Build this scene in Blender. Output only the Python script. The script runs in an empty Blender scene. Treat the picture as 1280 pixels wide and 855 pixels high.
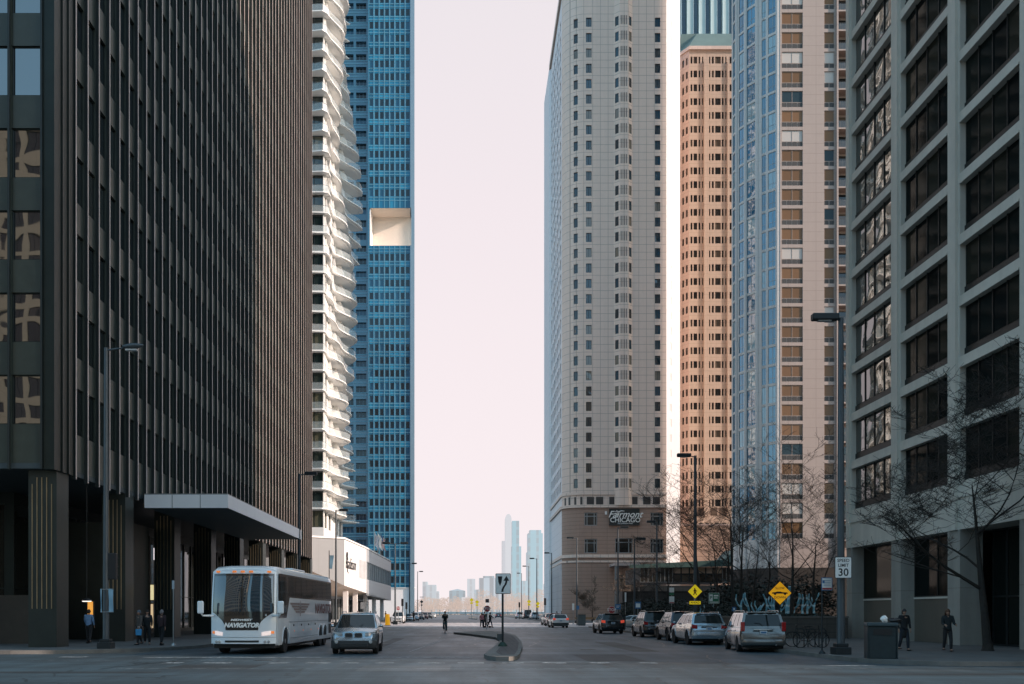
import bpy, bmesh, math, random
from mathutils import Vector, Matrix
R = math.radians
C = bpy.context.scene.collection
scene = bpy.context.scene
F, VX, HY, EYE = 1250.0, 587.0, 765.0, 1.75      # focal length in photo pixels, vanishing point, horizon, eye height
def gx(px, Y): return (px - VX) * Y / F
def gz(py, Y): return EYE + (HY - py) * Y / F
def proj(p):
    y = max(p[1], 1.0)
    return VX + F * p[0] / y, HY - F * (p[2] - EYE) / y

# ------------------------------------------------------------------ materials
def new_mat(name):
    m = bpy.data.materials.new(name); m.use_nodes = True
    nt = m.node_tree; b = nt.nodes['Principled BSDF']
    return m, nt, b
def N(nt, t, **kw):
    n = nt.nodes.new(t)
    for k, v in kw.items(): setattr(n, k, v)
    return n
def ramp(nt, fac, stops, interp='LINEAR'):
    r = N(nt, 'ShaderNodeValToRGB'); r.color_ramp.interpolation = interp
    el = r.color_ramp.elements
    while len(el) < len(stops): el.new(0.5)
    for e, (p, c) in zip(el, stops): e.position = p; e.color = (c[0], c[1], c[2], 1)
    nt.links.new(fac, r.inputs['Fac']); return r.outputs['Color']
def noise(nt, scale, detail=4, rough=.55, coord='Object', vec=None, dist=0):
    n = N(nt, 'ShaderNodeTexNoise'); n.inputs['Scale'].default_value = scale
    n.inputs['Detail'].default_value = detail; n.inputs['Roughness'].default_value = rough
    n.inputs['Distortion'].default_value = dist
    if vec is None:
        tc = N(nt, 'ShaderNodeTexCoord'); vec = tc.outputs[coord]
    nt.links.new(vec, n.inputs['Vector']); return n.outputs['Fac']
def math_(nt, op, a, b=None, c=None):
    m = N(nt, 'ShaderNodeMath', operation=op)
    for i, v in enumerate((a, b, c)):
        if v is None: continue
        if isinstance(v, (int, float)): m.inputs[i].default_value = v
        else: nt.links.new(v, m.inputs[i])
    return m.outputs[0]
def mixc(nt, fac, a, b, blend='MIX'):
    m = N(nt, 'ShaderNodeMix', data_type='RGBA', blend_type=blend)
    for key, v in (('Factor', fac), ('A', a), ('B', b)):
        s = [i for i in m.inputs if i.name == key and (i.type == 'RGBA' or key == 'Factor')][0]
        if isinstance(v, (int, float)): s.default_value = v
        elif isinstance(v, tuple): s.default_value = (v[0], v[1], v[2], 1)
        else: nt.links.new(v, s)
    return [o for o in m.outputs if o.type == 'RGBA'][0]
def bump(nt, b, h, strength=.3, dist=.02):
    n = N(nt, 'ShaderNodeBump'); n.inputs['Strength'].default_value = strength; n.inputs['Distance'].default_value = dist
    nt.links.new(h, n.inputs['Height']); nt.links.new(n.outputs[0], b.inputs['Normal'])
def plain(name, col, rough=.6, metal=0, spec=.5, var=.25, scale=3.0, coat=0, bmp=0):
    """a base colour broken up by two scales of noise"""
    m, nt, b = new_mat(name)
    f = noise(nt, scale, 6, .6); g = noise(nt, scale * .13, 3)
    s = math_(nt, 'MULTIPLY_ADD', f, .6, math_(nt, 'MULTIPLY', g, .4))
    lo = tuple(c * (1 - var) for c in col); hi = tuple(min(1, c * (1 + var)) for c in col)
    nt.links.new(ramp(nt, s, [(.3, lo), (.7, hi)]), b.inputs['Base Color'])
    b.inputs['Roughness'].default_value = rough; b.inputs['Metallic'].default_value = metal
    b.inputs['Specular IOR Level'].default_value = spec; b.inputs['Coat Weight'].default_value = coat
    b.inputs['Coat Roughness'].default_value = .05
    if bmp: bump(nt, b, f, bmp, .01)
    return m
def facade_uv(nt):
    """u runs along whichever wall direction the face has, v is height"""
    g = N(nt, 'ShaderNodeNewGeometry'); s = N(nt, 'ShaderNodeSeparateXYZ'); nt.links.new(g.outputs['Position'], s.inputs[0])
    n = N(nt, 'ShaderNodeSeparateXYZ'); nt.links.new(g.outputs['True Normal'], n.inputs[0])
    ax = math_(nt, 'ABSOLUTE', n.outputs[0]); ay = math_(nt, 'ABSOLUTE', n.outputs[1])
    u = math_(nt, 'ADD', math_(nt, 'MULTIPLY', s.outputs[0], ay), math_(nt, 'MULTIPLY', s.outputs[1], ax))
    return u, s.outputs[2], g
def joints(nt, u, v, pu, pv, w, offu=0, offv=0):
    def line(x, p, o):
        if not p: return None
        fr = math_(nt, 'FRACT', math_(nt, 'DIVIDE', math_(nt, 'ADD', x, o + 1000 * p), p))
        return math_(nt, 'LESS_THAN', fr, w / p)
    a = line(u, pu, offu); b = line(v, pv, offv)
    if a is None: return b
    if b is None: return a
    return math_(nt, 'MAXIMUM', a, b)
def stone(name, col, pu=1.2, pv=.6, w=.05, dark=.55, var=.15, rough=.75, offv=0, streak=.25):
    m, nt, b = new_mat(name)
    u, v, g = facade_uv(nt)
    f = noise(nt, 1.5, 6, .65); big = noise(nt, .06, 3)
    cmb = N(nt, 'ShaderNodeCombineXYZ'); nt.links.new(math_(nt, 'MULTIPLY', u, 1.3), cmb.inputs[0]); nt.links.new(math_(nt, 'MULTIPLY', v, .07), cmb.inputs[2])
    st = noise(nt, 1.0, 4, .6, vec=cmb.outputs[0])
    t = math_(nt, 'ADD', math_(nt, 'ADD', math_(nt, 'MULTIPLY', f, .5), math_(nt, 'MULTIPLY', big, .5)), math_(nt, 'MULTIPLY', math_(nt, 'SUBTRACT', st, .5), streak * 2))
    c = ramp(nt, t, [(.25, tuple(x * (1 - var) for x in col)), (.75, tuple(min(1, x * (1 + var)) for x in col))])
    if w:
        j = joints(nt, u, v, pu, pv, w, 0, offv)
        c = mixc(nt, math_(nt, 'MULTIPLY', j, 1 - dark), c, tuple(x * .25 for x in col))
    nt.links.new(c, b.inputs['Base Color']); b.inputs['Roughness'].default_value = rough
    bump(nt, b, f, .25, .01)
    return m
def glass(name, cols, ior=1.7, rough=.03, wave=.15, wscale=.35, wdist=.05, spec=.5):
    """window glass: what is behind it differs from pane to pane, its surface is slightly wavy and mirrors the surroundings"""
    m, nt, b = new_mat(name)
    g = N(nt, 'ShaderNodeNewGeometry')
    oi = N(nt, 'ShaderNodeObjectInfo')
    rnd = math_(nt, 'FRACT', math_(nt, 'ADD', g.outputs['Random Per Island'], oi.outputs['Random']))
    n = len(cols)
    col = ramp(nt, rnd, [(i / n, c) for i, c in enumerate(cols)], 'CONSTANT')
    nt.links.new(col, b.inputs['Base Color'])
    b.inputs['Roughness'].default_value = rough; b.inputs['IOR'].default_value = ior; b.inputs['Specular IOR Level'].default_value = spec
    if wave:
        off = N(nt, 'ShaderNodeVectorMath', operation='SCALE'); cx = N(nt, 'ShaderNodeCombineXYZ')
        for i in range(3): nt.links.new(rnd, cx.inputs[i])
        nt.links.new(cx.outputs[0], off.inputs[0]); off.inputs['Scale'].default_value = 37.0
        add = N(nt, 'ShaderNodeVectorMath', operation='ADD'); nt.links.new(g.outputs['Position'], add.inputs[0]); nt.links.new(off.outputs[0], add.inputs[1])
        h = noise(nt, wscale, 1, .4, vec=add.outputs[0])
        bump(nt, b, h, wave, wdist)
    return m
def emis(name, col, s):
    m, nt, b = new_mat(name); b.inputs['Base Color'].default_value = (*col, 1)
    b.inputs['Emission Color'].default_value = (*col, 1); b.inputs['Emission Strength'].default_value = s
    f = noise(nt, 6, 2); nt.links.new(ramp(nt, f, [(.3, tuple(c * .8 for c in col)), (.7, col)]), b.inputs['Emission Color'])
    return m
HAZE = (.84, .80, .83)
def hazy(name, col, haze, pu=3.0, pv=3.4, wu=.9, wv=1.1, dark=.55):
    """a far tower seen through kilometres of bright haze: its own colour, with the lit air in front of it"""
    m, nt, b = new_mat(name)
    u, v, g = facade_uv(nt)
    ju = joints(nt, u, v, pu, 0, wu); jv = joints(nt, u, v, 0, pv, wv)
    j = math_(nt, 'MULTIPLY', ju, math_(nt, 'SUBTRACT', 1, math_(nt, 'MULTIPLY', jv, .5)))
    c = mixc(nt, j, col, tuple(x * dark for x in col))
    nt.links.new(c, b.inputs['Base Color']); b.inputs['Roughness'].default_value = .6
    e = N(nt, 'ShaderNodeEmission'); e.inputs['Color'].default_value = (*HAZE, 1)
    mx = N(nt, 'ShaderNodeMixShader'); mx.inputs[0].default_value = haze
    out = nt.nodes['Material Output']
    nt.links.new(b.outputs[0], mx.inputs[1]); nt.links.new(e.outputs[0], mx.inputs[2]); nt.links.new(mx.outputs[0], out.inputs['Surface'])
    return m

# ------------------------------------------------------------------ mesh builder
class MB:
    def __init__(s): s.v, s.f, s.mi, s.m = [], [], [], 0
    def face(s, pts):
        i = len(s.v); s.v += [tuple(p) for p in pts]; s.f.append(tuple(range(i, i + len(pts)))); s.mi.append(s.m)
    def box(s, x0, x1, y0, y1, z0, z1, M=None):
        i = len(s.v)
        pts = [(x, y, z) for z in (z0, z1) for y in (y0, y1) for x in (x0, x1)]
        if M is not None: pts = [tuple(M @ Vector(p)) for p in pts]
        s.v += pts
        for q in ((0, 2, 3, 1), (4, 5, 7, 6), (0, 1, 5, 4), (2, 6, 7, 3), (0, 4, 6, 2), (1, 3, 7, 5)):
            s.f.append(tuple(i + k for k in q)); s.mi.append(s.m)
    def prism(s, poly, z0, z1, ax=2, caps=True, M=None):
        """extrude a polygon; ax=2: (x,y) along z, ax=1: (x,z) along y, ax=0: (y,z) along x"""
        def P(a, b, h):
            p = (a, b, h) if ax == 2 else ((a, h, b) if ax == 1 else (h, a, b))
            return tuple(M @ Vector(p)) if M is not None else p
        i = len(s.v); n = len(poly)
        s.v += [P(a, b, z0) for a, b in poly] + [P(a, b, z1) for a, b in poly]
        for k in range(n):
            l = (k + 1) % n; s.f.append((i + k, i + l, i + n + l, i + n + k)); s.mi.append(s.m)
        if caps:
            s.f.append(tuple(i + k for k in range(n - 1, -1, -1))); s.mi.append(s.m)
            s.f.append(tuple(i + n + k for k in range(n))); s.mi.append(s.m)
    def tube(s, pts, rads, n=6, caps=True):
        pts = [Vector(p) for p in pts]
        if isinstance(rads, (int, float)): rads = [rads] * len(pts)
        i0 = len(s.v); ref = Vector((0, 0, 1))
        for k, p in enumerate(pts):
            d = (pts[min(k + 1, len(pts) - 1)] - pts[max(k - 1, 0)])
            if d.length < 1e-9: d = Vector((0, 0, 1))
            d.normalize()
            a = d.cross(ref if abs(d.z) < .9 else Vector((1, 0, 0))).normalized(); b = d.cross(a)
            for j in range(n):
                t = 2 * math.pi * j / n; s.v.append(tuple(p + (a * math.cos(t) + b * math.sin(t)) * rads[k]))
        for k in range(len(pts) - 1):
            for j in range(n):
                l = (j + 1) % n; s.f.append((i0 + k * n + j, i0 + k * n + l, i0 + (k + 1) * n + l, i0 + (k + 1) * n + j)); s.mi.append(s.m)
        if caps:
            s.f.append(tuple(i0 + j for j in range(n))); s.mi.append(s.m)
            e = i0 + (len(pts) - 1) * n; s.f.append(tuple(e + j for j in range(n - 1, -1, -1))); s.mi.append(s.m)
    def lathe(s, prof, o, ax='z', n=20):
        """prof: (radius, height) pairs round an axis through o"""
        i0 = len(s.v)
        for r, h in prof:
            for j in range(n):
                t = 2 * math.pi * j / n; c, q = r * math.cos(t), r * math.sin(t)
                p = (c, q, h) if ax == 'z' else ((h, c, q) if ax == 'x' else (c, h, q))
                s.v.append((o[0] + p[0], o[1] + p[1], o[2] + p[2]))
        for k in range(len(prof) - 1):
            for j in range(n):
                l = (j + 1) % n; s.f.append((i0 + k * n + j, i0 + k * n + l, i0 + (k + 1) * n + l, i0 + (k + 1) * n + j)); s.mi.append(s.m)
        s.f.append(tuple(i0 + j for j in range(n))); s.mi.append(s.m)
        e = i0 + (len(prof) - 1) * n; s.f.append(tuple(e + j for j in range(n))); s.mi.append(s.m)
    def grid(s, fn, nu, nv):
        i0 = len(s.v)
        for a in range(nu + 1):
            for b in range(nv + 1): s.v.append(tuple(fn(a / nu, b / nv)))
        for a in range(nu):
            for b in range(nv):
                k = i0 + a * (nv + 1) + b; s.f.append((k, k + nv + 1, k + nv + 2, k + 1)); s.mi.append(s.m)
    def build(s, name, mats, parent=None, smooth=False, loc=None, bevel=0):
        me = bpy.data.meshes.new(name); me.from_pydata(s.v, [], s.f)
        if not isinstance(mats, (list, tuple)): mats = [mats]
        for m in mats: me.materials.append(m)
        me.polygons.foreach_set('material_index', s.mi)
        if smooth:
            bm = bmesh.new(); bm.from_mesh(me); bmesh.ops.remove_doubles(bm, verts=bm.verts, dist=1e-4)
            bmesh.ops.recalc_face_normals(bm, faces=bm.faces); bm.to_mesh(me); bm.free()
            me.polygons.foreach_set('use_smooth', [True] * len(me.polygons)); me.set_sharp_from_angle(angle=R(smooth if smooth > 1 else 35))
        me.update()
        o = bpy.data.objects.new(name, me); C.objects.link(o)
        if parent is not None: o.parent = parent
        if loc: o.location = loc
        if bevel:
            b = o.modifiers.new('Bevel', 'BEVEL'); b.width = bevel; b.segments = 2; b.limit_method = 'ANGLE'
        return o

def tag(o, label=None, cat=None, group=None, kind=None):
    if label: o['label'] = label
    if cat: o['category'] = cat
    if group: o['group'] = group
    if kind: o['kind'] = kind
    return o
def thing(name, label, cat, loc=(0, 0, 0), rz=0, group=None):
    o = bpy.data.objects.new(name, None); C.objects.link(o); o.location = loc; o.rotation_euler = (0, 0, rz)
    o.empty_display_size = .2
    return tag(o, label, cat, group)
def dup(o, loc=None, rz=None, label=None, parent=None, group=None):
    """a copy of a thing with copies of its parts and their sub-parts"""
    c = o.copy(); C.objects.link(c)
    if parent is not None: c.parent = parent
    if loc is not None: c.location = loc
    if rz is not None: c.rotation_euler = (0, 0, rz)
    if label: c['label'] = label
    if group: c['group'] = group
    for ch in list(KIDS(o)): dup(ch, parent=c)
    return c
def KIDS(o): return [x for x in C.objects if x.parent == o]

def text(parent, string, size, loc, rot, mat, shear=0, offset=0, ext=.004, name='lettering', align='CENTER', sx=1):
    cu = bpy.data.curves.new(name, 'FONT'); cu.body = string; cu.size = size; cu.shear = shear; cu.offset = offset
    cu.extrude = ext; cu.align_x = align; cu.align_y = 'CENTER'; cu.resolution_u = 3
    t = bpy.data.objects.new(name + '_curve', cu); C.objects.link(t)
    dg = bpy.context.evaluated_depsgraph_get()
    me = bpy.data.meshes.new_from_object(t.evaluated_get(dg)); bpy.data.objects.remove(t); bpy.data.curves.remove(cu)
    me.materials.clear(); me.materials.append(mat); me.name = name
    o = bpy.data.objects.new(name, me); C.objects.link(o); o.parent = parent
    o.location = loc; o.rotation_euler = rot; o.scale = (sx, 1, 1)
    return o

def wall_holes(mb, mp, u0, u1, v0, v1, holes, depth, reveals=True):
    """a wall surface mp(u, v, d) with rectangular openings and their reveals"""
    us = sorted({u0, u1, *[round(h[0], 4) for h in holes], *[round(h[1], 4) for h in holes]})
    vs = sorted({v0, v1, *[round(h[2], 4) for h in holes], *[round(h[3], 4) for h in holes]})
    iu = {u: i for i, u in enumerate(us)}; iv = {v: i for i, v in enumerate(vs)}
    op = set()
    for h in holes:
        for a in range(iu[round(h[0], 4)], iu[round(h[1], 4)]):
            for b in range(iv[round(h[2], 4)], iv[round(h[3], 4)]): op.add((a, b))
    for a in range(len(us) - 1):
        b = 0
        while b < len(vs) - 1:
            if (a, b) in op: b += 1; continue
            e = b
            while e < len(vs) - 1 and (a, e) not in op: e += 1
            mb.face([mp(us[a], vs[b], 0), mp(us[a + 1], vs[b], 0), mp(us[a + 1], vs[e], 0), mp(us[a], vs[e], 0)])
            b = e
    if reveals:
        for h in holes:
            a, b, c, d = h[:4]
            for (p, q) in (((a, c), (b, c)), ((b, c), (b, d)), ((b, d), (a, d)), ((a, d), (a, c))):
                mb.face([mp(*p, 0), mp(*q, 0), mp(*q, depth), mp(*p, depth)])
def pane(mb, mp, h, depth, bars=(), frame=.06, glass_i=0, frame_i=1, hbars=(), fd=.04, edge=True):
    a, b, c, d = h[:4]
    mb.m = glass_i; mb.face([mp(a, c, depth), mp(b, c, depth), mp(b, d, depth), mp(a, d, depth)])
    mb.m = frame_i; dd = depth - fd
    def bar(p0, p1, q0, q1):
        A = [mp(p0, q0, dd), mp(p1, q0, dd), mp(p1, q1, dd), mp(p0, q1, dd)]; B = [mp(p0, q0, depth), mp(p1, q0, depth), mp(p1, q1, depth), mp(p0, q1, depth)]
        mb.face(A)
        for k in range(4): mb.face([A[k], A[(k + 1) % 4], B[(k + 1) % 4], B[k]])
    if edge:
        bar(a, a + frame, c, d); bar(b - frame, b, c, d); bar(a + frame, b - frame, c, c + frame); bar(a + frame, b - frame, d - frame, d)
    for t in bars:
        x = a + (b - a) * t; bar(x - frame / 2, x + frame / 2, c + frame, d - frame)
    for t in hbars:
        z = c + (d - c) * t; bar(a + frame, b - frame, z - frame / 2, z + frame / 2)
    mb.m = 0
def put_windows(parent, items, mats, name='window', most=100):
    """items: (mapping, hole, draw). The hundred that show largest become parts of their own, the rest one part"""
    sc = []
    for it in items:
        mp, h = it[0], it[1]
        q = [proj(mp(h[0], h[2], 0)), proj(mp(h[1], h[2], 0)), proj(mp(h[1], h[3], 0)), proj(mp(h[0], h[3], 0))]
        x0, x1 = min(p[0] for p in q), max(p[0] for p in q); y0, y1 = min(p[1] for p in q), max(p[1] for p in q)
        x0, x1 = max(0, x0), min(1280, x1); y0, y1 = max(0, y0), min(855, y1)
        near = mp(h[0], h[2], 0)[1] > 5
        sc.append(((x1 - x0) * (y1 - y0) if (x1 > x0 and y1 > y0 and near) else 0, it))
    sc.sort(key=lambda t: -t[0])
    rest = MB(); nrest = 0
    for i, (s, it) in enumerate(sc):
        if i < most and s > 0:
            mb = MB(); it[2](mb, it[0], it[1]); mb.build(name, mats, parent)
        else:
            it[2](rest, it[0], it[1]); nrest += 1
    if nrest:
        o = rest.build(name, mats, parent); o['kind'] = 'stuff'
def plane_map(ox, oy, ux, uy):
    """u along (ux,uy) from (ox,oy); depth goes into the wall, to the left of u... chosen so that d>0 recedes from the viewer"""
    L = math.hypot(ux, uy); ux, uy = ux / L, uy / L
    nx, ny = -uy, ux                                    # into the wall
    def mp(u, v, d): return (ox + ux * u + nx * d, oy + uy * u + ny * d, v)
    return mp
def quick(name, mats, label, cat, fn, group=None, smooth=False, kind=None):
    mb = MB(); fn(mb); o = mb.build(name, mats, smooth=smooth); return tag(o, label, cat, group, kind)
# ------------------------------------------------------------------ camera, sky, sun
cam = bpy.data.cameras.new('camera'); co = bpy.data.objects.new('camera', cam); C.objects.link(co)
co.location = (0, 0, EYE); co.rotation_euler = (R(90), 0, 0)
cam.sensor_width = 36; cam.lens = F / 1280 * 36; cam.shift_x = (640 - VX) / 1280; cam.shift_y = (HY - 427.5) / 1280
cam.clip_end = 12000; scene.camera = co
scene.view_settings.view_transform = 'Standard'; scene.view_settings.look = 'None'; scene.view_settings.exposure = 0
SA, SE = (1.0, -.30), R(22)                              # where the sun stands: over the right, slightly behind; low
az = math.atan2(SA[0], SA[1])
sv = Vector((math.sin(az) * math.cos(SE), math.cos(az) * math.cos(SE), math.sin(SE)))
sl = bpy.data.lights.new('sun', 'SUN'); sl.energy = 5.6; sl.angle = R(.53); sl.color = (1, .78, .66)
so = bpy.data.objects.new('sun', sl); C.objects.link(so); so.rotation_euler = sv.to_track_quat('Z', 'Y').to_euler(); so.location = (60, -20, 60)
w = bpy.data.worlds.new('World'); scene.world = w; w.use_nodes = True
nt = w.node_tree; bg = nt.nodes['Background']; wout = nt.nodes['World Output']
sky = N(nt, 'ShaderNodeTexSky', sky_type='NISHITA'); sky.sun_disc = False; sky.sun_elevation = SE; sky.sun_rotation = az
sky.air_density = 1.0; sky.dust_density = 1.5; sky.ozone_density = 2.0
nt.links.new(sky.outputs[0], bg.inputs[0]); bg.inputs[1].default_value = .15
# bright milky haze over the lake at the end of the street; it thins out overhead and behind
tc = N(nt, 'ShaderNodeTexCoord'); sp = N(nt, 'ShaderNodeSeparateXYZ'); nt.links.new(tc.outputs['Generated'], sp.inputs[0])
hz = N(nt, 'ShaderNodeMapRange', interpolation_type='SMOOTHSTEP'); nt.links.new(sp.outputs[1], hz.inputs[0])
hz.inputs[1].default_value = .25; hz.inputs[2].default_value = .80
bg2 = N(nt, 'ShaderNodeBackground')
hn = noise(nt, 1.6, 4, .55, coord='Generated'); hv = math_(nt, 'ADD', sp.outputs[2], math_(nt, 'MULTIPLY', math_(nt, 'SUBTRACT', hn, .5), .22))
hc = ramp(nt, hv, [(0, (.96, .865, .885)), (.18, (.945, .85, .875)), (.42, (.90, .815, .85)), (.70, (.80, .77, .81))])
nt.links.new(hc, bg2.inputs[0]); bg2.inputs[1].default_value = 1.0
mx = N(nt, 'ShaderNodeMixShader'); nt.links.new(hz.outputs[0], mx.inputs[0]); nt.links.new(bg.outputs[0], mx.inputs[1]); nt.links.new(bg2.outputs[0], mx.inputs[2])
bg3 = N(nt, 'ShaderNodeBackground'); ad = N(nt, 'ShaderNodeAddShader')     # thin veil over the whole sky
bg3.inputs[0].default_value = (.40, .76, .95, 1); bg3.inputs[1].default_value = .56
nt.links.new(bg.outputs[0], ad.inputs[0]); nt.links.new(bg3.outputs[0], ad.inputs[1]); nt.links.new(ad.outputs[0], mx.inputs[1])
nt.links.new(mx.outputs[0], wout.inputs[0])

# ------------------------------------------------------------------ shared materials
def asphalt(name, col, rough=.55):
    m, nt, b = new_mat(name)
    tc = N(nt, 'ShaderNodeTexCoord')
    mp = N(nt, 'ShaderNodeMapping'); nt.links.new(tc.outputs['Object'], mp.inputs[0]); mp.inputs['Scale'].default_value = (1, .12, 1)
    streak = noise(nt, .9, 5, .6, vec=mp.outputs[0])
    mp2 = N(nt, 'ShaderNodeMapping'); nt.links.new(tc.outputs['Object'], mp2.inputs[0]); mp2.inputs['Scale'].default_value = (.10, 1, 1)
    cross = noise(nt, .8, 5, .6, vec=mp2.outputs[0])
    patch = noise(nt, .12, 4, .6); fine = noise(nt, 45, 3, .7)
    t = math_(nt, 'ADD', math_(nt, 'ADD', math_(nt, 'MULTIPLY', streak, .35), math_(nt, 'MULTIPLY', cross, .35)), math_(nt, 'ADD', math_(nt, 'MULTIPLY', patch, .3), math_(nt, 'MULTIPLY', math_(nt, 'SUBTRACT', fine, .5), .25)))
    c = ramp(nt, t, [(.34, tuple(x * .45 for x in col)), (.5, col), (.64, tuple(x * 1.9 for x in col))])
    vo = N(nt, 'ShaderNodeTexVoronoi', feature='DISTANCE_TO_EDGE'); vo.inputs['Scale'].default_value = .22
    nv = N(nt, 'ShaderNodeVectorMath', operation='ADD'); dn = N(nt, 'ShaderNodeTexNoise'); dn.inputs['Scale'].default_value = .8; dn.inputs['Detail'].default_value = 5
    nt.links.new(tc.outputs['Object'], dn.inputs['Vector']); nt.links.new(tc.outputs['Object'], nv.inputs[0]); nt.links.new(dn.outputs['Color'], nv.inputs[1]); nt.links.new(nv.outputs[0], vo.inputs['Vector'])
    crack = math_(nt, 'LESS_THAN', vo.outputs['Distance'], .007)
    c = mixc(nt, math_(nt, 'MULTIPLY', crack, .75), c, tuple(x * .2 for x in col))
    nt.links.new(c, b.inputs['Base Color'])
    rr = N(nt, 'ShaderNodeMapRange'); nt.links.new(t, rr.inputs[0]); rr.inputs[1].default_value = .3; rr.inputs[2].default_value = .7; rr.inputs[3].default_value = rough + .1; rr.inputs[4].default_value = rough - .12
    nt.links.new(rr.outputs[0], b.inputs['Roughness']); bump(nt, b, fine, .35, .006)
    return m
A_ROAD = asphalt('asphalt', (.036, .064, .080), .50)
A_CROSS = asphalt('asphalt_worn', (.030, .054, .068), .54)
A_GROUND = plain('bare_ground', (.09, .085, .075), .9, var=.3, scale=.2)
def worn_paint():
    m, nt, b = new_mat('road_paint')
    f = noise(nt, 3.5, 8, .75)
    nt.links.new(ramp(nt, f, [(.44, (.04, .055, .065)), (.56, (.26, .31, .33)), (.75, (.52, .55, .56))]), b.inputs['Base Color'])
    b.inputs['Roughness'].default_value = .6
    return m
M_PAINT = worn_paint()
def concrete_slabs(name, col, p=1.5):
    m, nt, b = new_mat(name)
    tc = N(nt, 'ShaderNodeTexCoord'); s = N(nt, 'ShaderNodeSeparateXYZ'); nt.links.new(tc.outputs['Object'], s.inputs[0])
    j = joints(nt, s.outputs[0], s.outputs[1], p, p, .03)
    f = noise(nt, 1.2, 7, .65); g = noise(nt, .2, 3)
    t = math_(nt, 'ADD', math_(nt, 'MULTIPLY', f, .5), math_(nt, 'MULTIPLY', g, .5))
    c = ramp(nt, t, [(.3, tuple(x * .65 for x in col)), (.7, tuple(x * 1.25 for x in col))])
    c = mixc(nt, math_(nt, 'MULTIPLY', j, .7), c, tuple(x * .3 for x in col))
    nt.links.new(c, b.inputs['Base Color']); b.inputs['Roughness'].default_value = .8
    return m
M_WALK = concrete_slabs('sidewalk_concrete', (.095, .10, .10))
M_KERB = plain('kerb_stone', (.14, .135, .125), .8, var=.4, scale=1.5)
M_PAVER = concrete_slabs('median_pavers', (.075, .07, .07), .3)
M_METAL = plain('grey_painted_metal', (.075, .09, .10), .45, metal=.3, var=.15)
M_METAL_DK = plain('dark_painted_metal', (.018, .024, .027), .45, metal=.2, var=.2)
M_STEEL = plain('galvanised_steel', (.33, .34, .34), .4, metal=.8, var=.15)
M_WHITE = plain('white_sheet', (.86, .84, .80), .5, var=.06)
M_BLACK = plain('black_paint', (.012, .012, .013), .5, var=.1)
M_RED = plain('red_sheet', (.42, .03, .035), .45, var=.12)
def glow_sheet(name, col):  # sheet colour with added emission, so the unlit signs look brighter
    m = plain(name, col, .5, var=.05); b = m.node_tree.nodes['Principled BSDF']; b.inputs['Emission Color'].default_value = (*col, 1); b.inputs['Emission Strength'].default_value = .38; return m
M_YEL = glow_sheet('yellow_sheet', (.92, .66, .015)); M_AMB = glow_sheet('amber_sheet', (.95, .42, .008))
M_BLUE = plain('blue_sheet', (.04, .16, .34), .5, var=.1)
M_GRN = plain('green_sheet', (.03, .18, .09), .5, var=.1)
M_RUBBER = plain('tyre_rubber', (.014, .014, .015), .8, var=.3, scale=20)
M_BARK = plain('bark', (.032, .027, .023), .9, var=.4, scale=8, bmp=.6)
M_TWIG = plain('twigs', (.030, .024, .020), .9, var=.3, scale=5)
M_TWIG_SUN = plain('sunlit_twigs', (.16, .12, .09), .9, var=.3, scale=5)  # twigs of the sunlit trees, sunlight put into a paler colour
M_DARKBACK = plain('dark_interior', (.010, .012, .012), .7, var=.4, scale=.5)

# ------------------------------------------------------------------ ground
def st(name, mats, fn): return quick(name, mats, None, None, fn, kind='structure')
st('ground', A_GROUND, lambda m: m.face([(-5000, -900, -.02), (5000, -900, -.02), (5000, 9000, -.02), (-5000, 9000, -.02)]))
st('lake', plain('lake_water', (.25, .32, .36), .15, var=.05), lambda m: m.face([(-5000, 2600, .0), (5000, 2600, .0), (5000, 9000, .0), (-5000, 9000, .0)]))
st('road', A_ROAD, lambda m: m.face([(-14, 41.5, .0), (14, 41.5, .0), (14, 620, .0), (-14, 620, .0)]))
st('cross_street', A_CROSS, lambda m: m.face([(-260, -6, .0), (260, -6, .0), (260, 41.5, .0), (-260, 41.5, .0)]))
A_SUNLIT = asphalt('pale_sunlit_road', (.42, .38, .37), .5)  # sunlit brightness of the far crossing put into a pale road colour
st('far_cross_street', A_SUNLIT, lambda m: m.face([(-200, 116, .003), (200, 116, .003), (200, 163, .003), (-200, 163, .003)]))
def arc(cx, cy, r, a0, a1, n=8): return [(cx + r * math.cos(R(a0 + (a1 - a0) * i / n)), cy + r * math.sin(R(a0 + (a1 - a0) * i / n))) for i in range(n + 1)]
def walk(name, outer, back):
    """pavement slab 0.15 m high with a kerb strip along its street edge"""
    poly = outer + back
    poly = [p for i, p in enumerate(poly) if math.dist(p, poly[i - 1]) > 1e-6]
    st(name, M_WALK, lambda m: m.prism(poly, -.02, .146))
    def k(m):
        n = len(outer)
        for i in range(n - 1):
            (x0, y0), (x1, y1) = outer[i], outer[i + 1]
            dx, dy = x1 - x0, y1 - y0; L = math.hypot(dx, dy)
            if L < 1e-6: continue
            nx, ny = -dy / L, dx / L
            m.prism([(x0 - nx * .003, y0 - ny * .003), (x1 - nx * .003, y1 - ny * .003), (x1 + nx * .17, y1 + ny * .17), (x0 + nx * .17, y0 + ny * .17)], -.02, .150)
    st('kerb', M_KERB, k)
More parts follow.
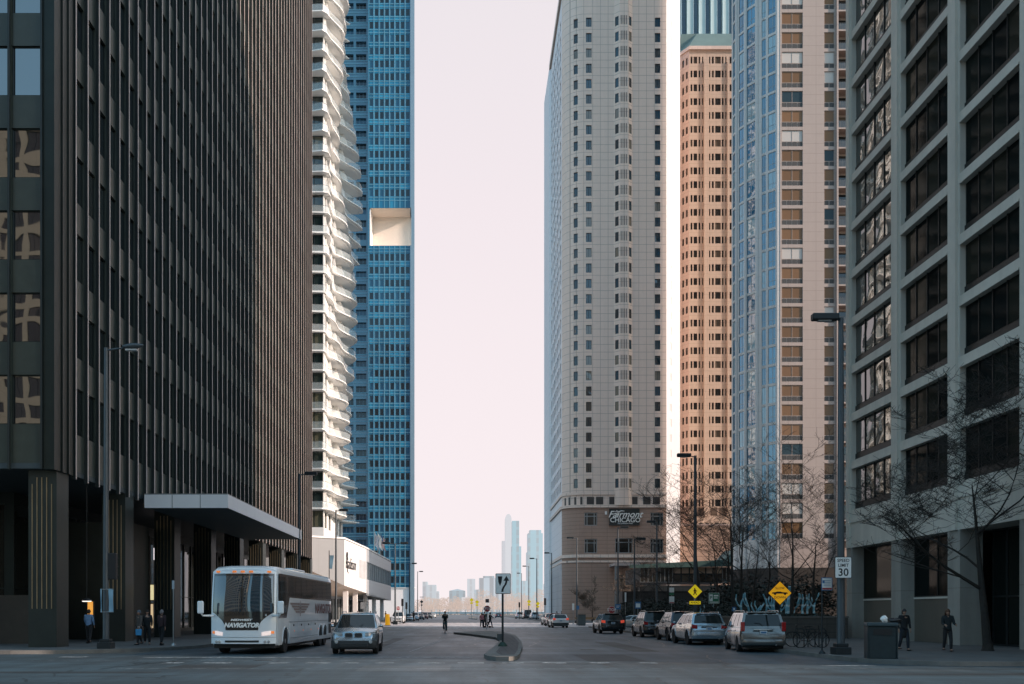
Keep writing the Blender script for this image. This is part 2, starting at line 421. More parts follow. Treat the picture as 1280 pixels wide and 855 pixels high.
# left pavement: street edge runs south to north then rounds into the cross street (inside lies to the left of travel)
lw = [(-13.0, 50.0)] + [(-13.0, 120.8)]
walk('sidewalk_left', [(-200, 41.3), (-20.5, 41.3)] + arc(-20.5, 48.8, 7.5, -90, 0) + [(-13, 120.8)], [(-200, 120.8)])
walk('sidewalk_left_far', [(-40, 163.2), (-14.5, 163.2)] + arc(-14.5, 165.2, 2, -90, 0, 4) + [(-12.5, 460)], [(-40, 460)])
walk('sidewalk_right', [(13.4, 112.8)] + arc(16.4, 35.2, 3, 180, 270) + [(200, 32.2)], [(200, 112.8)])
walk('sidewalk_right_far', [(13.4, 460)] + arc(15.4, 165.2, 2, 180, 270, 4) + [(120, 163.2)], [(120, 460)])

def marks(name, rects, z=.004):
    def f(m):
        for q in rects: m.face([(x, y, z) for x, y in q])
    st(name, M_PAINT, f)
def rect(x0, x1, y0, y1): return [(x0, y0), (x1, y0), (x1, y1), (x0, y1)]
marks('stop_line', [rect(-12.5, .1, 38.2, 38.6)])
marks('crosswalk_near', [rect(gx(a, 34.2), gx(b, 34.2), 34.0, 34.7) for a, b in ((203, 226), (252, 287), (335, 360), (382, 412), (426, 448), (468, 492), (522, 556), (572, 605), (628, 655), (678, 708), (738, 764), (800, 822))] + [rect(-16, -2, 36.0, 36.08), rect(-11, 13, 30.9, 31.0)])
marks('lane_line', [[(-2.75, 43.4), (-2.63, 43.4), (-1.55, 63.4), (-1.67, 63.4)], rect(-6.1, -6.0, 60, 63), rect(-6.1, -6, 69, 72), rect(-6.1, -6, 78, 81), rect(-2.1, -1.98, 66, 70)])
marks('lane_dashes', [rect(-1.2 + i * .62, -.84 + i * .62, 62.6, 63.4) for i in range(6)] + [rect(-1.3, -.6, 57.6, 58.2), rect(.2, 1.1, 57.6, 58.2), rect(-2.8, -1.2, 84.6, 85.4), rect(-9, -4.2, 82, 83.6), rect(4.5, 11.2, 84.6, 85.3)])
marks('crosswalk_far', [rect(-12 + i * 1.02, -11.45 + i * 1.02, 104, 109.5) for i in range(24)] + [rect(-12, 12.5, 98.4, 98.8)])
marks('crosswalk_beyond', [rect(-11.5 + i * 1.1, -10.9 + i * 1.1, 160, 164) for i in range(22)])
marks('centre_line', [rect(-.1, .1, 166 + 12 * i, 172 + 12 * i) for i in range(20)])
marks('ramp_patch', [rect(-15.9, -14.9, 38.5, 39.2), rect(11.5, 13.2, 32.4, 32.8)])
# manholes
def manhole(m):
    for (x, y, r) in ((-6.5, 34, .34), (5.5, 47, .34), (3.2, 70, .34), (17.2, 31.0, .3)): m.lathe([(r, .003), (r, .007), (r * .8, .007), (r * .78, .004)], (x, y, 0), n=20)
for i, (x, y, lab) in enumerate(((-7.5, 36.3, 'round iron manhole cover on the asphalt in front of the coach'), (5.5, 46.5, 'round iron manhole cover right of the median nose'))):
    quick('manhole_cover', M_METAL_DK, lab, 'manhole cover', lambda m: m.lathe([(.36, .001), (.36, .008), (.28, .008), (.27, .005), (.01, .005)], (x, y, 0), n=20))

A_PATCH = asphalt('asphalt_patch', (.017, .026, .031), .6); A_PATCH2 = asphalt('asphalt_patch_pale', (.050, .070, .080), .5)
st('road_patch', A_PATCH, lambda m: [m.face([(x, y, .0025) for x, y in rect(*q)]) for q in ((-9.5, -6.8, 30.5, 33.2), (4.2, 6.3, 35.5, 41.0), (7.2, 8.4, 44, 58), (-5.0, -4.3, 50, 66), (-17, -9, 28.6, 29.3), (9, 17, 27.6, 28.5))])
st('road_patch', A_PATCH2, lambda m: [m.face([(x, y, .0025) for x, y in rect(*q)]) for q in ((-3.4, -.6, 29.5, 32.6), (5.0, 6.4, 62, 78), (-8.6, -7.4, 62, 74), (12, 15, 29.2, 30.4))])
def seal(m):
    rnd = random.Random(8)
    for i in range(26):
        x, y = rnd.uniform(-18, 16), rnd.uniform(26, 66); along = rnd.random() < .5; pts = []
        for k in range(10): pts.append((x + (k * .16 if along else k * .9) * 1 + rnd.gauss(0, .10), y + (k * 1.1 if along else k * .10) + rnd.gauss(0, .12)))
        for (a, b), (c, d) in zip(pts, pts[1:]):
            l = math.hypot(c - a, d - b); nx_, ny_ = -(d - b) / l * .035, (c - a) / l * .035; m.face([(a + nx_, b + ny_ * 2, .0032), (a - nx_, b - ny_ * 2, .0032), (c - nx_, d - ny_ * 2, .0032), (c + nx_, d + ny_ * 2, .0032)])
st('road_seam', plain('crack_sealer', (.010, .013, .015), .35), seal)

# median island with rounded nose
def island():
    t = thing('median_island', 'raised concrete median with dark pavers narrowing away from its rounded nose', 'traffic island', (0, 0, 0))
    def g(px, py): Y = 1.60 * F / (py - HY); return gx(px, Y), Y
    nose = [(605, 817.5), (609, 819.6), (620, 820.8), (636, 821), (646, 820), (649.5, 817), (653, 808), (652, 802), (644.5, 793.8), (626, 789), (607, 788.3), (567, 790.3), (588, 792.4), (619, 796.3), (624.3, 799), (624, 803), (615, 810)]
    P = [g(*p) for p in nose]
    cx = sum(p[0] for p in P) / len(P)
    mb = MB(); mb.prism(P, -.01, .15); mb.build('kerb', M_KERB, t)
    inner = [g(*p) for p in [(620, 815), (626, 818.4), (643, 818), (647, 812.5), (648.5, 803), (641, 794.6), (628, 791.6), (627.8, 797), (628.5, 805)]]
    mb = MB(); mb.prism(inner, .150, .156); mb.build('paving', M_PAVER, t)
    mb = MB(); a, b = g(629, 803.3), g(648, 803.3); mb.box(a[0], b[0], a[1] - .25, a[1] + .25, .156, .160); mb.build('concrete_strip', M_KERB, t)
    mb = MB(); a = g(628, 800); mb.box(a[0] - .3, a[0] + .02, a[1] - .4, a[1] + .4, .15, .5); mb.build('kerb_block', M_KERB, t)
island()
def far_island():
    quick('median_island', M_KERB, 'long low median in shade beyond the sunlit crossing', 'traffic island', lambda m: m.prism([(-.3, 262), (1.6, 225), (2.2, 262), (2.0, 430), (-.4, 430)], -.01, .16))
far_island()
# ------------------------------------------------------------------ dark bronze office tower, left
BRONZE = plain('bronze_cladding', (.024, .032, .029), .38, metal=.55, var=.3, scale=.6)
SPANDREL = stone('bronze_spandrel', (.046, .056, .046), 1.47, 0, .03, .5, .35, .32, streak=.15)
MULL = plain('mullion_flange_sunlit', (.60, .50, .46), .40, metal=.2, var=.2, scale=.4); MULLW = plain('bronze_mullion', (.035, .042, .042), .38, metal=.4, var=.25, scale=.4)  # side flanges pale and pinkish, sunlight put into their colour
G_OFFICE = glass('bronze_glass', [(.006, .009, .009), (.010, .013, .012), (.020, .024, .021), (.004, .006, .007), (.030, .030, .025)], 1.9, .02, .25, .35, .06)
G_FRONT = glass('mirror_glass', [(.010, .014, .014), (.006, .009, .010)], 3.1, .015, .30, .50, .05)
LX, LY0 = -18.75, 45.0
def office_tower():
    t = thing('office_tower', 'dark bronze office tower with tight vertical mullions standing on ribbed columns', 'tower', (LX, LY0, 0))
    off = Vector((LX, LY0, 0))
    def B(mb, name, mats, smooth=False, parent=t):
        mb.v = [(x - off.x, y - off.y, z) for x, y, z in mb.v] if parent is t else mb.v
        return mb.build(name, mats, parent, smooth)
    z0, fh, nf = 8.46, 3.70, 19; top = z0 + fh * nf + 1.0
    Y1 = 118.6; bay = 1.47
    smap = plane_map(LX, LY0, 0, 1); fmap = plane_map(-45.4, LY0, 1, 0)
    S_len = Y1 - LY0; F_len = 45.4 + LX
    sh = [(2.2 + i * bay + .05, 2.2 + (i + 1) * bay - .05, z0 + 1.74 + k * fh, z0 + 1.74 + k * fh + 2.23) for i in range(48) for k in range(nf)]
    sh = [h for h in sh if h[1] < S_len]
    fu0 = F_len - .45
    fhs = [(fu0 - (i + 1) * bay + .06, fu0 - i * bay - .06, z0 + 1.74 + k * fh, z0 + 1.74 + k * fh + 2.23) for i in range(17) for k in range(nf)]
    def off_map(mp): return lambda u, v, d: (mp(u, v, d)[0] - off.x, mp(u, v, d)[1] - off.y, v)
    mb = MB(); wall_holes(mb, smap, 0, S_len, z0, top, sh, .12); wall_holes(mb, fmap, 0, F_len, z0, top, fhs, .12)
    mb.face([(-45.4, LY0, top), (LX, LY0, top), (LX, Y1, top), (-45.4, Y1, top)])
    mb.face([(-45.4, Y1, z0), (LX, Y1, z0), (LX, Y1, top), (-45.4, Y1, top)]); mb.face([(-45.4, LY0, z0), (-45.4, Y1, z0), (-45.4, Y1, top), (-45.4, LY0, top)])
    B(mb, 'wall', SPANDREL)
    mb = MB(); mb.box(-45.4, LX, LY0, Y1, z0 - .25, z0 - .004); B(mb, 'soffit', plain('soffit_panel', (.05, .065, .07), .5, var=.15))
    mb = MB()                                            # plain cover at the corner
    mb.box(LX - .45, LX + .10, LY0 - .10, LY0 + 2.1, z0 - .3, top); mb.box(LX + .1, LX + .16, LY0 + .7, LY0 + .82, z0 - .3, top); mb.box(LX + .1, LX + .16, LY0 + 1.4, LY0 + 1.52, z0 - .3, top)
    B(mb, 'corner_cover', BRONZE)
    def dr(mb, mp, h): pane(mb, mp, h, .11, (), .05)
    its = [(smap, h, dr) for h in sh]
    flat = []
    for mp, hs in ((smap, sh), (fmap, fhs)):
        for h in hs: flat.append((mp, h, dr))
    # the few front windows that mirror the buildings behind the viewer have the brighter glass
    def loc(parent_obj): 
        for o in KIDS(parent_obj):
            if o.name.startswith('window') and not o.get('shifted'):
                o.data.transform(Matrix.Translation(-off)); o['shifted'] = 1
    put_windows(t, [(fmap, h, dr) for h in fhs], [G_FRONT, BRONZE], most=14)
    put_windows(t, [(smap, h, dr) for h in sh], [G_OFFICE, BRONZE], most=84)
    loc(t)
    for o in KIDS(t):
        if 'shifted' in o: del o['shifted']
    # I-shaped mullions
    for i in range(49):
        y = LY0 + 2.2 + i * bay
        if y > Y1: break
        mb = MB(); mb.box(LX - .02, LX + .17, y - .012, y + .012, z0 - .45, top); mb.m = 1; mb.box(LX + .17, LX + .195, y - .045, y + .045, z0 - .45, top)
        B(mb, 'mullion', [MULLW, MULL])
    for i in range(18):
        x = -45.4 + fu0 - i * bay
        mb = MB(); mb.box(x - .012, x + .012, LY0 - .17, LY0 + .02, z0 - .3, top); mb.m = 1; mb.box(x - .045, x + .045, LY0 - .195, LY0 - .17, z0 - .3, top)
        B(mb, 'mullion', [MULLW, MULLW])
    # ribbed ground-floor columns
    cm = plain('column_bronze', (.036, .044, .039), .42, metal=.4, var=.25, scale=.8)
    rib = plain('column_rib', (.44, .36, .24), .28, metal=.8, var=.2)
    def column(x1, y, far=False):
        mb = MB(); mb.box(x1 - 1.28, x1, y, y + 1.35, .146, z0 - .25)
        c = B(mb, 'column', cm)
        mb = MB()
        for k in range(5):
            xx = x1 - 1.10 + k * .22
            mb.box(xx - .018 - off.x, xx + .018 - off.x, y - .035 - off.y, y - .002 - off.y, 1.9, z0 - .6 - (.3 if k in (0, 4) else 0))
        r = mb.build('ribs', rib, c)
    for k in range(9): column(LX, 45.4 + 9.06 * k)
    for k in (0, 2, 3): column(-29.0, 45.4 + 9.06 * k)
    # lobby behind the columns
    gl = glass('lobby_glass', [(.008, .010, .010), (.014, .015, .013), (.02, .018, .014)], 1.6, .03, .1)
    lm = plane_map(-24.6, 54, 0, 1)
    hs = [(i * 2.3 + .1, i * 2.3 + 2.2, .35, 7.6) for i in range(27)]
    lf = plane_map(-45, 54, 1, 0); hf = [(i * 2.5 + .1, i * 2.5 + 2.4, .35, 7.6) for i in range(8)]
    mb = MB(); wall_holes(mb, lm, 0, 62.3, .146, z0 - .25, hs, .1); wall_holes(mb, lf, 0, 20.4, .146, z0 - .25, hf, .1); B(mb, 'lobby_frame', BRONZE)
    for mp, hh in ((lm, hs), (lf, hf)):
        for h in hh:
            mb = MB(); pane(mb, mp, h, .08, (), .05, hbars=(.37,)); B(mb, 'lobby_window', [gl, BRONZE])
    mb = MB(); mb.box(-24.3, -19.9, 58.5, 62.0, .146, 7.0); B(mb, 'lobby_wall', cm)
    mb = MB(); mb.box(-27.8, -21.5, 50.5, 50.8, .15, 2.6); B(mb, 'screen_wall', plain('screen_wall', (.05, .04, .03), .6))
    return t
office_tower()

def canopy():
    t = thing('entrance_canopy', 'flat metal entrance canopy jutting from the dark tower above the coach', 'canopy', (LX, 57, 7.7))
    fas = plain('canopy_metal', (.92, .89, .88), .3, metal=0, var=.05, scale=.5)
    sof = plain('canopy_soffit', (.10, .12, .125), .55, var=.1)
    mb = MB(); mb.box(.22, 4.95, .02, 25, 0, .70); mb.build('slab', sof, t)
    mb = MB()
    for i in range(3): mb.box(.22 + i * 1.6, .22 + i * 1.6 + 1.56, -.03, -.004, -.02, .74)
    mb.build('front_fascia', fas, t)
    mb = MB()
    for i in range(21): mb.box(4.954, 4.98, i * 1.19, i * 1.19 + 1.17, -.02, .74)
    mb.build('side_fascia', fas, t)
    mb = MB(); mb.box(.22, 4.96, -.03, 25, .744, .80); mb.build('roof_edge', M_STEEL, t)
canopy()

# lit lamps inside the lobby
def lamp_box(name, label, cat, x0, x1, y, z0, z1, col, s):
    t = thing(name, label, cat, ((x0 + x1) / 2, y, z0))
    mb = MB(); w_ = (x1 - x0) / 2; mb.box(-w_ - .05, w_ + .05, .03, .12, -.05, z1 - z0 + .05); mb.build('frame', BRONZE, t)
    mb = MB(); mb.box(-w_, w_, 0, .03, 0, z1 - z0); mb.build('lamp_panel', emis(name + '_light', col, s), t)
def px_box(p0, p1, Y): return gx(p0, Y), gx(p1, Y)
x0, x1 = px_box(109.5, 116, 52); lamp_box('glowing_panel', 'upright amber light panel glowing in the lobby behind the man in blue', 'light', x0, x1, 52, gz(771, 52), gz(752, 52), (.85, .36, .06), .9)
x0, x1 = px_box(188, 192, 57.6); lamp_box('wall_lamp', 'short pale yellow light strip, upper of two on the dark column wall', 'light', x0, x1, 57.6, gz(750, 57.6), gz(731, 57.6), (.85, .70, .38), .8)
lamp_box('wall_lamp', 'long thin warm light strip, lower of two on the dark column wall', 'light', x0 + .02, x1 - .03, 57.6, gz(785, 57.6), gz(755, 57.6), (.85, .60, .34), .7)
def pendant():
    t = thing('pendant_lamp', 'white oval pendant lamp glowing above the man in blue', 'lamp', (gx(108.5, 50), 50, gz(751, 50)))
    mb = MB(); mb.lathe([(.05, .14), (.22, .06), (.25, .02), (.23, 0)], (0, 0, 0)); mb.tube([(0, 0, .1), (0, 0, 7.4 - .05)], .012); mb.build('shade', M_BLACK, t, smooth=True)
    mb = MB(); mb.lathe([(.225, -.005), (.22, -.035), (.15, -.05), (.01, -.05)], (0, 0, 0)); mb.build('diffuser', emis('pendant_light', (.95, .85, .78), 1.6), t, smooth=True)
pendant()
x0, x1 = px_box(192, 195.3, 70); lamp_box('lobby_light', 'bright white upright lobby light beyond the columns, left of a pair', 'light', x0, x1, 70, gz(700, 70), gz(685, 70), (.95, .85, .88), 1.5)
x0, x1 = px_box(196.5, 199.5, 70.4); lamp_box('lobby_light', 'bright white upright lobby light beyond the columns, right of a pair', 'light', x0, x1, 70.4, gz(700, 70), gz(687, 70), (.95, .85, .88), 1.5)

# ------------------------------------------------------------------ residential tower with undulating white balconies
AQ_CONC = plain('white_concrete', (.78, .77, .74), .7, var=.06, scale=.3)
AQ_GLASS = glass('aqua_glass', [(.012, .022, .022), (.03, .04, .035), (.10, .10, .07), (.018, .03, .03)], 1.8, .03, .2, .3)
RAIL = glass('rail_glass', [(.22, .25, .25), (.30, .32, .31)], 1.5, .12, 0)
def balcony_tower():
    Yf, X1 = 155.0, -22.6; fh = 3.06; n = 35; zb = 17.6
    t = thing('balcony_tower', 'white residential tower with wavy projecting balconies behind the dark tower', 'tower', (X1, Yf, 0))
    off = Vector((X1, Yf, 0))
    def B(mb, name, mats, parent=t, smooth=False):
        mb.v = [(x - off.x, y - off.y, z) for x, y, z in mb.v]; return mb.build(name, mats, parent, smooth)
    fmap = plane_map(-46, Yf, 1, 0); smap = plane_map(X1, Yf, 0, 1); FL = 46 + X1; D = 23.0
    fh_, sh_ = [], []
    for k in range(-1, n):
        z = zb + k * fh
        for i in range(8): fh_.append((FL - .12 - (i + 1) * 2.85 + .12, FL - .12 - i * 2.85, z + .35, z + fh - .1))
        for i in range(5):
            if (i + k) % 3 != 1: sh_.append((.9 + i * 4.4, .9 + i * 4.4 + 2.6, z + .35, z + fh - .2))
    mb = MB(); top = zb + n * fh
    wall_holes(mb, fmap, 0, FL, 11, top, fh_, .25); wall_holes(mb, smap, 0, D, 11, top, sh_, .25)
    mb.face([(-46, Yf, top), (X1, Yf, top), (X1, Yf + D, top), (-46, Yf + D, top)]); mb.face([(-46, Yf + D, 11), (X1, Yf + D, 11), (X1, Yf + D, top), (-46, Yf + D, top)])
    B(mb, 'wall', AQ_CONC)
    def dr(mb, mp, h): pane(mb, mp, h, .24, (.5,), .08)
    class _: pass
    before = set(KIDS(t)); put_windows(t, [(fmap, h, dr) for h in fh_] + [(smap, h, dr) for h in sh_], [AQ_GLASS, M_METAL_DK])
    for o in set(KIDS(t)) - before: o.data.transform(Matrix.Translation(-off))
    def wave(y, k):
        """how far slab k reaches out over the street at depth y (0 = front)"""
        s = y / D; z = k / n
        a = 1.5 + 1.15 * math.sin(6.28 * (s * .95 - z * 1.35) + .4) + .85 * math.sin(6.28 * (s * 1.9 + z * 2.3) + 1.6)
        lift = .9 * max(0, z - .62) / .38 * math.sin(math.pi * min(1, s * 1.3 + .15))
        tail = 1.25 * (1 - z) * s
        return max(.35, a * (.45 + .55 * min(1, s * 2.2)) * (.75 + .3 * z) + lift + tail)
    def front(x, k):
        s = (x + 46) / FL; z = k / n
        return 1.0 + .65 * math.sin(6.28 * (s * 1.2 + z * 1.6)) + .35 * math.sin(6.28 * (s * 2.4 - z * 2.0))
    for k in range(0, n + 1):
        z = zb + k * fh
        pts = []
        fr = [(-46 + FL * i / 10, Yf - max(.25, front(-46 + FL * i / 10, k))) for i in range(11)]
        sd = [(X1 + wave(D * i / 26, k), Yf + D * i / 26) for i in range(1, 27)]
        cxn = (X1 + wave(0, k) * .75, Yf - max(.25, front(X1, k)) * .55)
        pts = [(-46, Yf)] + fr + [cxn] + sd + [(X1, Yf + D)]
        # slab thins out towards its edge
        mb = MB(); mb.prism(pts, z - .06, z + .10)
        inner = [(X1 - 12, Yf + .05)] + [(X1 + (x - X1) * .82, y) for x, y in sd] + [(X1 - 12, Yf + D)]
        mb.prism(inner, z - .17, z - .06)
        s = B(mb, 'balcony_slab', AQ_CONC)
        if k < n:
            mb = MB()
            line = [(x, y + .1) for x, y in fr[4:]] + [(cxn[0] - .1, cxn[1] + .1)] + [(x - .1, y) for x, y in sd[::2]]
            for (a, b) in zip(line, line[1:]):
                mb.face([(a[0], a[1], z + .12), (b[0], b[1], z + .12), (b[0], b[1], z + 1.12), (a[0], a[1], z + 1.12)])
            mb.m = 1
            mb.tube([(x, y, z + 1.14) for x, y in line], .03, 4)
            B(mb, 'railing', [AQ_RAIL, M_STEEL])
    # fin walls between the flats on the street side, clear of the glass
    for k in range(0, n):
        z = zb + k * fh
        for i in (0, 1, 2, 3, 4):
            y = .35 + i * 4.4 + (.9 if (k + i) % 2 else 0); w = wave(y, k) * .62
            mb = MB(); mb.prism([(X1 + .02, z + .12), (X1 + w, z + .12), (X1 + w * .45, z + fh - .22), (X1 + .02, z + fh - .22)], Yf + y, Yf + y + .22, ax=1); B(mb, 'fin_wall', AQ_CONC)
AQ_RAIL = None
def rail_mat():
    m, nt, b = new_mat('clear_rail_glass')
    b.inputs['Base Color'].default_value = (.75, .85, .83, 1); b.inputs['Roughness'].default_value = .05; b.inputs['Alpha'].default_value = .28
    f = noise(nt, .5, 2); nt.links.new(ramp(nt, f, [(.3, (.6, .7, .7)), (.7, (.8, .85, .85))]), b.inputs['Base Color'])
    return m
AQ_RAIL = rail_mat()
balcony_tower()

# ------------------------------------------------------------------ hotel podium with faceted white front
def podium():
    t = thing('hotel_podium', 'faceted white hotel podium with a black script name, overhanging the pavement', 'hotel', (-17.7, 142, 0))
    off = Vector((-17.7, 142, 0))
    def B(mb, name, mats, smooth=False, parent=t):
        mb.v = [(x - off.x, y - off.y, z) for x, y, z in mb.v]; return mb.build(name, mats, parent, smooth)
    P = [(-46, 132.0), (-22.3, 138.3), (-17.75, 141.8), (-16.85, 163.0), (-16.2, 206.0)]
    zb = [8.0, 7.6, 5.5, 4.85, 4.1]; ZT = 12.0
    w1 = stone('podium_white_shaded', (.24, .25, .255), 2.2, 0, .03, .8, .06, .5); w2 = stone('podium_grey', (.36, .38, .39), 1.6, 2.2, .04, .6, .08, .4)  # left facets of the white podium: shade put in as dark grey
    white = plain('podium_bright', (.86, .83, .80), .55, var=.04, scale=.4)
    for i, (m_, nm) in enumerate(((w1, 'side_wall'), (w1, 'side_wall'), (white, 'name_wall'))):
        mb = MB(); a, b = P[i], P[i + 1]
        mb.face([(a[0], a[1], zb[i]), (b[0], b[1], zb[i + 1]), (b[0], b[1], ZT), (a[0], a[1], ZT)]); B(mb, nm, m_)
    # right hand facet with its window ribbon
    L = math.hypot(P[4][0] - P[3][0], P[4][1] - P[3][1]); mp = plane_map(P[3][0], P[3][1], P[4][0] - P[3][0], P[4][1] - P[3][1])
    hs = [(1.0 + i * 3.25, 1.0 + i * 3.25 + 3.05, 7.1, 10.0) for i in range(13)]
    mb = MB(); wall_holes(mb, mp, 0, L, 4.5, ZT, hs, .25); mb.face([(P[3][0], P[3][1], 4.85), (P[4][0], P[4][1], 4.1), (P[4][0], P[4][1], 4.5), (P[3][0], P[3][1], 4.5)]); B(mb, 'window_wall', w2)
    gg = glass('podium_glass', [(.10, .16, .18), (.14, .20, .22), (.30, .34, .34), (.06, .10, .12)], 1.8, .05, .1)
    for i, h in enumerate(hs):
        mb = MB(); pane(mb, mp, h, .2, (.5,), .07); B(mb, 'window', [gg, M_STEEL])
    # slats let into the bright wall
    L2 = math.hypot(P[3][0] - P[2][0], P[3][1] - P[2][1]); mp2 = plane_map(P[2][0], P[2][1], P[3][0] - P[2][0], P[3][1] - P[2][1])
    mb = MB()
    for i in range(12):
        a, b = mp2(13.5 + i * .62, 0, -.03), mp2(13.5 + i * .62 + .5, 0, -.03); mb.face([(a[0], a[1], 7.0), (b[0], b[1], 7.0), (b[0], b[1], 10.0), (a[0], a[1], 10.0)])
    B(mb, 'slats', plain('slat_white', (.62, .62, .62), .5))
    # roof, parapet, soffit and what stands below
    back = [(-24.5, 206), (-46, 206)]
    mb = MB(); mb.prism([p for p in P] + [(-46, 206)], ZT, ZT + .12); B(mb, 'roof', M_KERB)
    mb = MB(); mb.prism([(P[0][0], P[0][1] - .02), (P[1][0] - .0, P[1][1] - .06), (P[2][0] + .05, P[2][1] - .04), (P[3][0] + .05, P[3][1]), (P[4][0] + .05, P[4][1]), (P[4][0] - .4, P[4][1]), (P[3][0] - .4, P[3][1]), (P[2][0] - .3, P[2][1] + .3), (P[1][0], P[1][1] + .4), (P[0][0], P[0][1] + .4)], ZT + .12, ZT + .34); B(mb, 'parapet', white)
    sof = plain('podium_soffit', (.66, .56, .45), .6, var=.12, scale=.3)
    zi = 4.3; Q = [(-46, 146), (-30, 147), (-23.5, 150), (-21.5, 165), (-20.8, 206)]
    for i in range(4):
        a, b, c, d = P[i], P[i + 1], Q[i + 1], Q[i]
        mb = MB(); mb.face([(a[0], a[1], zb[i]), (b[0], b[1], zb[i + 1]), (c[0], c[1], zi), (d[0], d[1], zi)]); B(mb, 'soffit', sof)
    gnd = glass('shopfront_glass', [(.02, .03, .03), (.05, .05, .045), (.015, .02, .02), (.16, .13, .09)], 1.6, .04, .1)
    for i in range(4):
        a, b = Q[i], Q[i + 1]; l = math.hypot(b[0] - a[0], b[1] - a[1]); mq = plane_map(a[0], a[1], b[0] - a[0], b[1] - a[1]); n = max(1, int(l / 3.1)); hh = [(j * l / n + .15, (j + 1) * l / n - .15, .5, 3.9) for j in range(n)]
        mb = MB(); wall_holes(mb, mq, 0, l, .146, zi, hh, .2); B(mb, 'ground_floor', w2)
        for h in hh: mb = MB(); pane(mb, mq, h, .18, (.5,), .07, hbars=(.72,)); B(mb, 'shop_window', [gnd, M_METAL_DK])
    for (x, y) in ((-18.6, 150), (-18.3, 160), (-17.9, 172), (-17.6, 184), (-17.2, 196)):
        mb = MB(); mb.box(x - .35, x + .35, y - .35, y + .35, .146, 4.9); B(mb, 'column', white)
    # script name
    a = mp2(5.2, 8.75, -.12); ang = math.atan2(P[3][1] - P[2][1], P[3][0] - P[2][0])
    o = text(t, 'Radisson', 2.5, Vector(a) - off, (R(90), R(0), ang), M_BLACK, shear=.45, offset=-.03, ext=.03, name='lettering')
    mb = MB()                                            # the swash of the R
    for r_ in ([(.2, 8.0), (.9, 9.7), (1.5, 10.3), (2.0, 10.1), (1.7, 9.3), (.9, 8.9), (1.8, 7.6), (2.8, 7.3)],):
        mb.tube([mp2(u + .2, v, -.12) for u, v in r_], [.04, .08, .1, .08, .06, .07, .08, .03], 5)
    B(mb, 'lettering', M_BLACK)
podium()
def flag(px, base_y, top_y, Y, label, style):
    x = gx(px, Y); t = thing('flagpole', label, 'flagpole', (x, Y, 12.12), group=None); h = gz(top_y, Y) - 12.12
    mb = MB(); mb.tube([(0, 0, 0), (0, 0, h)], [.06, .04], 6); mb.lathe([(.01, h + .14), (.08, h + .07), (.01, h)], (0, 0, 0), n=8); mb.build('pole', M_STEEL, t, smooth=True)
    rows = {'plain': [M_WHITE], 'blue': [M_BLUE, M_WHITE], 'striped': [M_RED, M_WHITE]}[style]
    mb = MB()
    for i in range(13):
        mb.m = i % len(rows)
        def f(u, v, i=i):
            s = (i + u) / 13
            return (.06 + .9 * s * .8 + .15 * math.sin(v * 5 + s * 3) * s, .12 * math.sin(s * 7 + v * 3), h - .15 - v * 2.1 - s * 1.1)
        mb.grid(f, 1, 8)
    mb.m = 0; mb.build('flag', rows, t)
    if style == 'striped':
        mb = MB(); mb.grid(lambda u, v: (.06 + .42 * u * .8, .12 * math.sin(u * 3.2 + v * 3) - .04, h - .13 - v * .95 - u * .5), 4, 4); mb.build('canton', M_BLUE, t)
flag(468, 690, 664.5, 172, 'flagpole with a blue and white flag, leftmost of three on the podium roof', 'blue')
flag(472, 690, 665.5, 178, 'flagpole with a plain white flag, middle of three on the podium roof', 'plain')
flag(476, 690, 667, 184, 'flagpole with a red and white striped flag, rightmost of three on the podium roof', 'striped')

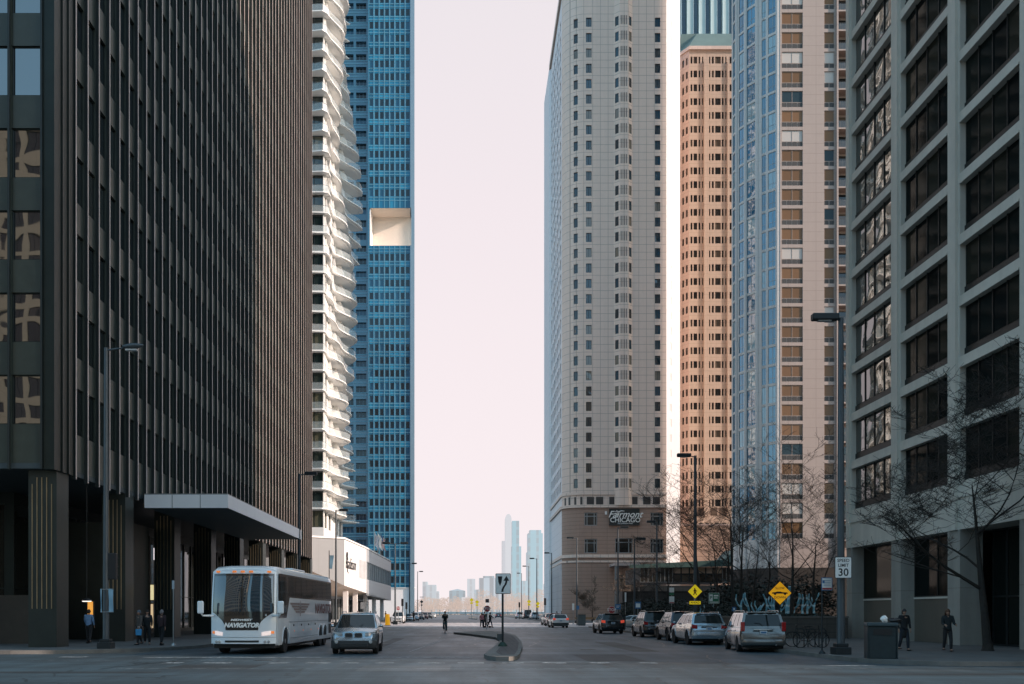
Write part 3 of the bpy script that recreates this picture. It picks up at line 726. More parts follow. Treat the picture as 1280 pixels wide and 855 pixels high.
# ------------------------------------------------------------------ blue glass tower with the square opening
def blue_tower():
    Y = 318.0; xr = -17.5; xl = gx(461, Y); xll = gx(425, Y)
    t = thing('glass_tower', 'blue glass tower with a large square opening cut through its middle', 'tower', (xr, Y, 0)); off = Vector((xr, Y, 0))
    def B(mb, name, mats):
        mb.v = [(x - off.x, y - off.y, z) for x, y, z in mb.v]; return mb.build(name, mats, t)
    span = glass('blue_spandrel', [(.010, .15, .27), (.008, .105, .19), (.014, .18, .31), (.02, .22, .36), (.009, .12, .21)], 1.6, .12, .05)
    span2 = glass('blue_spandrel_side', [(.045, .17, .25), (.035, .14, .22)], 1.9, .12, .05)
    gls = glass('blue_window', [(.006, .020, .030), (.008, .045, .08), (.005, .014, .022), (.008, .026, .04), (.012, .09, .16)], 1.6, .03, .35, .5, .06)
    pier = plain('pale_blue_pier', (.22, .31, .37), .4, metal=.3, var=.08)
    fh = 4.1; z0 = 9.6; nf = 47; top = z0 + nf * fh
    mw = gx(513, Y) - xl; cols = 8; cw = mw / cols
    hz0, hz1 = gz(307, Y), gz(260, Y)
    mp = plane_map(xl, Y, 1, 0); holes = []
    for k in range(nf):
        za, zc = z0 + k * fh + 1.35, z0 + k * fh + 3.55
        if zc > hz0 - .2 and za < hz1 + .2: continue
        for c in range(cols): holes.append((c * cw + .2, (c + 1) * cw - .2, za, zc))
    mb = MB(); wall_holes(mb, mp, 0, mw, z0, top, holes + [(.25, mw - .05, hz0, hz1)], .14); B(mb, 'wall', span)
    def dr(mb, m_, h): pane(mb, m_, h, .13, (), .06, fd=.02)
    before = set(KIDS(t)); put_windows(t, [(mp, h, dr) for h in holes], [gls, pier])
    # side strip set back on the left
    mp2 = plane_map(xll, Y + 3, 1, 0); w2 = xl - xll; h2 = []
    for k in range(nf):
        h2.append((w2 - 4.4, w2 - 1.1, z0 + k * fh + .9, z0 + k * fh + 3.1)); h2.append((w2 - 8.8, w2 - 5.2, z0 + k * fh + .9, z0 + k * fh + 3.1))
    mb = MB(); wall_holes(mb, mp2, 0, w2, z0, top, h2, .9); B(mb, 'wall', span2)
    put_windows(t, [(mp2, h, lambda mb, m_, h: pane(mb, m_, h, .85, (.33, .66), .08)) for h in h2], [gls, pier], most=0)
    for o in set(KIDS(t)) - before:
        if o.name.startswith('window'): o.data.transform(Matrix.Translation(-off))
    fr = plain('pale_mullion', (.16, .36, .46), .4, var=.1)
    for k in range(nf + 1):
        mb = MB()
        for dz in (0, 1.0):
            z = z0 + k * fh + dz
            if hz0 - .1 < z < hz1 + .1: continue
            mb.box(xl, xl + mw, Y - .10, Y - .003, z - .07, z + .07); mb.box(xll, xl - .02, Y + 2.9, Y + 2.997, z - .12, z + .12)
        if mb.v: B(mb, 'band', fr)
    for c in range(1, cols):
        mb = MB()
        mb.box(xl + c * cw - .07, xl + c * cw + .07, Y - .16, Y - .10, z0, hz0); mb.box(xl + c * cw - .07, xl + c * cw + .07, Y - .16, Y - .10, hz1, top); B(mb, 'mullion', fr)
    cp = [(xl + mw, Y - .5), (xr, Y - .5), (xr - 1.9, Y + 30), (xl + mw - 1.6, Y + 30)]
    mb = MB(); mb.prism(cp, 0, hz0); mb.prism(cp, hz1, top); mb.box(xl + mw + .3, xr, Y - .5, Y - .1, hz0, hz1); mb.prism([(xl + mw - .4, Y + 8), (xr - .5, Y + 8), (xr - 1.9, Y + 30), (xl + mw - 1.6, Y + 30)], hz0, hz1); B(mb, 'corner_pier', pier)
    mb = MB(); mb.box(xl - .25, xl, Y - .3, Y + 3, z0, top); B(mb, 'corner_pier', span2)
    # inside of the opening
    cr = plain('opening_lining', (.80, .70, .60), .6, var=.05); cr2 = plain('opening_panel', (.86, .83, .80), .6, var=.04)
    mb = MB(); a, b = xl + .25, xl + mw - .05
    mb.face([(a, Y + .15, hz1), (b, Y + .15, hz1), (b, Y + 7.5, hz1), (a, Y + 7.5, hz1)]); mb.face([(a, Y + .15, hz0), (b, Y + .15, hz0), (b, Y + 7.5, hz0), (a, Y + 7.5, hz0)])
    mb.face([(a, Y + 7.5, hz0), (b, Y + 7.5, hz0), (b, Y + 7.5, hz1), (a, Y + 7.5, hz1)]); B(mb, 'opening_lining', cr)
    mb = MB()
    for i in range(5): mb.box(a, a + .3, Y + .3 + i * 1.4, Y + 1.6 + i * 1.4, hz0 + .1, hz1 - .1)
    B(mb, 'opening_wall', cr2)
    mb = MB(); mb.face([(xll, Y + 3, 0), (xll, Y + 30, 0), (xll, Y + 30, top), (xll, Y + 3, top)]); mb.face([(xll, Y + 30, 0), (xr - 1.9, Y + 30, 0), (xr - 1.9, Y + 30, top), (xll, Y + 30, top)]); mb.face([(xll, Y + 3, top), (xr, Y, top), (xr - 1.9, Y + 30, top), (xll, Y + 30, top)]); B(mb, 'rear_wall', span2)
    mb = MB(); mb.box(xll, xl + mw, Y + .2, Y + 8, 0, z0 - .3); mb.box(xll, xr, Y - .1, Y + 8, z0 - .3, z0); B(mb, 'base_wall', plain('base_white', (.84, .80, .78), .6, var=.05))
blue_tower()
# ------------------------------------------------------------------ hotel tower with the rounded corner, right of the gap
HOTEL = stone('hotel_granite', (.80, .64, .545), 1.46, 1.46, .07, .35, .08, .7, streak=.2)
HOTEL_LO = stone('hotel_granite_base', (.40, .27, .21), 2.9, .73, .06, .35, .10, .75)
HOTEL_SIDE = stone('hotel_side', (.80, .78, .78), 1.46, 1.46, .05, .6, .06, .6)
G_HOTEL = glass('hotel_glass', [(.012, .04, .06), (.010, .03, .045), (.02, .025, .025), (.006, .012, .015), (.20, .17, .13), (.01, .05, .08), (.05, .045, .04), (.008, .02, .03)], 1.9, .03, .5, .6, .08)
G_DARK = glass('dark_glass', [(.008, .012, .013), (.015, .018, .018), (.03, .03, .028), (.006, .009, .010), (.10, .08, .06)], 1.7, .03, .3, .5, .05)
def part_builder(t, off):
    def B(mb, name, mats, parent=t):
        mb.v = [(x - off.x, y - off.y, z) for x, y, z in mb.v]; return mb.build(name, mats, parent)
    return B
def add_windows(t, off, items, mats, most=100):
    before = set(KIDS(t)); put_windows(t, items, mats, most=most)
    for o in set(KIDS(t)) - before: o.data.transform(Matrix.Translation(-off))
def hotel_tower():
    Y = 190.0; X0, X1 = 17.9, gx(833, Y)
    t = thing('hotel_tower', 'grey stone hotel tower with a rounded corner and a dark name board above the street', 'hotel', (X0, Y, 0)); off = Vector((X0, Y, 0)); B = part_builder(t, off)
    fh = 2.92; zt = 121.0; rad = 4.2
    zl = gz(604.6 + 5.2, Y)                               # sill of the lowest regular window
    # the front: arc (quarter round) then flat
    A = rad * math.pi / 2; flat = X1 - (X0 + rad); SIDE = 26.0
    def mp(u, v, d):
        if u < SIDE:                                      # street side, running from far to near
            return (X0 + d, Y + rad + SIDE - u, v)
        if u < SIDE + A:
            th = (u - SIDE) / rad; r = rad - d; return (X0 + rad - r * math.cos(th), Y + rad - r * math.sin(th), v)
        return (X0 + rad + (u - SIDE - A), Y + d, v)
    def U(px): return SIDE + A + gx(px, Y) - (X0 + rad)
    nfl = int((zt - 3 - zl) / fh)
    holes, items = [], []
    def dr(bars, fr=.07, dep=.22): return lambda mb, m_, h: pane(mb, m_, h, dep, bars, fr)
    for k in range(nfl):
        a, b = zl + k * fh, zl + k * fh + 1.75
        for c, (w_, bars) in ((U(736), (.54, (.5,))), (U(822), (.52, (.5,))), (SIDE + A * .70, (.42, (.5,)))):
            h = (c - w_, c + w_, a, b); holes.append(h); items.append((mp, h, dr(bars)))
    seg = 10
    # curved wall sections need splitting lines
    cuts = [SIDE + A * i / seg for i in range(seg + 1)]
    mb = MB()
    cu = [SIDE + A * .70 - .85, SIDE + A * .70 + .85]
    grid_h = [(c, c + 1e-3, zt + 50, zt + 51) for c in cuts]
    # central projecting bay is its own part, leave the strip behind it plain
    wall_holes(mb, mp, SIDE, SIDE + A + flat, gz(632, Y), zt, [h for h in holes] + [(c, c, zt, zt) for c in cuts], .22)
    B(mb, 'wall', HOTEL)
    sh = []
    for k in range(nfl + 1):
        for j in range(7):
            h = (1.2 + j * 3.5, 1.2 + j * 3.5 + 2.0, zl + k * fh - .1, zl + k * fh + 1.9); sh.append(h)
    sh = [h for h in sh if h[3] < 96 + 25]
    mb = MB(); wall_holes(mb, mp, 0, SIDE, gz(700, Y), zt, sh, .3); B(mb, 'street_wall', HOTEL_SIDE)
    gs = glass('hotel_side_glass', [(.09, .15, .20), (.12, .19, .25), (.07, .11, .15)], 2.2, .05, .1)
    add_windows(t, off, items, [G_HOTEL, M_METAL_DK], 70)
    add_windows(t, off, [(mp, h, dr((.5,), .08, .28)) for h in sh], [gs, M_STEEL], 30)
    # projecting bay with five narrow lights a floor
    bx0, bx1 = gx(767.5, Y), gx(790.5, Y); pj = .9
    zb0 = gz(622, Y); bay_pts = [(bx0, 0), (bx0 + .95, -pj), (bx1 - .95, -pj), (bx1, 0)]
    mb = MB(); bi = []
    for i in range(3):
        (xa, ya), (xb, yb) = bay_pts[i], bay_pts[i + 1]; l = math.hypot(xb - xa, yb - ya); m_ = plane_map(xa, Y + ya, xb - xa, yb - ya)
        hh = []
        for k in range(nfl):
            a, b = zl + k * fh - .05, zl + k * fh + 1.70
            if i == 1:
                n = 4; s = (l - .2) / n
                for j in range(n): hh.append((.1 + j * s + .10, .1 + (j + 1) * s - .10, a, b))
            else: hh.append((.25, l - .25, a, b))
        wall_holes(mb, m_, 0, l, zb0 - 1.5, zt - 1, hh, .12); bi += [(m_, h, dr((), .05, .10)) for h in hh]
    mb.face([(bx0, Y, zb0 - 1.5), (bx0 + .95, Y - pj, zb0 - 1.5), (bx1 - .95, Y - pj, zb0 - 1.5), (bx1, Y, zb0 - 1.5)])
    bw = B(mb, 'bay', HOTEL); bm_ = MB()
    gb = glass('bay_glass', [(.02, .05, .07), (.012, .02, .022), (.02, .03, .035), (.2, .17, .13)], 1.6, .03, .4)
    for m_, h, d in bi: d(bm_, m_, h)
    o = B(bm_, 'bay_window', [gb, M_METAL_DK], bw); o['kind'] = 'stuff'
    # louvre row, cornices and base
    lv = plain('louvre', (.07, .06, .055), .6, var=.2)
    for p0, p1 in ((707, 717), (718.5, 724.5), (733.5, 742.5), (745, 754), (761.5, 772), (774, 784.5), (787, 797), (804, 813), (816, 825)):
        mb = MB(); xa, xb = gx(p0, Y), gx(p1, Y)
        if p0 < 726:
            def cmap(u, v, d): return mp(u, v, d)
            ua = SIDE + A * (.28 if p0 < 710 else .66); 
            mb.face([mp(ua, gz(631, Y), -.05), mp(ua + 1.6, gz(631, Y), -.05), mp(ua + 1.6, gz(621, Y), -.05), mp(ua, gz(621, Y), -.05)])
        else:
            for i in range(8): z = gz(631, Y) + i * .19; mb.box(xa, xb, Y - .08, Y - .03, z, z + .14)
            mb.box(xa, xb, Y - .03, Y - .004, gz(631, Y), gz(621, Y))
        B(mb, 'louvre', lv)
    def ring(z0, z1, out, name, m):
        mb = MB(); us = [0, SIDE] + cuts[1:] + [SIDE + A + flat]
        for a, b in zip(us, us[1:]):
            P_ = [mp(a, 0, -out), mp(b, 0, -out), mp(b, 0, .02), mp(a, 0, .02)]
            mb.prism([(p[0], p[1]) for p in P_], z0, z1)
        return B(mb, name, m)
    for py, hh_, o_ in ((618.5, .45, .25), (634.5, .55, .35), (672 + 7.5, .0, 0), (697, .6, .3), (703, .35, .2)):
        if hh_: ring(gz(py, Y), gz(py, Y) + hh_, o_, 'cornice', HOTEL)
    ring(zt, zt + 1.2, .4, 'cornice', HOTEL)
    # base: three rows of large windows below the louvres
    bh = []
    for c, w_ in ((738.5, 8), (821, 8)):
        for ya, yb in ((657, 640.5), (691.5, 673.5)): bh.append((U(c) - w_ * Y / F, U(c) + w_ * Y / F, gz(ya, Y), gz(yb, Y)))
    bh.append((U(780) - 11 * Y / F, U(780) + 11 * Y / F, gz(691.5, Y), gz(672.5, Y)))
    bh += [(U(768) , U(800), .6, gz(722, Y)), (U(803), U(826), .6, gz(722, Y))]
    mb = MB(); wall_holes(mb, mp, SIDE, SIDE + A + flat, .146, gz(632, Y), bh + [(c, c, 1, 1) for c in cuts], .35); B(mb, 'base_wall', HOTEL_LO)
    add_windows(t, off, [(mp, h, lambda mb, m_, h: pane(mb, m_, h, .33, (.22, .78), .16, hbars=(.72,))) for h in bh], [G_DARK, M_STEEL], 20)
    sb = []
    for j in range(8): sb.append((1.0 + j * 3.1, 1.0 + j * 3.1 + 1.7, .6, gz(712, Y)))
    mb = MB(); wall_holes(mb, mp, 0, SIDE, .146, gz(700, Y), sb, .35); B(mb, 'street_wall', HOTEL_SIDE)
    add_windows(t, off, [(mp, h, dr((.5,), .08, .3)) for h in sb], [gs, M_STEEL], 10)
    mb = MB()
    for j in range(9): a = mp(.3 + j * 3.1, 0, -.35); mb.box(a[0], a[0] + .4, a[1] - .45, a[1] + .25, .15, gz(704, Y))
    B(mb, 'pilaster', HOTEL_SIDE)
    # far wing beyond the street side and the bright chamfered end
    mb = MB(); xw = gx(685.3, 222); z_ = gz(94, 222); mb.prism([(xw, Y + rad + SIDE), (xw + .7, Y + rad + SIDE - 1.4), (X0 + .02, Y + rad + SIDE - 1.4), (X0 + 2, Y + rad + SIDE + 14), (xw, Y + rad + SIDE + 14)], .146, z_); B(mb, 'far_wing', HOTEL_SIDE)
    white = stone('sunlit_end_wall', (.60, .60, .62), 1.46, 2.92, .03, .85, .03, .5)
    cx1, cy1 = gx(847.5, Y + 3.2), Y + 3.2
    m_ = plane_map(X1, Y, cx1 - X1 + .0, cy1 - Y); cx1, cy1 = X1 + 3.0, Y + 2.0
    m_ = plane_map(X1, Y, 3.0, 2.0); l = math.hypot(3, 2)
    hh = [(.75, 1.35, zl + k * fh, zl + k * fh + 1.5) for k in range(nfl)]
    mb = MB(); wall_holes(mb, m_, 0, l, .146, zt, hh, .05); B(mb, 'end_wall', white)
    pw = glass('pale_window', [(.62, .60, .60), (.55, .54, .55)], 1.5, .2, 0)
    add_windows(t, off, [(m_, h, lambda mb, q, h: pane(mb, q, h, .05, (), .04)) for h in hh], [pw, M_WHITE], 0)
    mb = MB()
    for j in range(2): 
        for i in range(5): a = m_(.5 + j * 1.5 + .0, 0, -.03); b = m_(.5 + j * 1.5 + 1.0, 0, -.03); z = gz(630, Y) + i * .35; mb.face([(a[0], a[1], z), (b[0], b[1], z), (b[0], b[1], z + .2), (a[0], a[1], z + .2)])
    B(mb, 'vent', pw)
    mb = MB(); mb.face([(cx1, cy1, 0), (cx1, Y + 44, 0), (cx1, Y + 44, zt), (cx1, cy1, zt)]); mb.face([(X0, Y + 30, 0), (cx1, Y + 44, 0), (cx1, Y + 44, zt), (X0, Y + 30, zt)]); mb.face([(X0, Y + 4, zt), (X0 + 4, Y, zt), (X1, Y, zt), (cx1, cy1, zt), (cx1, Y + 44, zt), (X0, Y + 30, zt)]); B(mb, 'rear_wall', HOTEL)
    # name board
    s = thing('name_board', 'dark rectangular hotel name board with white script lettering above white capitals', 'sign', ((gx(761, Y) + gx(799, Y)) / 2, Y - .5, (gz(657, Y) + gz(636, Y)) / 2))
    hw, hh_ = (gx(799, Y) - gx(761, Y)) / 2, (gz(636, Y) - gz(657, Y)) / 2
    mb = MB(); mb.box(-hw, hw, 0, .45, -hh_, hh_); mb.build('board', plain('board_dark', (.022, .024, .022), .5, var=.2), s)
    mb = MB(); e = .12
    for q in ((-hw, hw, hh_ - e, hh_), (-hw, hw, -hh_, -hh_ + e), (-hw, -hw + e, -hh_ + e, hh_ - e), (hw - e, hw, -hh_ + e, hh_ - e)): mb.box(q[0], q[1], -.05, -.003, q[2], q[3])
    mb.build('border', plain('board_border', (.05, .045, .04), .5), s)
    text(s, 'Fairmont', 1.75, (.1, -.06, .45), (R(90), 0, 0), M_WHITE, shear=.4, offset=.02, ext=.03)
    text(s, 'CHICAGO', 1.25, (.15, -.06, -.62), (R(90), 0, 0), M_WHITE, offset=.015, ext=.03)
    text(s, 'MILLENNIUM PARK', .34, (.15, -.06, -1.25), (R(90), 0, 0), M_WHITE, ext=.03)
    mb = MB(); mb.tube([(-2.1, -.06, .05), (-1.95, -.06, -.15), (-1.6, -.06, -.1), (-1.3, -.06, .5), (-1.15, -.06, 1.05), (-1.5, -.06, 1.2), (-1.75, -.06, 1.0), (-1.3, -.06, .95), (-.6, -.06, 1.15), (.0, -.06, 1.1)], [.05, .09, .08, .08, .07, .06, .06, .07, .09, .04], 5); mb.build('lettering', M_WHITE, s)
    # small floodlight beside it
    q = thing('floodlight', 'small white floodlight on the stone wall left of the name board', 'lamp', (gx(756.8, Y), Y - .7, gz(641.5, Y)))
    mb = MB(); mb.box(-.18, .18, -.1, .2, -.3, .3); mb.build('housing', M_WHITE, q); mb = MB(); mb.tube([(0, .2, 0), (0, .7, -.1)], .05); mb.build('bracket', M_METAL_DK, q)
hotel_tower()

# ------------------------------------------------------------------ pink-orange tower with copper roof
ORANGE = stone('pink_granite', (.46, .365, .295), 2.0, 1.46, .05, .6, .08, .7)
ORANGE_L = stone('pale_and_skylit_granite', (.47, .38, .345), 2.0, 1.46, .05, .6, .06, .7)
COPPER = plain('green_copper', (.13, .19, .175), .6, metal=.1, var=.2, scale=.3)
def orange_tower():
    Y = 211.0; X0, X1 = gx(861.5, Y), gx(935, Y)
    t = thing('granite_tower', 'pink-orange granite tower with paired windows under a green copper roof', 'tower', (X0, Y, 0)); off = Vector((X0, Y, 0)); B = part_builder(t, off)
    zt = gz(63, Y); fh = 17.3 * Y / F; z_first = gz(79.4, Y); n = 33
    mp = plane_map(X0, Y, 1, 0)
    groups = [(863.2, 865.6, 0), (867, 871.6, 1), (873.2, 875.4, 0), (877.6, 879.2, 0), (886.3, 887.9, 0), (889.8, 892.4, 0), (894, 901, 1), (902.2, 904.6, 0), (906.6, 908.2, 0), (912, 914.5, 0), (917, 922, 1)]
    hs = []; it = []
    for k in range(n):
        z = z_first - k * fh
        for a, b, wd in groups:
            h = ((a - 861.5) * Y / F, (b - 861.5) * Y / F, z, z + 1.45); hs.append(h); it.append((mp, h, (lambda mb, m_, h, wd=wd: pane(mb, m_, h, .2, (.5,) if wd else (), .07))))
    lz = gz(645, Y)
    mb = MB(); wall_holes(mb, mp, 0, X1 - X0, 17, zt, hs, .22); B(mb, 'wall', ORANGE); add_windows(t, off, it, [G_DARK, M_METAL_DK], 80)
    for a, b in ((884.6, 889.2), (905.6, 911)):               # shallow vertical piers
        mb = MB(); mb.box(gx(879.8, Y) if a < 890 else gx(909, Y), gx(885.6, Y) if a < 890 else gx(911.4, Y), Y - .35, Y - .004, gz(645, Y), gz(77, Y)); B(mb, 'pier', ORANGE)
    # chamfered side, its grey skylight put into a paler stone colour
    dx, dy = -1.9, 3.2; mp2 = plane_map(X0 + dx, Y + dy, -dx, -dy); l = math.hypot(dx, dy); h2 = []
    for k in range(n):
        z = z_first - k * fh
        for a in (.10, .42, .72): h2.append((l * a, l * (a + .16), z, z + 1.5))
    mb = MB(); wall_holes(mb, mp2, 0, l, 17, zt, h2, .2); B(mb, 'chamfer_wall', ORANGE_L); add_windows(t, off, [(mp2, h, lambda mb, m_, h: pane(mb, m_, h, .2, (), .06)) for h in h2], [G_DARK, M_METAL_DK], 20)
    for c in (876, 892.5, 903):
        mb = MB(); mb.box(gx(c - 4, Y), gx(c + 4, Y), Y - .05, Y - .003, gz(644.5, Y), gz(634.5, Y)); B(mb, 'louvre', plain('louvre_brown', (.10, .07, .05), .6))
    for c in (876, 884, 896, 905):
        mb = MB(); mb.box(gx(c - 2.4, Y), gx(c + 2.4, Y), Y - .05, Y - .003, gz(656, Y), gz(653.5, Y)); B(mb, 'louvre', M_BLACK)
    # cornice and hipped roof
    pl = [(X0 + dx - .3, Y + dy), (X0 - .1, Y - .5), (X1, Y - .5), (X1, Y + 25), (X0 + 4.5, Y + 25)]
    mb = MB(); mb.prism(pl, zt, zt + .7); B(mb, 'cornice', stone('cornice_pale', (.58, .47, .42), 3, 0, .04, .6))
    rz = gz(45.5, Y + 5.5); pi = [(X0 + dx + 1.2, Y + dy + 1.5), (X0 + 2.6, Y + 4.5), (X1, Y + 4.5), (X1, Y + 22), (X0 + 5.2, Y + 22)]
    mb = MB()
    for i in range(5):
        j = (i + 1) % 5; mb.face([(*pl[i], zt + .7), (*pl[j], zt + .7), (*pi[j], rz), (*pi[i], rz)])
    mb.face([(*p, rz) for p in pi]); B(mb, 'roof', COPPER)
    mb = MB(); mb.face([(X0 + dx, Y + dy, 17), (X0 + 4.5, Y + 25, 17), (X0 + 4.5, Y + 25, zt), (X0 + dx, Y + dy, zt)]); mb.face([(X0 + 4.5, Y + 25, 17), (X1, Y + 25, 17), (X1, Y + 25, zt), (X0 + 4.5, Y + 25, zt)]); mb.face([(X1, Y, 17), (X1, Y + 25, 17), (X1, Y + 25, zt), (X1, Y, zt)]); B(mb, 'rear_wall', ORANGE_L)
orange_tower()
def brown_podium():
    Y = 196.0; t = thing('stone_podium', 'windowless banded brown stone block at the foot of the pink-orange tower', 'building', (gx(842, Y), Y, 0)); off = Vector((gx(842, Y), Y, 0)); B = part_builder(t, off)
    z1 = gz(657, Y); a, b, c = gx(842, Y), gx(836, Y + 8) , gx(930, Y)
    mb = MB(); mb.prism([(a, Y), (c, Y), (c, Y + 14), (a - 1.2, Y + 14), (a - 1.9, Y + 2.6)], .146, z1); B(mb, 'wall', stone('brown_bands', (.42, .30, .235), 0, 1.05, .10, .45, .10, .7))
    mb = MB(); mb.prism([(a - .12, Y - .12), (c, Y - .12), (c, Y + 14), (a - 1.3, Y + 14), (a - 2.05, Y + 2.55)], z1, z1 + .35); B(mb, 'coping', ORANGE_L)
    mb = MB(); mb.prism([(gx(834, Y), .2), (gx(842, Y), .2), (gx(842, Y), gz(655, Y)), (gx(834, Y), gz(668, Y))], Y + .3, Y + 1.2, ax=1); B(mb, 'buttress', ORANGE_L)
brown_podium()
def striped_tower():
    Y = 300.0; X0, X1 = gx(848, Y), gx(950, Y)
    t = thing('striped_tower', 'pale teal tower with dark vertical window stripes rising behind the copper roof', 'tower', (X0, Y, 0)); off = Vector((X0, Y, 0)); B = part_builder(t, off)
    cl = plain('teal_cladding', (.46, .56, .55), .5, var=.08, scale=.1); mp = plane_map(X0, Y, 1, 0); p = 3.55
    hs = [(1.0 + i * p, 1.0 + i * p + 1.5, 3, 205) for i in range(7)]
    mb = MB(); wall_holes(mb, mp, 0, X1 - X0, 0, 210, hs, .9); mb.face([(X0, Y, 0), (X0, Y + 30, 0), (X0, Y + 30, 210), (X0, Y, 210)]); mb.face([(X0, Y + 30, 0), (X1, Y + 30, 0), (X1, Y + 30, 210), (X0, Y + 30, 210)]); mb.face([(X0, Y, 210), (X1, Y, 210), (X1, Y + 30, 210), (X0, Y + 30, 210)])
    B(mb, 'wall', cl)
    gl = glass('stripe_glass', [(.010, .035, .060), (.014, .045, .07)], 1.8, .05, .1)
    for h in hs: mb = MB(); pane(mb, mp, h, .85, (), .12, hbars=[i / 50 for i in range(1, 50)]); B(mb, 'window_strip', [gl, plain('stripe_bar', (.05, .10, .14), .5)])
    mb = MB()
    for i in range(8):
        for dx in (-.12, 1.62):
            x = X0 + 1.0 + i * p + dx; mb.box(x - .05, x + .05, Y - .25, Y - .003, 0, 210)
    B(mb, 'fin', plain('teal_fin', (.5, .62, .65), .4))
striped_tower()

# ------------------------------------------------------------------ condominium tower
CONDO = stone('condo_concrete', (.37, .30, .265), 2.05, 1.45, .045, .55, .06, .7)
CONDO_L = stone('condo_pale', (.56, .54, .52), 3.0, 2.9, .06, .7, .05, .6)
G_BROWN = glass('condo_glass', [(.19, .105, .052), (.16, .09, .045), (.21, .115, .058), (.17, .095, .048), (.50, .46, .42), (.15, .09, .045), (.03, .05, .06), (.19, .105, .055), (.20, .11, .055)], 1.30, .04, .25, .4)
G_BLUE = glass('condo_sky_tint_glass', [(.015, .15, .28), (.02, .19, .34), (.015, .12, .22), (.22, .36, .42), (.02, .17, .30)], 2.2, .02, .6, .5, .08)  # blue of the mirrored sky put into the glass colours
VENT = plain('vent_panel', (.045, .042, .040), .6, var=.2)
def condo_tower():
    Y = 148.0; X0 = gx(975, Y)
    t = thing('condo_tower', 'slender condominium tower with brown-blind windows and a faceted corner of sky-tinted glass', 'tower', (X0, Y, 0)); off = Vector((X0, Y, 0)); B = part_builder(t, off)
    fh = 24.5 * Y / F; zb = gz(675, Y) ; n = 50; zt = zb + n * fh
    X1 = gx(1045, Y); mp = plane_map(X0, Y, 1, 0); hs = []; it = []; U = lambda px: gx(px, Y) - X0
    def dr_b(mb, m_, h):                                    # blind window over four vent panels
        a, b, c, d = h; zc = c + (d - c) * .30
        pane(mb, m_, (a, b, zc, d), .15, (.5,) if b - a > 2 else (), .06)
        nv = 4 if b - a > 2 else 2; s = (b - a) / nv
        for i in range(nv):
            mb.m = 2; mb.face([m_(a + i * s + .05, c, .12), m_(a + (i + 1) * s - .05, c, .12), m_(a + (i + 1) * s - .05, zc - .06, .12), m_(a + i * s + .05, zc - .06, .12)])
        mb.m = 1; mb.face([m_(a, c, .15), m_(b, c, .15), m_(b, zc, .15), m_(a, zc, .15)]); mb.m = 0
    for k in range(n):
        z = zb + k * fh + .25
        for a, b in ((977.2, 1003.5), (1030.3, 1043)): h = (U(a), U(b), z, z + fh - .5); hs.append(h); it.append((mp, h, dr_b))
    mb = MB(); wall_holes(mb, mp, 0, X1 - X0, 8, zt, hs, .16); B(mb, 'wall', CONDO); add_windows(t, off, it, [G_BROWN, CONDO, VENT], 60)
    # recessed balcony strip at the right
    mb = MB(); Xb = 58.5; mb.box(X1, Xb, Y + 1.6, Y + 1.8, 8, zt); B(mb, 'recess_wall', CONDO)
    mb = MB(); mb.box(X1, X1 + .25, Y - .35, Y + 1.6, 8, zt); B(mb, 'fin_wall', CONDO)
    for k in range(n):
        z = zb + k * fh; mb = MB(); mb.box(X1 + .25, Xb, Y - .1, Y + 1.6, z - .12, z + .1); s = B(mb, 'balcony', CONDO)
        mb = MB(); mb.tube([(X1 + .3, Y - .02, z + 1.15), (Xb, Y - .02, z + 1.15)], .03, 4)
        for i in range(9): mb.tube([(X1 + .35 + i * .3, Y - .02, z + .1), (X1 + .35 + i * .3, Y - .02, z + 1.15)], .018, 4)
        mb.face([(X1 + .3, Y, z + .15), (Xb, Y, z + .15), (Xb, Y, z + 1.05), (X1 + .3, Y, z + 1.05)])
        B(mb, 'railing', M_METAL, s)
        mb = MB(); mb.face([(X1 + .5, Y + 1.57, z + .2), (Xb - .6, Y + 1.57, z + .2), (Xb - .6, Y + 1.57, z + 2.4), (X1 + .5, Y + 1.57, z + 2.4)]); B(mb, 'balcony_door', G_DARK, s)
    # corner facets towards the street
    pts = [(X0, Y)]
    def nxt(px, dx, dy):
        x, y = pts[-1]; k = (px - VX) / F; s = (x - k * y) / (k * dy - dx) ; pts.append((x + dx * s, y + dy * s))
    nxt(971.8, -.55, .6); nxt(946, -.9, 1.0); nxt(932, -.62, 1.0); nxt(921, -.42, 1.0); nxt(914.5, -.12, 1.0); pts.append((pts[-1][0] + 3.2, pts[-1][1] + 10))
    cols = [[], [(.02, .47), (.60, .78)], [(.02, .70)], [(.2, .62)], [(.2, .7)], [(.1, .4), (.55, .85)]]
    cols[1] = [(.03, .24), (.42, .98)]; cols[1] = [(.55, .97), (.30, .46)] ; 
    fi = []
    mb = MB()
    for i in range(len(pts) - 1):
        (xa, ya), (xb, yb) = pts[i + 1], pts[i]; l = math.hypot(xb - xa, yb - ya); m_ = plane_map(xa, ya, xb - xa, yb - ya)
        hh = []
        for k in range(n):
            z = zb + k * fh + .18
            for a, b in {0: [], 1: [(.55, .97), (.24, .44)], 2: [(.10, .90)], 3: [(.25, .85)], 4: [(.25, .80)], 5: [(.05, .3), (.5, .8)]}[i]: hh.append((l * a, l * b, z, z + fh - .36))
        wall_holes(mb, m_, 0, l, 8, zt, hh, .12)
        fi += [(m_, h, lambda mb, q, h: pane(mb, q, h, .1, (.5,), .05, hbars=(.32,))) for h in hh]
    B(mb, 'corner_wall', CONDO_L); add_windows(t, off, fi, [G_BLUE, M_STEEL], 40)
    for (x, y) in pts[1:5]:
        mb = MB(); mb.lathe([(.28, 8), (.28, zt)], (x, y, 0), n=10); B(mb, 'round_pier', CONDO_L)
    # body: rear, base, and an unseen wing sized to shade the hotel front
    XR = 100.0; Yb = Y + 23
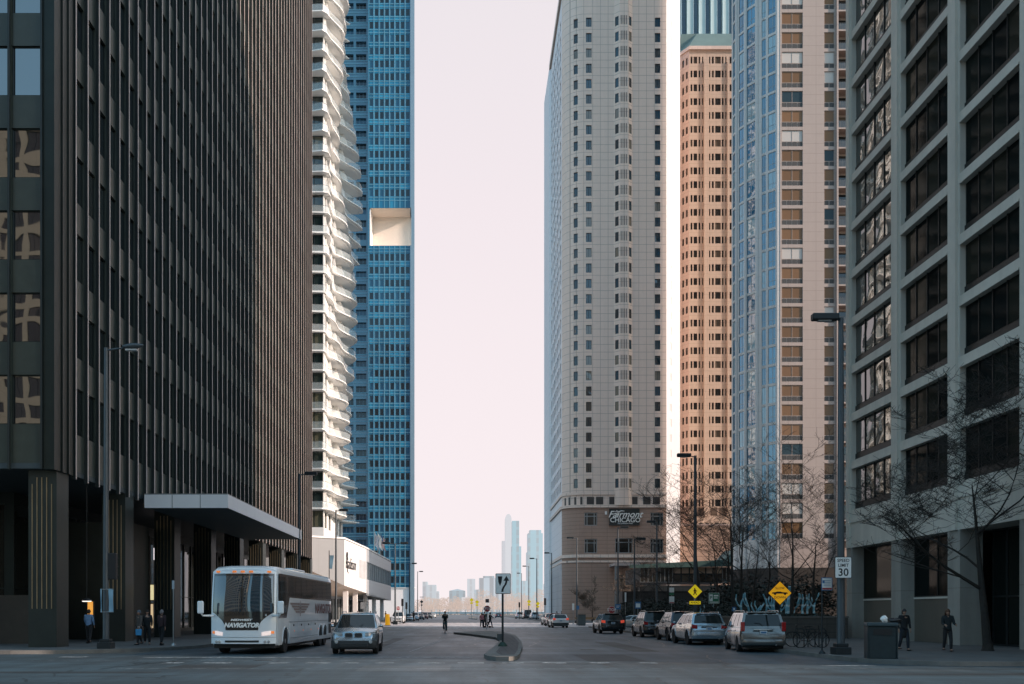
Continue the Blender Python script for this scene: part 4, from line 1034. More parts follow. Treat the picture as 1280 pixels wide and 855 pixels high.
    mb = MB(); mb.box(Xb, XR, Y + 1.8, Yb, 0, zt); mb.prism([(pts[-1][0], pts[-1][1]), (Xb, pts[-1][1]), (Xb, Yb), (47.5, Yb)], 8, zt); B(mb, 'rear_block', CONDO)
    mb = MB(); mb.prism([(47.7, Yb), (pts[-1][0], pts[-1][1])] + [(x - .4, y - .4) for x, y in pts[::-1][1:]] + [(XR, Y - .4), (XR, Yb)], .146, 8.3); B(mb, 'base', stone('base_brown', (.030, .024, .020), 2.4, .9, .06, .5))
condo_tower()

# ------------------------------------------------------------------ pale concrete grid building at the right
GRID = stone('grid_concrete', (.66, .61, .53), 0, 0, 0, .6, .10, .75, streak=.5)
GRID_SHADE = stone('grid_concrete_shaded', (.34, .32, .285), 0, 2.9, .03, .6, .14, .8, streak=.6)  # street-level shade put into a darker copy of the grid concrete
GRIDW = plain('beige_panel', (.14, .12, .095), .7, var=.15, scale=.7)
G_GRID = glass('grid_glass', [(.010, .013, .012), (.016, .018, .015), (.008, .010, .010), (.026, .025, .019)], 1.18, .05, .20, .35, .05, spec=.12)
G_GRIDM = glass('grid_mirror_glass', [(.012, .015, .014), (.02, .02, .016)], 2.3, .012, .55, .45, .09)
def grid_building():
    X = 23.6; Yf, Yn = 62.6, 29.5
    t = thing('concrete_building', 'pale concrete grid building with dark recessed windows and tall ground-floor piers', 'building', (X, Yf, 0)); off = Vector((X, Yf, 0)); B = part_builder(t, off)
    mp = plane_map(X, Yf, 0, -1); L = Yf - Yn
    piers = [(0, .95)]; y = 62.6
    cent = [55.35, 48.75, 42.3, 35.8]
    edges = [(61.75, 62.6)] + [(c - .62, c + .62) for c in cent] + [(29.5, 30.2)]
    bays = [(Yf - edges[i][0], Yf - edges[i + 1][1]) for i in range(5)]
    fh = 2.945; zr = [10.56 + .0 + k * fh for k in range(13)]        # underside of each spandrel
    hs = []; z0 = 8.05
    for a, b in bays:
        hs.append((a, b, z0, zr[0]))
        for k in range(12): hs.append((a, b, zr[k] + .52, zr[k + 1]))
    top = zr[12] + 30
    gh = [(bays[0][0] + .0, bays[0][1] + .0, .146, 5.72), (bays[1][0], bays[1][1], .146, 5.72), (bays[2][0], bays[2][1], .146, 5.72), (bays[3][0], bays[3][1], .146, 5.72), (bays[4][0], bays[4][1], .146, 5.72)]
    mb = MB(); wall_holes(mb, mp, 0, L, 5.72, top, hs, .28); B(mb, 'wall', GRID)
    # upper storeys stay above the frame: repeat the bands
    for i, (p0, p1) in enumerate(edges):
        mb = MB(); w_ = p1 - p0; c = (p0 + p1) / 2
        mb.box(X - .10, X - .003, c - w_ * .34, c + w_ * .34, 5.72, top); mb.box(X - .13, X - .10, c - w_ * .34, c - w_ * .08, 5.72, top)
        B(mb, 'column_face', GRID)
        mb = MB()
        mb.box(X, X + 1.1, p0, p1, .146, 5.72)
        B(mb, 'pier', GRID_SHADE)
    mb = MB()
    for k in range(13):
        for a, b in bays: mb.box(X - .05, X - .003, Yf - b, Yf - a, zr[k], zr[k] + .10)
    B(mb, 'drip_edge', GRID)
    def dr(mb, m_, h):
        a, b, c, d = h; zs = c + .42
        mb.m = 1; mb.face([m_(a, c, .22), m_(b, c, .22), m_(b, zs, .22), m_(a, zs, .22)]); mb.m = 0
        w_ = (b - a) / 4.0; x = a + .12
        n = 4
        for i in range(n):
            xa = a + .12 + i * (b - a - .24) / n; xb = a + .12 + (i + 1) * (b - a - .24) / n
            mb.m = 0; mb.face([m_(xa + .03, zs + .05, .25), m_(xb - .03, zs + .05, .25), m_(xb - .03, d - .04, .25), m_(xa + .03, d - .04, .25)])
            mb.m = 1; mb.box(*sorted((m_(xb - .03, 0, .20)[0], m_(xb - .03, 0, .28)[0])), *sorted((m_(xb - .03, 0, 0)[1], m_(xb + .03, 0, 0)[1])), zs, d)
        mb.m = 1; mb.face([m_(a, c, .279), m_(b, c, .279), m_(b, d, .279), m_(a, d, .279)]); mb.m = 0
    dk = plain('window_frame_dark', (.012, .014, .014), .5, var=.2)
    b0 = [h for h in hs if h[0] < 3]; rest = [h for h in hs if h[0] >= 3]
    add_windows(t, off, [(mp, h, dr) for h in b0], [G_GRIDM, dk], 20); add_windows(t, off, [(mp, h, dr) for h in rest], [G_GRID, dk], 80)
    # ground floor: glass over beige panels, set back
    mr = plane_map(X + .75, Yf, 0, -1)
    for i, g in enumerate(gh):
        mb = MB()
        if i < 2:
            mb.face([mr(g[0], .146, 0), mr(g[1], .146, 0), mr(g[1], 2.45, 0), mr(g[0], 2.45, 0)]); mb.m = 1
            mb.box(X + .70, X + .85, Yf - g[1], Yf - g[0], 2.45, 2.55); B(mb, 'panel', [GRIDW, GRID])
            mb = MB(); pane(mb, mr, (g[0], g[1], 2.55, 5.72), .03, (.5,) if i else (), .07); B(mb, 'shop_window', [G_GRID, dk])
        else:
            m3 = plane_map(X + 1.6, Yf, 0, -1)
            for j in range(4):
                a = g[0] + (g[1] - g[0]) * j / 4; b = g[0] + (g[1] - g[0]) * (j + 1) / 4
                mb = MB(); pane(mb, m3, (a, b, .146, 5.72), .0, (), .09, hbars=(.42,)); B(mb, 'shop_window', [G_GRID, dk])
            mb = MB(); mb.box(X + 1.1, X + 1.7, Yf - g[1] - .6, Yf - g[1] + .2, .146, 5.72); B(mb, 'panel', GRIDW)
    mb = MB(); mb.face([mp(0, 5.72, 0), mp(L, 5.72, 0), mp(L, 5.72, 2), mp(0, 5.72, 2)]); B(mb, 'soffit', GRID)
    mb = MB(); mb.box(X - .06, X + .0 - .003, Yf - L, Yf, 7.25, 7.42); B(mb, 'belt_course', GRID)
    XE = 62.0  # unseen depth, stretched so its shadow edge falls on the bronze tower
    mb = MB(); mb.face([(X, Yf, .146), (XE, Yf, .146), (XE, Yf, top), (X, Yf, top)]); mb.face([(X, Yn, .146), (XE, Yn, .146), (XE, Yn, top), (X, Yn, top)]); mb.face([(XE, Yn, .146), (XE, Yf, .146), (XE, Yf, top), (XE, Yn, top)]); mb.face([(X, Yn, top), (XE, Yn, top), (XE, Yf, top), (X, Yf, top)]); B(mb, 'rear_wall', GRID)
    q = thing('wall_lantern', 'small warm lantern glowing in the dark doorway right of the big bare tree', 'lamp', (X + 1.45, 41.2, gz(750, 42)))
    mb = MB(); mb.box(-.06, .06, -.07, .07, .0, .42); mb.build('glass', emis('lantern_light', (1, .62, .42), 3.0), q); mb = MB(); mb.box(-.08, .08, -.09, .09, .42, .48); mb.box(-.08, .08, -.09, .09, -.05, 0); mb.box(-.02, .16, -.02, .02, .2, .25); mb.build('bracket', M_METAL_DK, q)
grid_building()
# block added behind the grid building, mostly hidden, to shade the road
def shade_block():
    t = thing('shade_block', 'brown block added behind the pale concrete building to shade the road, mostly hidden', 'building', (43, 66, 0)); off = Vector((43, 66, 0)); B = part_builder(t, off)
    mp = plane_map(43, 108, 0, -1); hs = [(1 + i * 3.4, 3.2 + i * 3.4, 1.5 + k * 3.3, 3.6 + k * 3.3) for i in range(12) for k in range(6)]
    mb = MB(); wall_holes(mb, mp, 0, 42, .146, 24, hs, .2); mb.face([(43, 66, .146), (64, 66, .146), (64, 66, 24), (43, 66, 24)]); mb.face([(43, 108, .146), (64, 108, .146), (64, 108, 24), (43, 108, 24)]); mb.face([(43, 66, 24), (64, 66, 24), (64, 108, 24), (43, 108, 24)]); mb.face([(64, 66, .146), (64, 108, .146), (64, 108, 24), (64, 66, 24)]); B(mb, 'wall', HOTEL_LO)
    add_windows(t, off, [(mp, h, lambda mb, q, h: pane(mb, q, h, .18, (.5,), .06)) for h in hs], [G_DARK, M_METAL_DK], 10)
shade_block()
def add_shade_annex():  # second added block, low, keeping the plaza wall in shade
    t = thing('shade_annex', 'low brown block added beyond the taller one to shade the plaza, mostly hidden', 'building', (44, 108, 0)); off = Vector((44, 108, 0)); B = part_builder(t, off)
    mb = MB(); mb.prism([(44, 108.3), (70, 108.3), (70, 138), (53.5, 138)], .146, 15); B(mb, 'wall', stone('shade_annex_brown', (.05, .035, .028), 2.4, .9, .05, .5))
    mb = MB(); mb.prism([(43.8, 108.1), (70.2, 108.1), (70.2, 138.2), (53.3, 138.2)], 15, 15.5); B(mb, 'coping', ORANGE_L)
add_shade_annex()

# ------------------------------------------------------------------ pavilion, plaza wall and planters on the right
def pavilion():
    Y = 128.0; xa, xb = gx(800, Y), gx(913, Y)
    t = thing('glass_pavilion', 'low glass pavilion with a sloping green roof edge above the plaza wall', 'pavilion', (xa, Y, 0)); off = Vector((xa, Y, 0)); B = part_builder(t, off)
    z0, z1 = gz(728, Y), gz(709, Y); mp = plane_map(xa, Y, 1, 0); L = xb - xa
    gl = glass('pavilion_glass', [(.015, .018, .018), (.02, .022, .02), (.03, .028, .022)], 1.8, .03, .2)
    cream = glass('pavilion_lit_pane', [(.62, .46, .33), (.52, .38, .27), (.58, .44, .34)], 1.5, .1, .05)  # lit panes, their brightness put into a cream glass colour
    n = 11
    for i in range(n):
        a, b = L * i / n, L * (i + 1) / n; px = VX + F * (xa + a) / Y
        if 840 < px < 896:
            zm = gz(717.5, Y); mb = MB(); pane(mb, mp, (a, b, zm, z1), 0, (), .08); B(mb, 'window', [cream, M_METAL_DK]); mb = MB(); pane(mb, mp, (a, b, z0, zm), 0, (), .08); B(mb, 'window', [gl, M_METAL_DK])
        else: mb = MB(); pane(mb, mp, (a, b, z0, z1), 0, (.5,), .08); B(mb, 'window', [gl, M_STEEL])
    mb = MB(); mb.box(xa, xb, Y + .05, Y + 12, z0, z1); B(mb, 'core', M_DARKBACK)
    zr0, zr1 = gz(709, Y), gz(701.5, Y)
    mb = MB(); mb.prism([(xa - 1.5, z1 - .15), (xb, z1 + .05), (xb, z1 + .95), (xa - 1.5, z1 + .25)], Y - .9, Y - .7, ax=1); B(mb, 'roof_edge', plain('green_edge', (.06, .11, .10), .4, var=.1))
    mb = MB(); mb.face([(xa - 1.5, Y - .7, z1 + .25), (xb, Y - .7, z1 + .95), (xb, Y + 13, z1 + 1.5), (xa - 1.5, Y + 13, z1 + .8)]); B(mb, 'roof', plain('pavilion_roof', (.10, .12, .11), .35, var=.15))
    mb = MB(); mb.prism([(gx(901, Y), z1 + .6), (gx(914, Y), z1 + .6), (gx(914, Y), z1 + 2.2)], Y - 1, Y + 4, ax=1); B(mb, 'gable', COPPER)
pavilion()
def plaza():
    Y = 124.0
    t = thing('plaza_wall', 'dark stepped retaining wall below the glass pavilion', 'wall', (gx(778, Y), Y, 0)); off = Vector((gx(778, Y), Y, 0)); B = part_builder(t, off)
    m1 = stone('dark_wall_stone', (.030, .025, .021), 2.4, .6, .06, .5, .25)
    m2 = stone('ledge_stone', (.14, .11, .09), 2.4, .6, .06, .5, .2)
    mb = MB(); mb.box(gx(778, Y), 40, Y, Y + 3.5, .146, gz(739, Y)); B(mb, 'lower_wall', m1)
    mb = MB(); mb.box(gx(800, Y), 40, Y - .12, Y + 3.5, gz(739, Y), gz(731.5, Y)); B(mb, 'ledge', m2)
    # portal under the hotel: dark doorway with a pale canopy
    q = thing('doorway_canopy', 'thin pale canopy over the dark hotel doorway', 'canopy', (gx(768, 183), 183, gz(707, 183)))
    mb = MB(); mb.box(0, gx(800, 183) - gx(768, 183), 0, 7, 0, .5); mb.build('slab', ORANGE_L, q)
    mb = MB(); mb.box(.1, .4, .1, .4, -gz(707, 183) + .15, 0); mb.build('post', M_STEEL, q); 
    mb = MB(); mb.box(4.0, 4.3, .1, .4, -gz(707, 183) + .15, 0); mb.build('post', M_STEEL, q)
plaza()
def planter(x0, x1, y0, y1, h, label, m=None):
    t = thing('planter', label, 'planter', ((x0 + x1) / 2, (y0 + y1) / 2, .146))
    w_, d = (x1 - x0) / 2, (y1 - y0) / 2
    mb = MB()
    mb.box(-w_, w_, -d, -d + .3, 0, h); mb.box(-w_, w_, d - .3, d, 0, h); mb.box(-w_, -w_ + .3, -d + .3, d - .3, 0, h); mb.box(w_ - .3, w_, -d + .3, d - .3, 0, h)
    mb.build('wall', m or stone('planter_stone_' + str(int(x0 * 10)), (.085, .072, .062), 1.8, .5, .04, .5, .3), t)
    mb = MB(); mb.box(-w_ - .04, w_ + .04, -d - .04, -d + .32, h, h + .1); mb.box(-w_ - .04, -w_ + .32, -d + .32, d, h, h + .1); mb.box(w_ - .32, w_ + .04, -d + .32, d, h, h + .1); mb.build('coping', plain('coping_' + str(int(x0 * 10)), (.15, .13, .115), .8, var=.2), t)
    mb = MB(); mb.box(-w_ + .3, w_ - .3, -d + .3, d - .3, 0, h - .12); mb.build('soil', plain('soil', (.03, .024, .02), .95, var=.4), t)
planter(15.9, 22.9, 60.5, 70, 1.25, 'long low stone planter behind the bicycles and the minivan')
planter(16.5, 23.2, 74, 88, 1.1, 'stone planter behind the silver crossover and the crossing sign')
planter(17.5, 25.5, 93, 110, 1.1, 'stone planter farthest along the right pavement')

# ------------------------------------------------------------------ buildings across the river, behind the viewer (seen mirrored in the glass)
def riverside(name, label, x0, x1, Y, h, m, gm, bw=4.2, fh=3.9):
    t = thing(name, label, 'building', ((x0 + x1) / 2, Y, 0)); off = Vector(((x0 + x1) / 2, Y, 0)); B = part_builder(t, off)
    mp = plane_map(x1, Y, -1, 0); L = x1 - x0; n = int(L / bw); hs = [(i * bw + .9, (i + 1) * bw - .6, 5 + k * fh + .9, 5 + k * fh + fh - .5) for i in range(n) for k in range(int((h - 6) / fh))]
    mb = MB(); wall_holes(mb, mp, 0, L, 0, h, hs, .35); mb.face([(x0, Y, 0), (x0, Y - 20, 0), (x0, Y - 20, h), (x0, Y, h)]); mb.face([(x1, Y, 0), (x1, Y - 20, 0), (x1, Y - 20, h), (x1, Y, h)]); mb.face([(x0, Y - 20, 0), (x1, Y - 20, 0), (x1, Y - 20, h), (x0, Y - 20, h)]); mb.face([(x0, Y, h), (x1, Y, h), (x1, Y - 20, h), (x0, Y - 20, h)])
    B(mb, 'wall', m)
    mbw = MB()
    for h_ in hs: pane(mbw, mp, h_, .3, (.5,), .08)
    mbw.v = [(x - off.x, y - off.y, z) for x, y, z in mbw.v]; o = mbw.build('window', [gm, M_METAL_DK], t); o['kind'] = 'stuff'
CREAM = stone('cream_stone', (.88, .70, .47), 2.1, 1.9, .05, .7, .06)
riverside('riverside_building', 'cream stone office block across the river behind the viewer', -120, -34, -72, 82, CREAM, G_DARK)
riverside('riverside_building', 'taller grey office block across the river behind the viewer', -26, 22, -95, 92, stone('grey_riverside', (.34, .33, .31), 2, 1.9, .05, .7), G_DARK, 3.4, 3.7)
riverside('riverside_building', 'pale broad block across the river, right of the others behind the viewer', 38, 110, -80, 60, stone('pale_riverside', (.58, .48, .38), 2, 1.9, .05, .7), G_DARK, 5.0, 3.9)
# ------------------------------------------------------------------ vehicles
def paint(name, col, metal=.5, rough=.32):
    m = plain(name, col, rough, metal=metal, var=.06, scale=1.5, coat=.8); return m
P_SILVER = paint('silver_paint', (.52, .55, .57), .7, .25); P_GREY = paint('warm_grey_paint', (.20, .195, .185), .75, .25); P_BLUEGREY = paint('blue_grey_paint', (.36, .43, .48), .75, .24)
P_BLACK = paint('black_car_paint', (.012, .014, .017), .2, .2); P_WHITE = paint('white_car_paint', (.74, .73, .71), 0, .3); P_NAVY = paint('navy_paint', (.018, .035, .055), .3, .25)
P_RED = paint('dark_red_paint', (.12, .016, .014), .3, .3); P_CREAM = paint('cream_car_paint', (.66, .56, .50), 0, .35)
TRIM = plain('black_trim', (.02, .022, .023), .6, var=.2)
CAR_GLASS = glass('car_glass', [(.012, .017, .018), (.018, .022, .022), (.008, .012, .014)], 1.5, .02, .05)
RIM = plain('alloy', (.42, .43, .44), .3, metal=.9, var=.1); CHROME = plain('chrome', (.62, .64, .65), .12, metal=1, var=.05)
L_RED = plain('tail_lens', (.42, .012, .012), .15, coat=1, var=.15); L_REDON = emis('tail_lens_lit', (.9, .10, .05), .45); L_CLEAR = plain('head_lens', (.50, .52, .53), .08, metal=.4, coat=1, var=.3, scale=18)
L_ON = emis('headlamp_lit', (1, .80, .74), .55); PLATE = plain('number_plate', (.60, .62, .64), .4, var=.2, scale=14); SEAT = plain('car_interior', (.03, .028, .026), .8)
L_ORANGE = emis('marker_lens', (.95, .25, .05), .5)
def lerp_tab(tab, y):
    for a, b in zip(tab, tab[1:]):
        if y <= b[0]:
            t = 0 if b[0] == a[0] else (y - a[0]) / (b[0] - a[0]); return [a[i] + (b[i] - a[i]) * t for i in range(1, len(a))]
    return list(tab[-1][1:])
def car(name, label, cat, loc, rz, L=4.6, W=1.85, H=1.70, col=None, kind='suv', simple=False, group=None, opts=()):
    """local frame: y = 0 at the rear bumper, +y forward, x to the right, z up"""
    t = thing(name, label, cat, loc, rz, group); w = W / 2
    O = lambda y: y - L / 2
    wr = {'suv': .37, 'van': .34, 'sedan': .325, 'hatch': .32}[kind]; belt = {'suv': 1.06, 'van': 1.04, 'sedan': .94, 'hatch': .96}[kind]
    sill = {'suv': .30, 'van': .24, 'sedan': .22, 'hatch': .22}[kind]
    fw, rw = L - .92, .98                                  # axles
    if kind == 'sedan':
        tab = [(0, .80, .42, .72, .80), (.06, .93, .30, .92, .98), (.35, .98, .24, belt + .02, belt + .06), (1.0, 1, sill, belt + .02, belt + .04), (L - 1.35, 1, sill, belt, belt + .03), (L - .5, .97, .24, belt - .10, belt - .02), (L - .12, .90, .26, .70, .76), (L, .76, .36, .56, .60)]
        gh = dict(r0=.75, r1=1.45, f1=L - 2.35, f0=L - 1.35)
    elif kind == 'van':
        tab = [(0, .90, .36, .66, .68), (.03, .97, .32, .85, .86), (.14, 1.0, .27, belt, belt), (1.4, 1, sill, belt, belt), (L - 1.15, 1, sill, belt - .04, belt - .02), (L - .45, .97, .24, belt - .16, belt - .06), (L - .10, .90, .26, .76, .80), (L, .74, .36, .58, .62)]
        gh = dict(r0=.16, r1=.40, f1=L - 1.95, f0=L - .98)
    elif kind == 'hatch':
        tab = [(0, .84, .40, .72, .74), (.05, .94, .30, .88, .90), (.18, .98, .25, belt, belt), (1.0, 1, sill, belt, belt), (L - 1.2, 1, sill, belt - .02, belt), (L - .45, .96, .24, belt - .14, belt - .05), (L - .10, .88, .26, .70, .75), (L, .74, .36, .56, .60)]
        gh = dict(r0=.20, r1=.75, f1=L - 2.2, f0=L - 1.15)
    else:
        tab = [(0, .86, .46, .74, .76), (.04, .95, .38, .90, .92), (.16, 1.0, .32, belt, belt), (1.2, 1, sill, belt, belt), (L - 1.35, 1, sill, belt - .01, belt + .03), (L - .55, .98, .32, belt - .08, belt + .0), (L - .14, .93, .34, belt - .22, belt - .16), (L, .80, .42, .68, .70)]
        gh = dict(r0=.20, r1=.52, f1=L - 2.25, f0=L - 1.28)
    def ring(y):
        hw, zb, zs, zt = lerp_tab(tab, y); hw *= w
        return [(hw * .90, zb), (hw * .985, zb + .10), (hw, zb + (zs - zb) * .45), (hw * .992, zb + (zs - zb) * .78), (hw * .955, zs), (hw * .86, zs + (zt - zs) * .55 + .012), (hw * .45, zt + .02), (0, zt + .026)]
    ys = sorted({a[0] for a in tab} | {y for y in [L * i / 18 for i in range(1, 18)]})
    mb = MB(); rows = []
    for y in ys:
        r = ring(y); full = [(x, z) for x, z in r] + [(-x, z) for x, z in r[-2::-1]]
        rows.append(len(mb.v)); mb.v += [(x, O(y), z) for x, z in full]
    n = 15
    for a, b in zip(rows, rows[1:]):
        for j in range(n - 1): mb.f.append((a + j, a + j + 1, b + j + 1, b + j)); mb.mi.append(0)
        mb.f.append((a + n - 1, a, b, b + n - 1)); mb.mi.append(0)
    mb.f.append(tuple(rows[0] + j for j in range(n))); mb.mi.append(0); mb.f.append(tuple(rows[-1] + j for j in range(n - 1, -1, -1))); mb.mi.append(0)
    body = mb.build('body', col, t, smooth=38)
    # wheel housings are cut out of the body
    cut = MB()
    for y in (rw, fw):
        for s in (-1, 1): cut.lathe([(wr + .055, s * (w - .30)), (wr + .055, s * (w + .2))], (0, O(y), wr), 'x', 24)
    cobj = cut.build('cutter', TRIM, None)
    bm = bmesh.new(); bm.from_mesh(cobj.data); bmesh.ops.recalc_face_normals(bm, faces=bm.faces); bm.to_mesh(cobj.data); bm.free()
    md = body.modifiers.new('b', 'BOOLEAN'); md.operation = 'DIFFERENCE'; md.object = cobj; md.solver = 'EXACT'
    body.parent = None; dg = bpy.context.evaluated_depsgraph_get(); me = bpy.data.meshes.new_from_object(body.evaluated_get(dg))
    body.modifiers.clear(); old = body.data; body.data = me; me.name = 'body'; me.set_sharp_from_angle(angle=R(38)); body.parent = t
    bpy.data.objects.remove(cobj); bpy.data.meshes.remove(old)
    mb = MB(); mb.box(-w * .86, w * .86, O(.25), O(L - .25), .20, sill + .25); mb.build('underbody', TRIM, t)
    # cabin
    zb, zt = belt - .01, H - .07; wb, wt = w * .945, w * (.80 if kind == 'van' else .76 if kind != 'sedan' else .70)
    def side(s):
        def f(u, v, d):
            y = (gh['r0'] + (gh['f0'] - gh['r0']) * u) * (1 - v) + (gh['r1'] + (gh['f1'] - gh['r1']) * u) * v
            x = wb + (wt - wb) * (v ** 1.25) - d; return (s * x, O(y), zb + (zt - zb) * v)
        return f
    def front(u, v, d):
        k = (2 * u - 1); bl = (1 - k * k) * .13; y = gh['f0'] * (1 - v) + gh['f1'] * v + bl * (1 - v * .5) - d * .8
        return (k * (wb + (wt - wb) * v ** 1.25), O(y), zb + (zt - zb) * v - d * .5)
    def rear(u, v, d):
        k = (2 * u - 1); bl = (1 - k * k) * .07; y = gh['r0'] * (1 - v) + gh['r1'] * v - bl + d
        return (k * (wb + (wt - wb) * v ** 1.25), O(y), zb + (zt - zb) * v)
    sh = {'suv': [(.05, .27, .14, .88), (.31, .56, .10, .90), (.60, .94, .08, .88)], 'van': [(.04, .31, .14, .90), (.34, .62, .10, .90), (.65, .95, .06, .88)], 'sedan': [(.16, .52, .12, .88), (.55, .90, .10, .88)], 'hatch': [(.07, .25, .2, .8), (.28, .56, .10, .88), (.60, .93, .08, .88)]}[kind]
    def patch(mb, mp, u0, u1, v0, v1, d, nu=6, nv=3): mb.grid(lambda a, b: mp(u0 + (u1 - u0) * a, v0 + (v1 - v0) * b, d), nu, nv)
    def framed(mb, mp, hs, nu=8):
        us = sorted({0, 1, *[h[0] for h in hs], *[h[1] for h in hs], *[i / nu for i in range(nu + 1)]}); vs = sorted({0, 1, *[h[2] for h in hs], *[h[3] for h in hs], .5})
        for a, b in zip(us, us[1:]):
            for c, d in zip(vs, vs[1:]):
                m_u, m_v = (a + b) / 2, (c + d) / 2
                if any(h[0] < m_u < h[1] and h[2] < m_v < h[3] for h in hs): continue
                mb.face([mp(a, c, 0), mp(b, c, 0), mp(b, d, 0), mp(a, d, 0)])
    cab = MB(); wsh = [(.05, .95, .06, .93)]; rsh = [(.07, .93, .16 if kind != 'sedan' else .08, .88)]
    framed(cab, front, wsh); framed(cab, rear, rsh)
    for s in (-1, 1): framed(cab, side(s), sh)
    def roof(u, v):
        k = 2 * u - 1; yf = gh['f1'] + (1 - k * k) * .065; yr = gh['r1'] - (1 - k * k) * .07; y = yr + (yf - yr) * v
        return (k * wt, O(y), zt + .07 * (1 - k ** 4) * (math.sin(math.pi * min(max(v, .0), 1)) ** .35 if 0 < v < 1 else 0))
    cab.grid(roof, 12, 8); cab.build('cabin', col, t, smooth=30)
    mb = MB(); patch(mb, front, *wsh[0], .012); mb.build('windshield', CAR_GLASS, t, smooth=60)
    mb = MB(); patch(mb, rear, *rsh[0], .012); mb.build('rear_window', CAR_GLASS, t, smooth=60)
    for s in (-1, 1):
        for h in sh: mb = MB(); patch(mb, side(s), *h, .012, 2, 3); mb.build('side_window', CAR_GLASS, t, smooth=60)
    # wheels
    for y in (rw, fw):
        for s in (-1, 1):
            x = s * (w - .11)
            mb = MB(); mb.lathe([(wr * .62, -.10), (wr * .95, -.11), (wr, -.07), (wr, .07), (wr * .95, .11), (wr * .66, .10), (wr * .64, .04)], (0, 0, 0), 'x', 28); o = mb.build('wheel', M_RUBBER, t, smooth=35, loc=(x, O(y), wr))
            mb = MB(); q = s * .06; mb.lathe([(wr * .66, s * .085), (wr * .60, q), (wr * .52, q - s * .02), (.01, q - s * .02)], (0, 0, 0), 'x', 20); 
            mb.m = 1
            for i in range(5):
                a = i * 2 * math.pi / 5 + .3; ca, sa = math.cos(a), math.sin(a); hw_ = .035
                pts = [(hw_, .03), (hw_ * .8, wr * .60), (-hw_ * .8, wr * .60), (-hw_, .03)]
                mb.prism([(p * ca - q_ * sa, p * sa + q_ * ca) for p, q_ in pts], q - s * .01, q + s * .015, ax=0)
            mb.lathe([(.055, q), (.05, q + s * .025), (.01, q + s * .025)], (0, 0, 0), 'x', 10)
            mb.build('rim', [TRIM, RIM], o)
    # bumpers
    zr = {'suv': .62, 'van': .50, 'sedan': .5, 'hatch': .5}[kind]
    def bumper(y, z0, z1, sgn, name, m, sc=1.0):
        mb = MB()
        def f(u, v):
            k = (2 * u - 1); yy = y + sgn * (.05 - .10 * k ** 6 - .03 * (2 * v - 1) ** 2); return (k * w * .97 * sc, O(yy), z0 + (z1 - z0) * v)
        mb.grid(f, 14, 3)
        for sx in (-1, 1):
            e = f((sx + 1) / 2, 0); mb.box(*sorted((sx * w * .93 * sc, sx * w * .985 * sc)), *sorted((e[1], e[1] - sgn * .45)), z0, z1)
        return mb.build(name, m, t, smooth=40)
    bumper(-.02, .34 if kind != 'sedan' else .3, zr + .06, -1, 'rear_bumper', TRIM if 'darkbumper' in opts else col)
    bumper(L + .02, .26, .56, 1, 'front_bumper', TRIM if 'darkbumper' in opts else col)
    # lamps
    tl = L_REDON if 'braking' in opts else L_RED
    for s in (-1, 1):
        mb = MB()
        if kind == 'van': a, b = sorted((s * w * .80, s * w * .975)); mb.box(a, b, O(.02), O(.22), .92, 1.32)
        elif kind == 'sedan': a, b = sorted((s * w * .55, s * w * .95)); mb.box(a, b, O(-.01), O(.14), .70, .86)
        else: a, b = sorted((s * w * .66, s * w * .965)); mb.prism([(a, .86), (b, .90), (b, 1.10), (a, 1.06)] if s > 0 else [(a, .90), (b, .86), (b, 1.06), (a, 1.10)], O(-.005), O(.2), ax=1)
        mb.build('taillight', tl, t, bevel=.015)
        mb = MB(); zz = belt - .28 if kind != 'suv' else belt - .30
        def hl(u, v): 
            x = w * (.50 + .42 * u); y = L + .015 - .26 * u ** 2.0 * 1.0; return (s * x, O(y), zz + (.17 - .04 * (1 - u)) * v)
        mb.grid(hl, 5, 2); mb.grid(lambda u, v: (s * w * (.50 + .42 * u), O(L + .015 - .26 * u * u - .1 * v), zz + (.17 - .04 * (1 - u))), 5, 1)
        mb.build('headlight', L_ON if 'lights' in opts else L_CLEAR, t, smooth=50)
    # number plates, grille, intake
    mb = MB(); mb.box(-.26, .26, O(-.075), O(-.05), .0, .0 + .0); mb = MB()
    pz = .86 if kind in ('van', 'suv') else .78; mb.box(-.155, .155, O(-.035 if kind != 'sedan' else -.03), O(.05), pz - .08, pz + .08); pl = mb.build('number_plate', PLATE, t)
    mb = MB(); mb.box(-.11, .11, O(-.04), O(-.036), pz - .03, pz + .035); mb.build('plate_marks', M_BLUE, pl)
    if kind != 'sedan': mb = MB(); mb.box(-.42, .42, O(-.045), O(.03), pz + .10, pz + .16); mb.build('handle_strip', CHROME if kind == 'van' else col, t, bevel=.01)
    mb = MB(); mb.box(-w * .62, w * .62, O(L + .01), O(L + .075), .30, .46); mb.build('air_intake', TRIM, t, bevel=.02)
    if 'twin_grille' in opts:
        for s in (-1, 1):
            c0 = s * .20; gz0, gz1 = .70, .89
            mb = MB(); mb.prism([(c0 - .17, gz0 + .03), (c0 - .12, gz0), (c0 + .12, gz0), (c0 + .17, gz0 + .03), (c0 + .165, gz1 - .03), (c0 + .12, gz1), (c0 - .12, gz1), (c0 - .165, gz1 - .03)], O(L - .06), O(L + .055), ax=1); g = mb.build('grille', CHROME, t)
            mb = MB(); mb.prism([(c0 - .145, gz0 + .04), (c0 - .10, gz0 + .02), (c0 + .10, gz0 + .02), (c0 + .145, gz0 + .04), (c0 + .14, gz1 - .04), (c0 + .10, gz1 - .02), (c0 - .10, gz1 - .02), (c0 - .14, gz1 - .04)], O(L + .055), O(L + .06), ax=1); mb.build('grille_slats', TRIM, g)
        mb = MB(); mb.lathe([(.045, L + .0), (.045, L + .05), (.01, L + .055)], (0, -L / 2, .96), 'y', 16); mb.build('badge', M_WHITE, t)
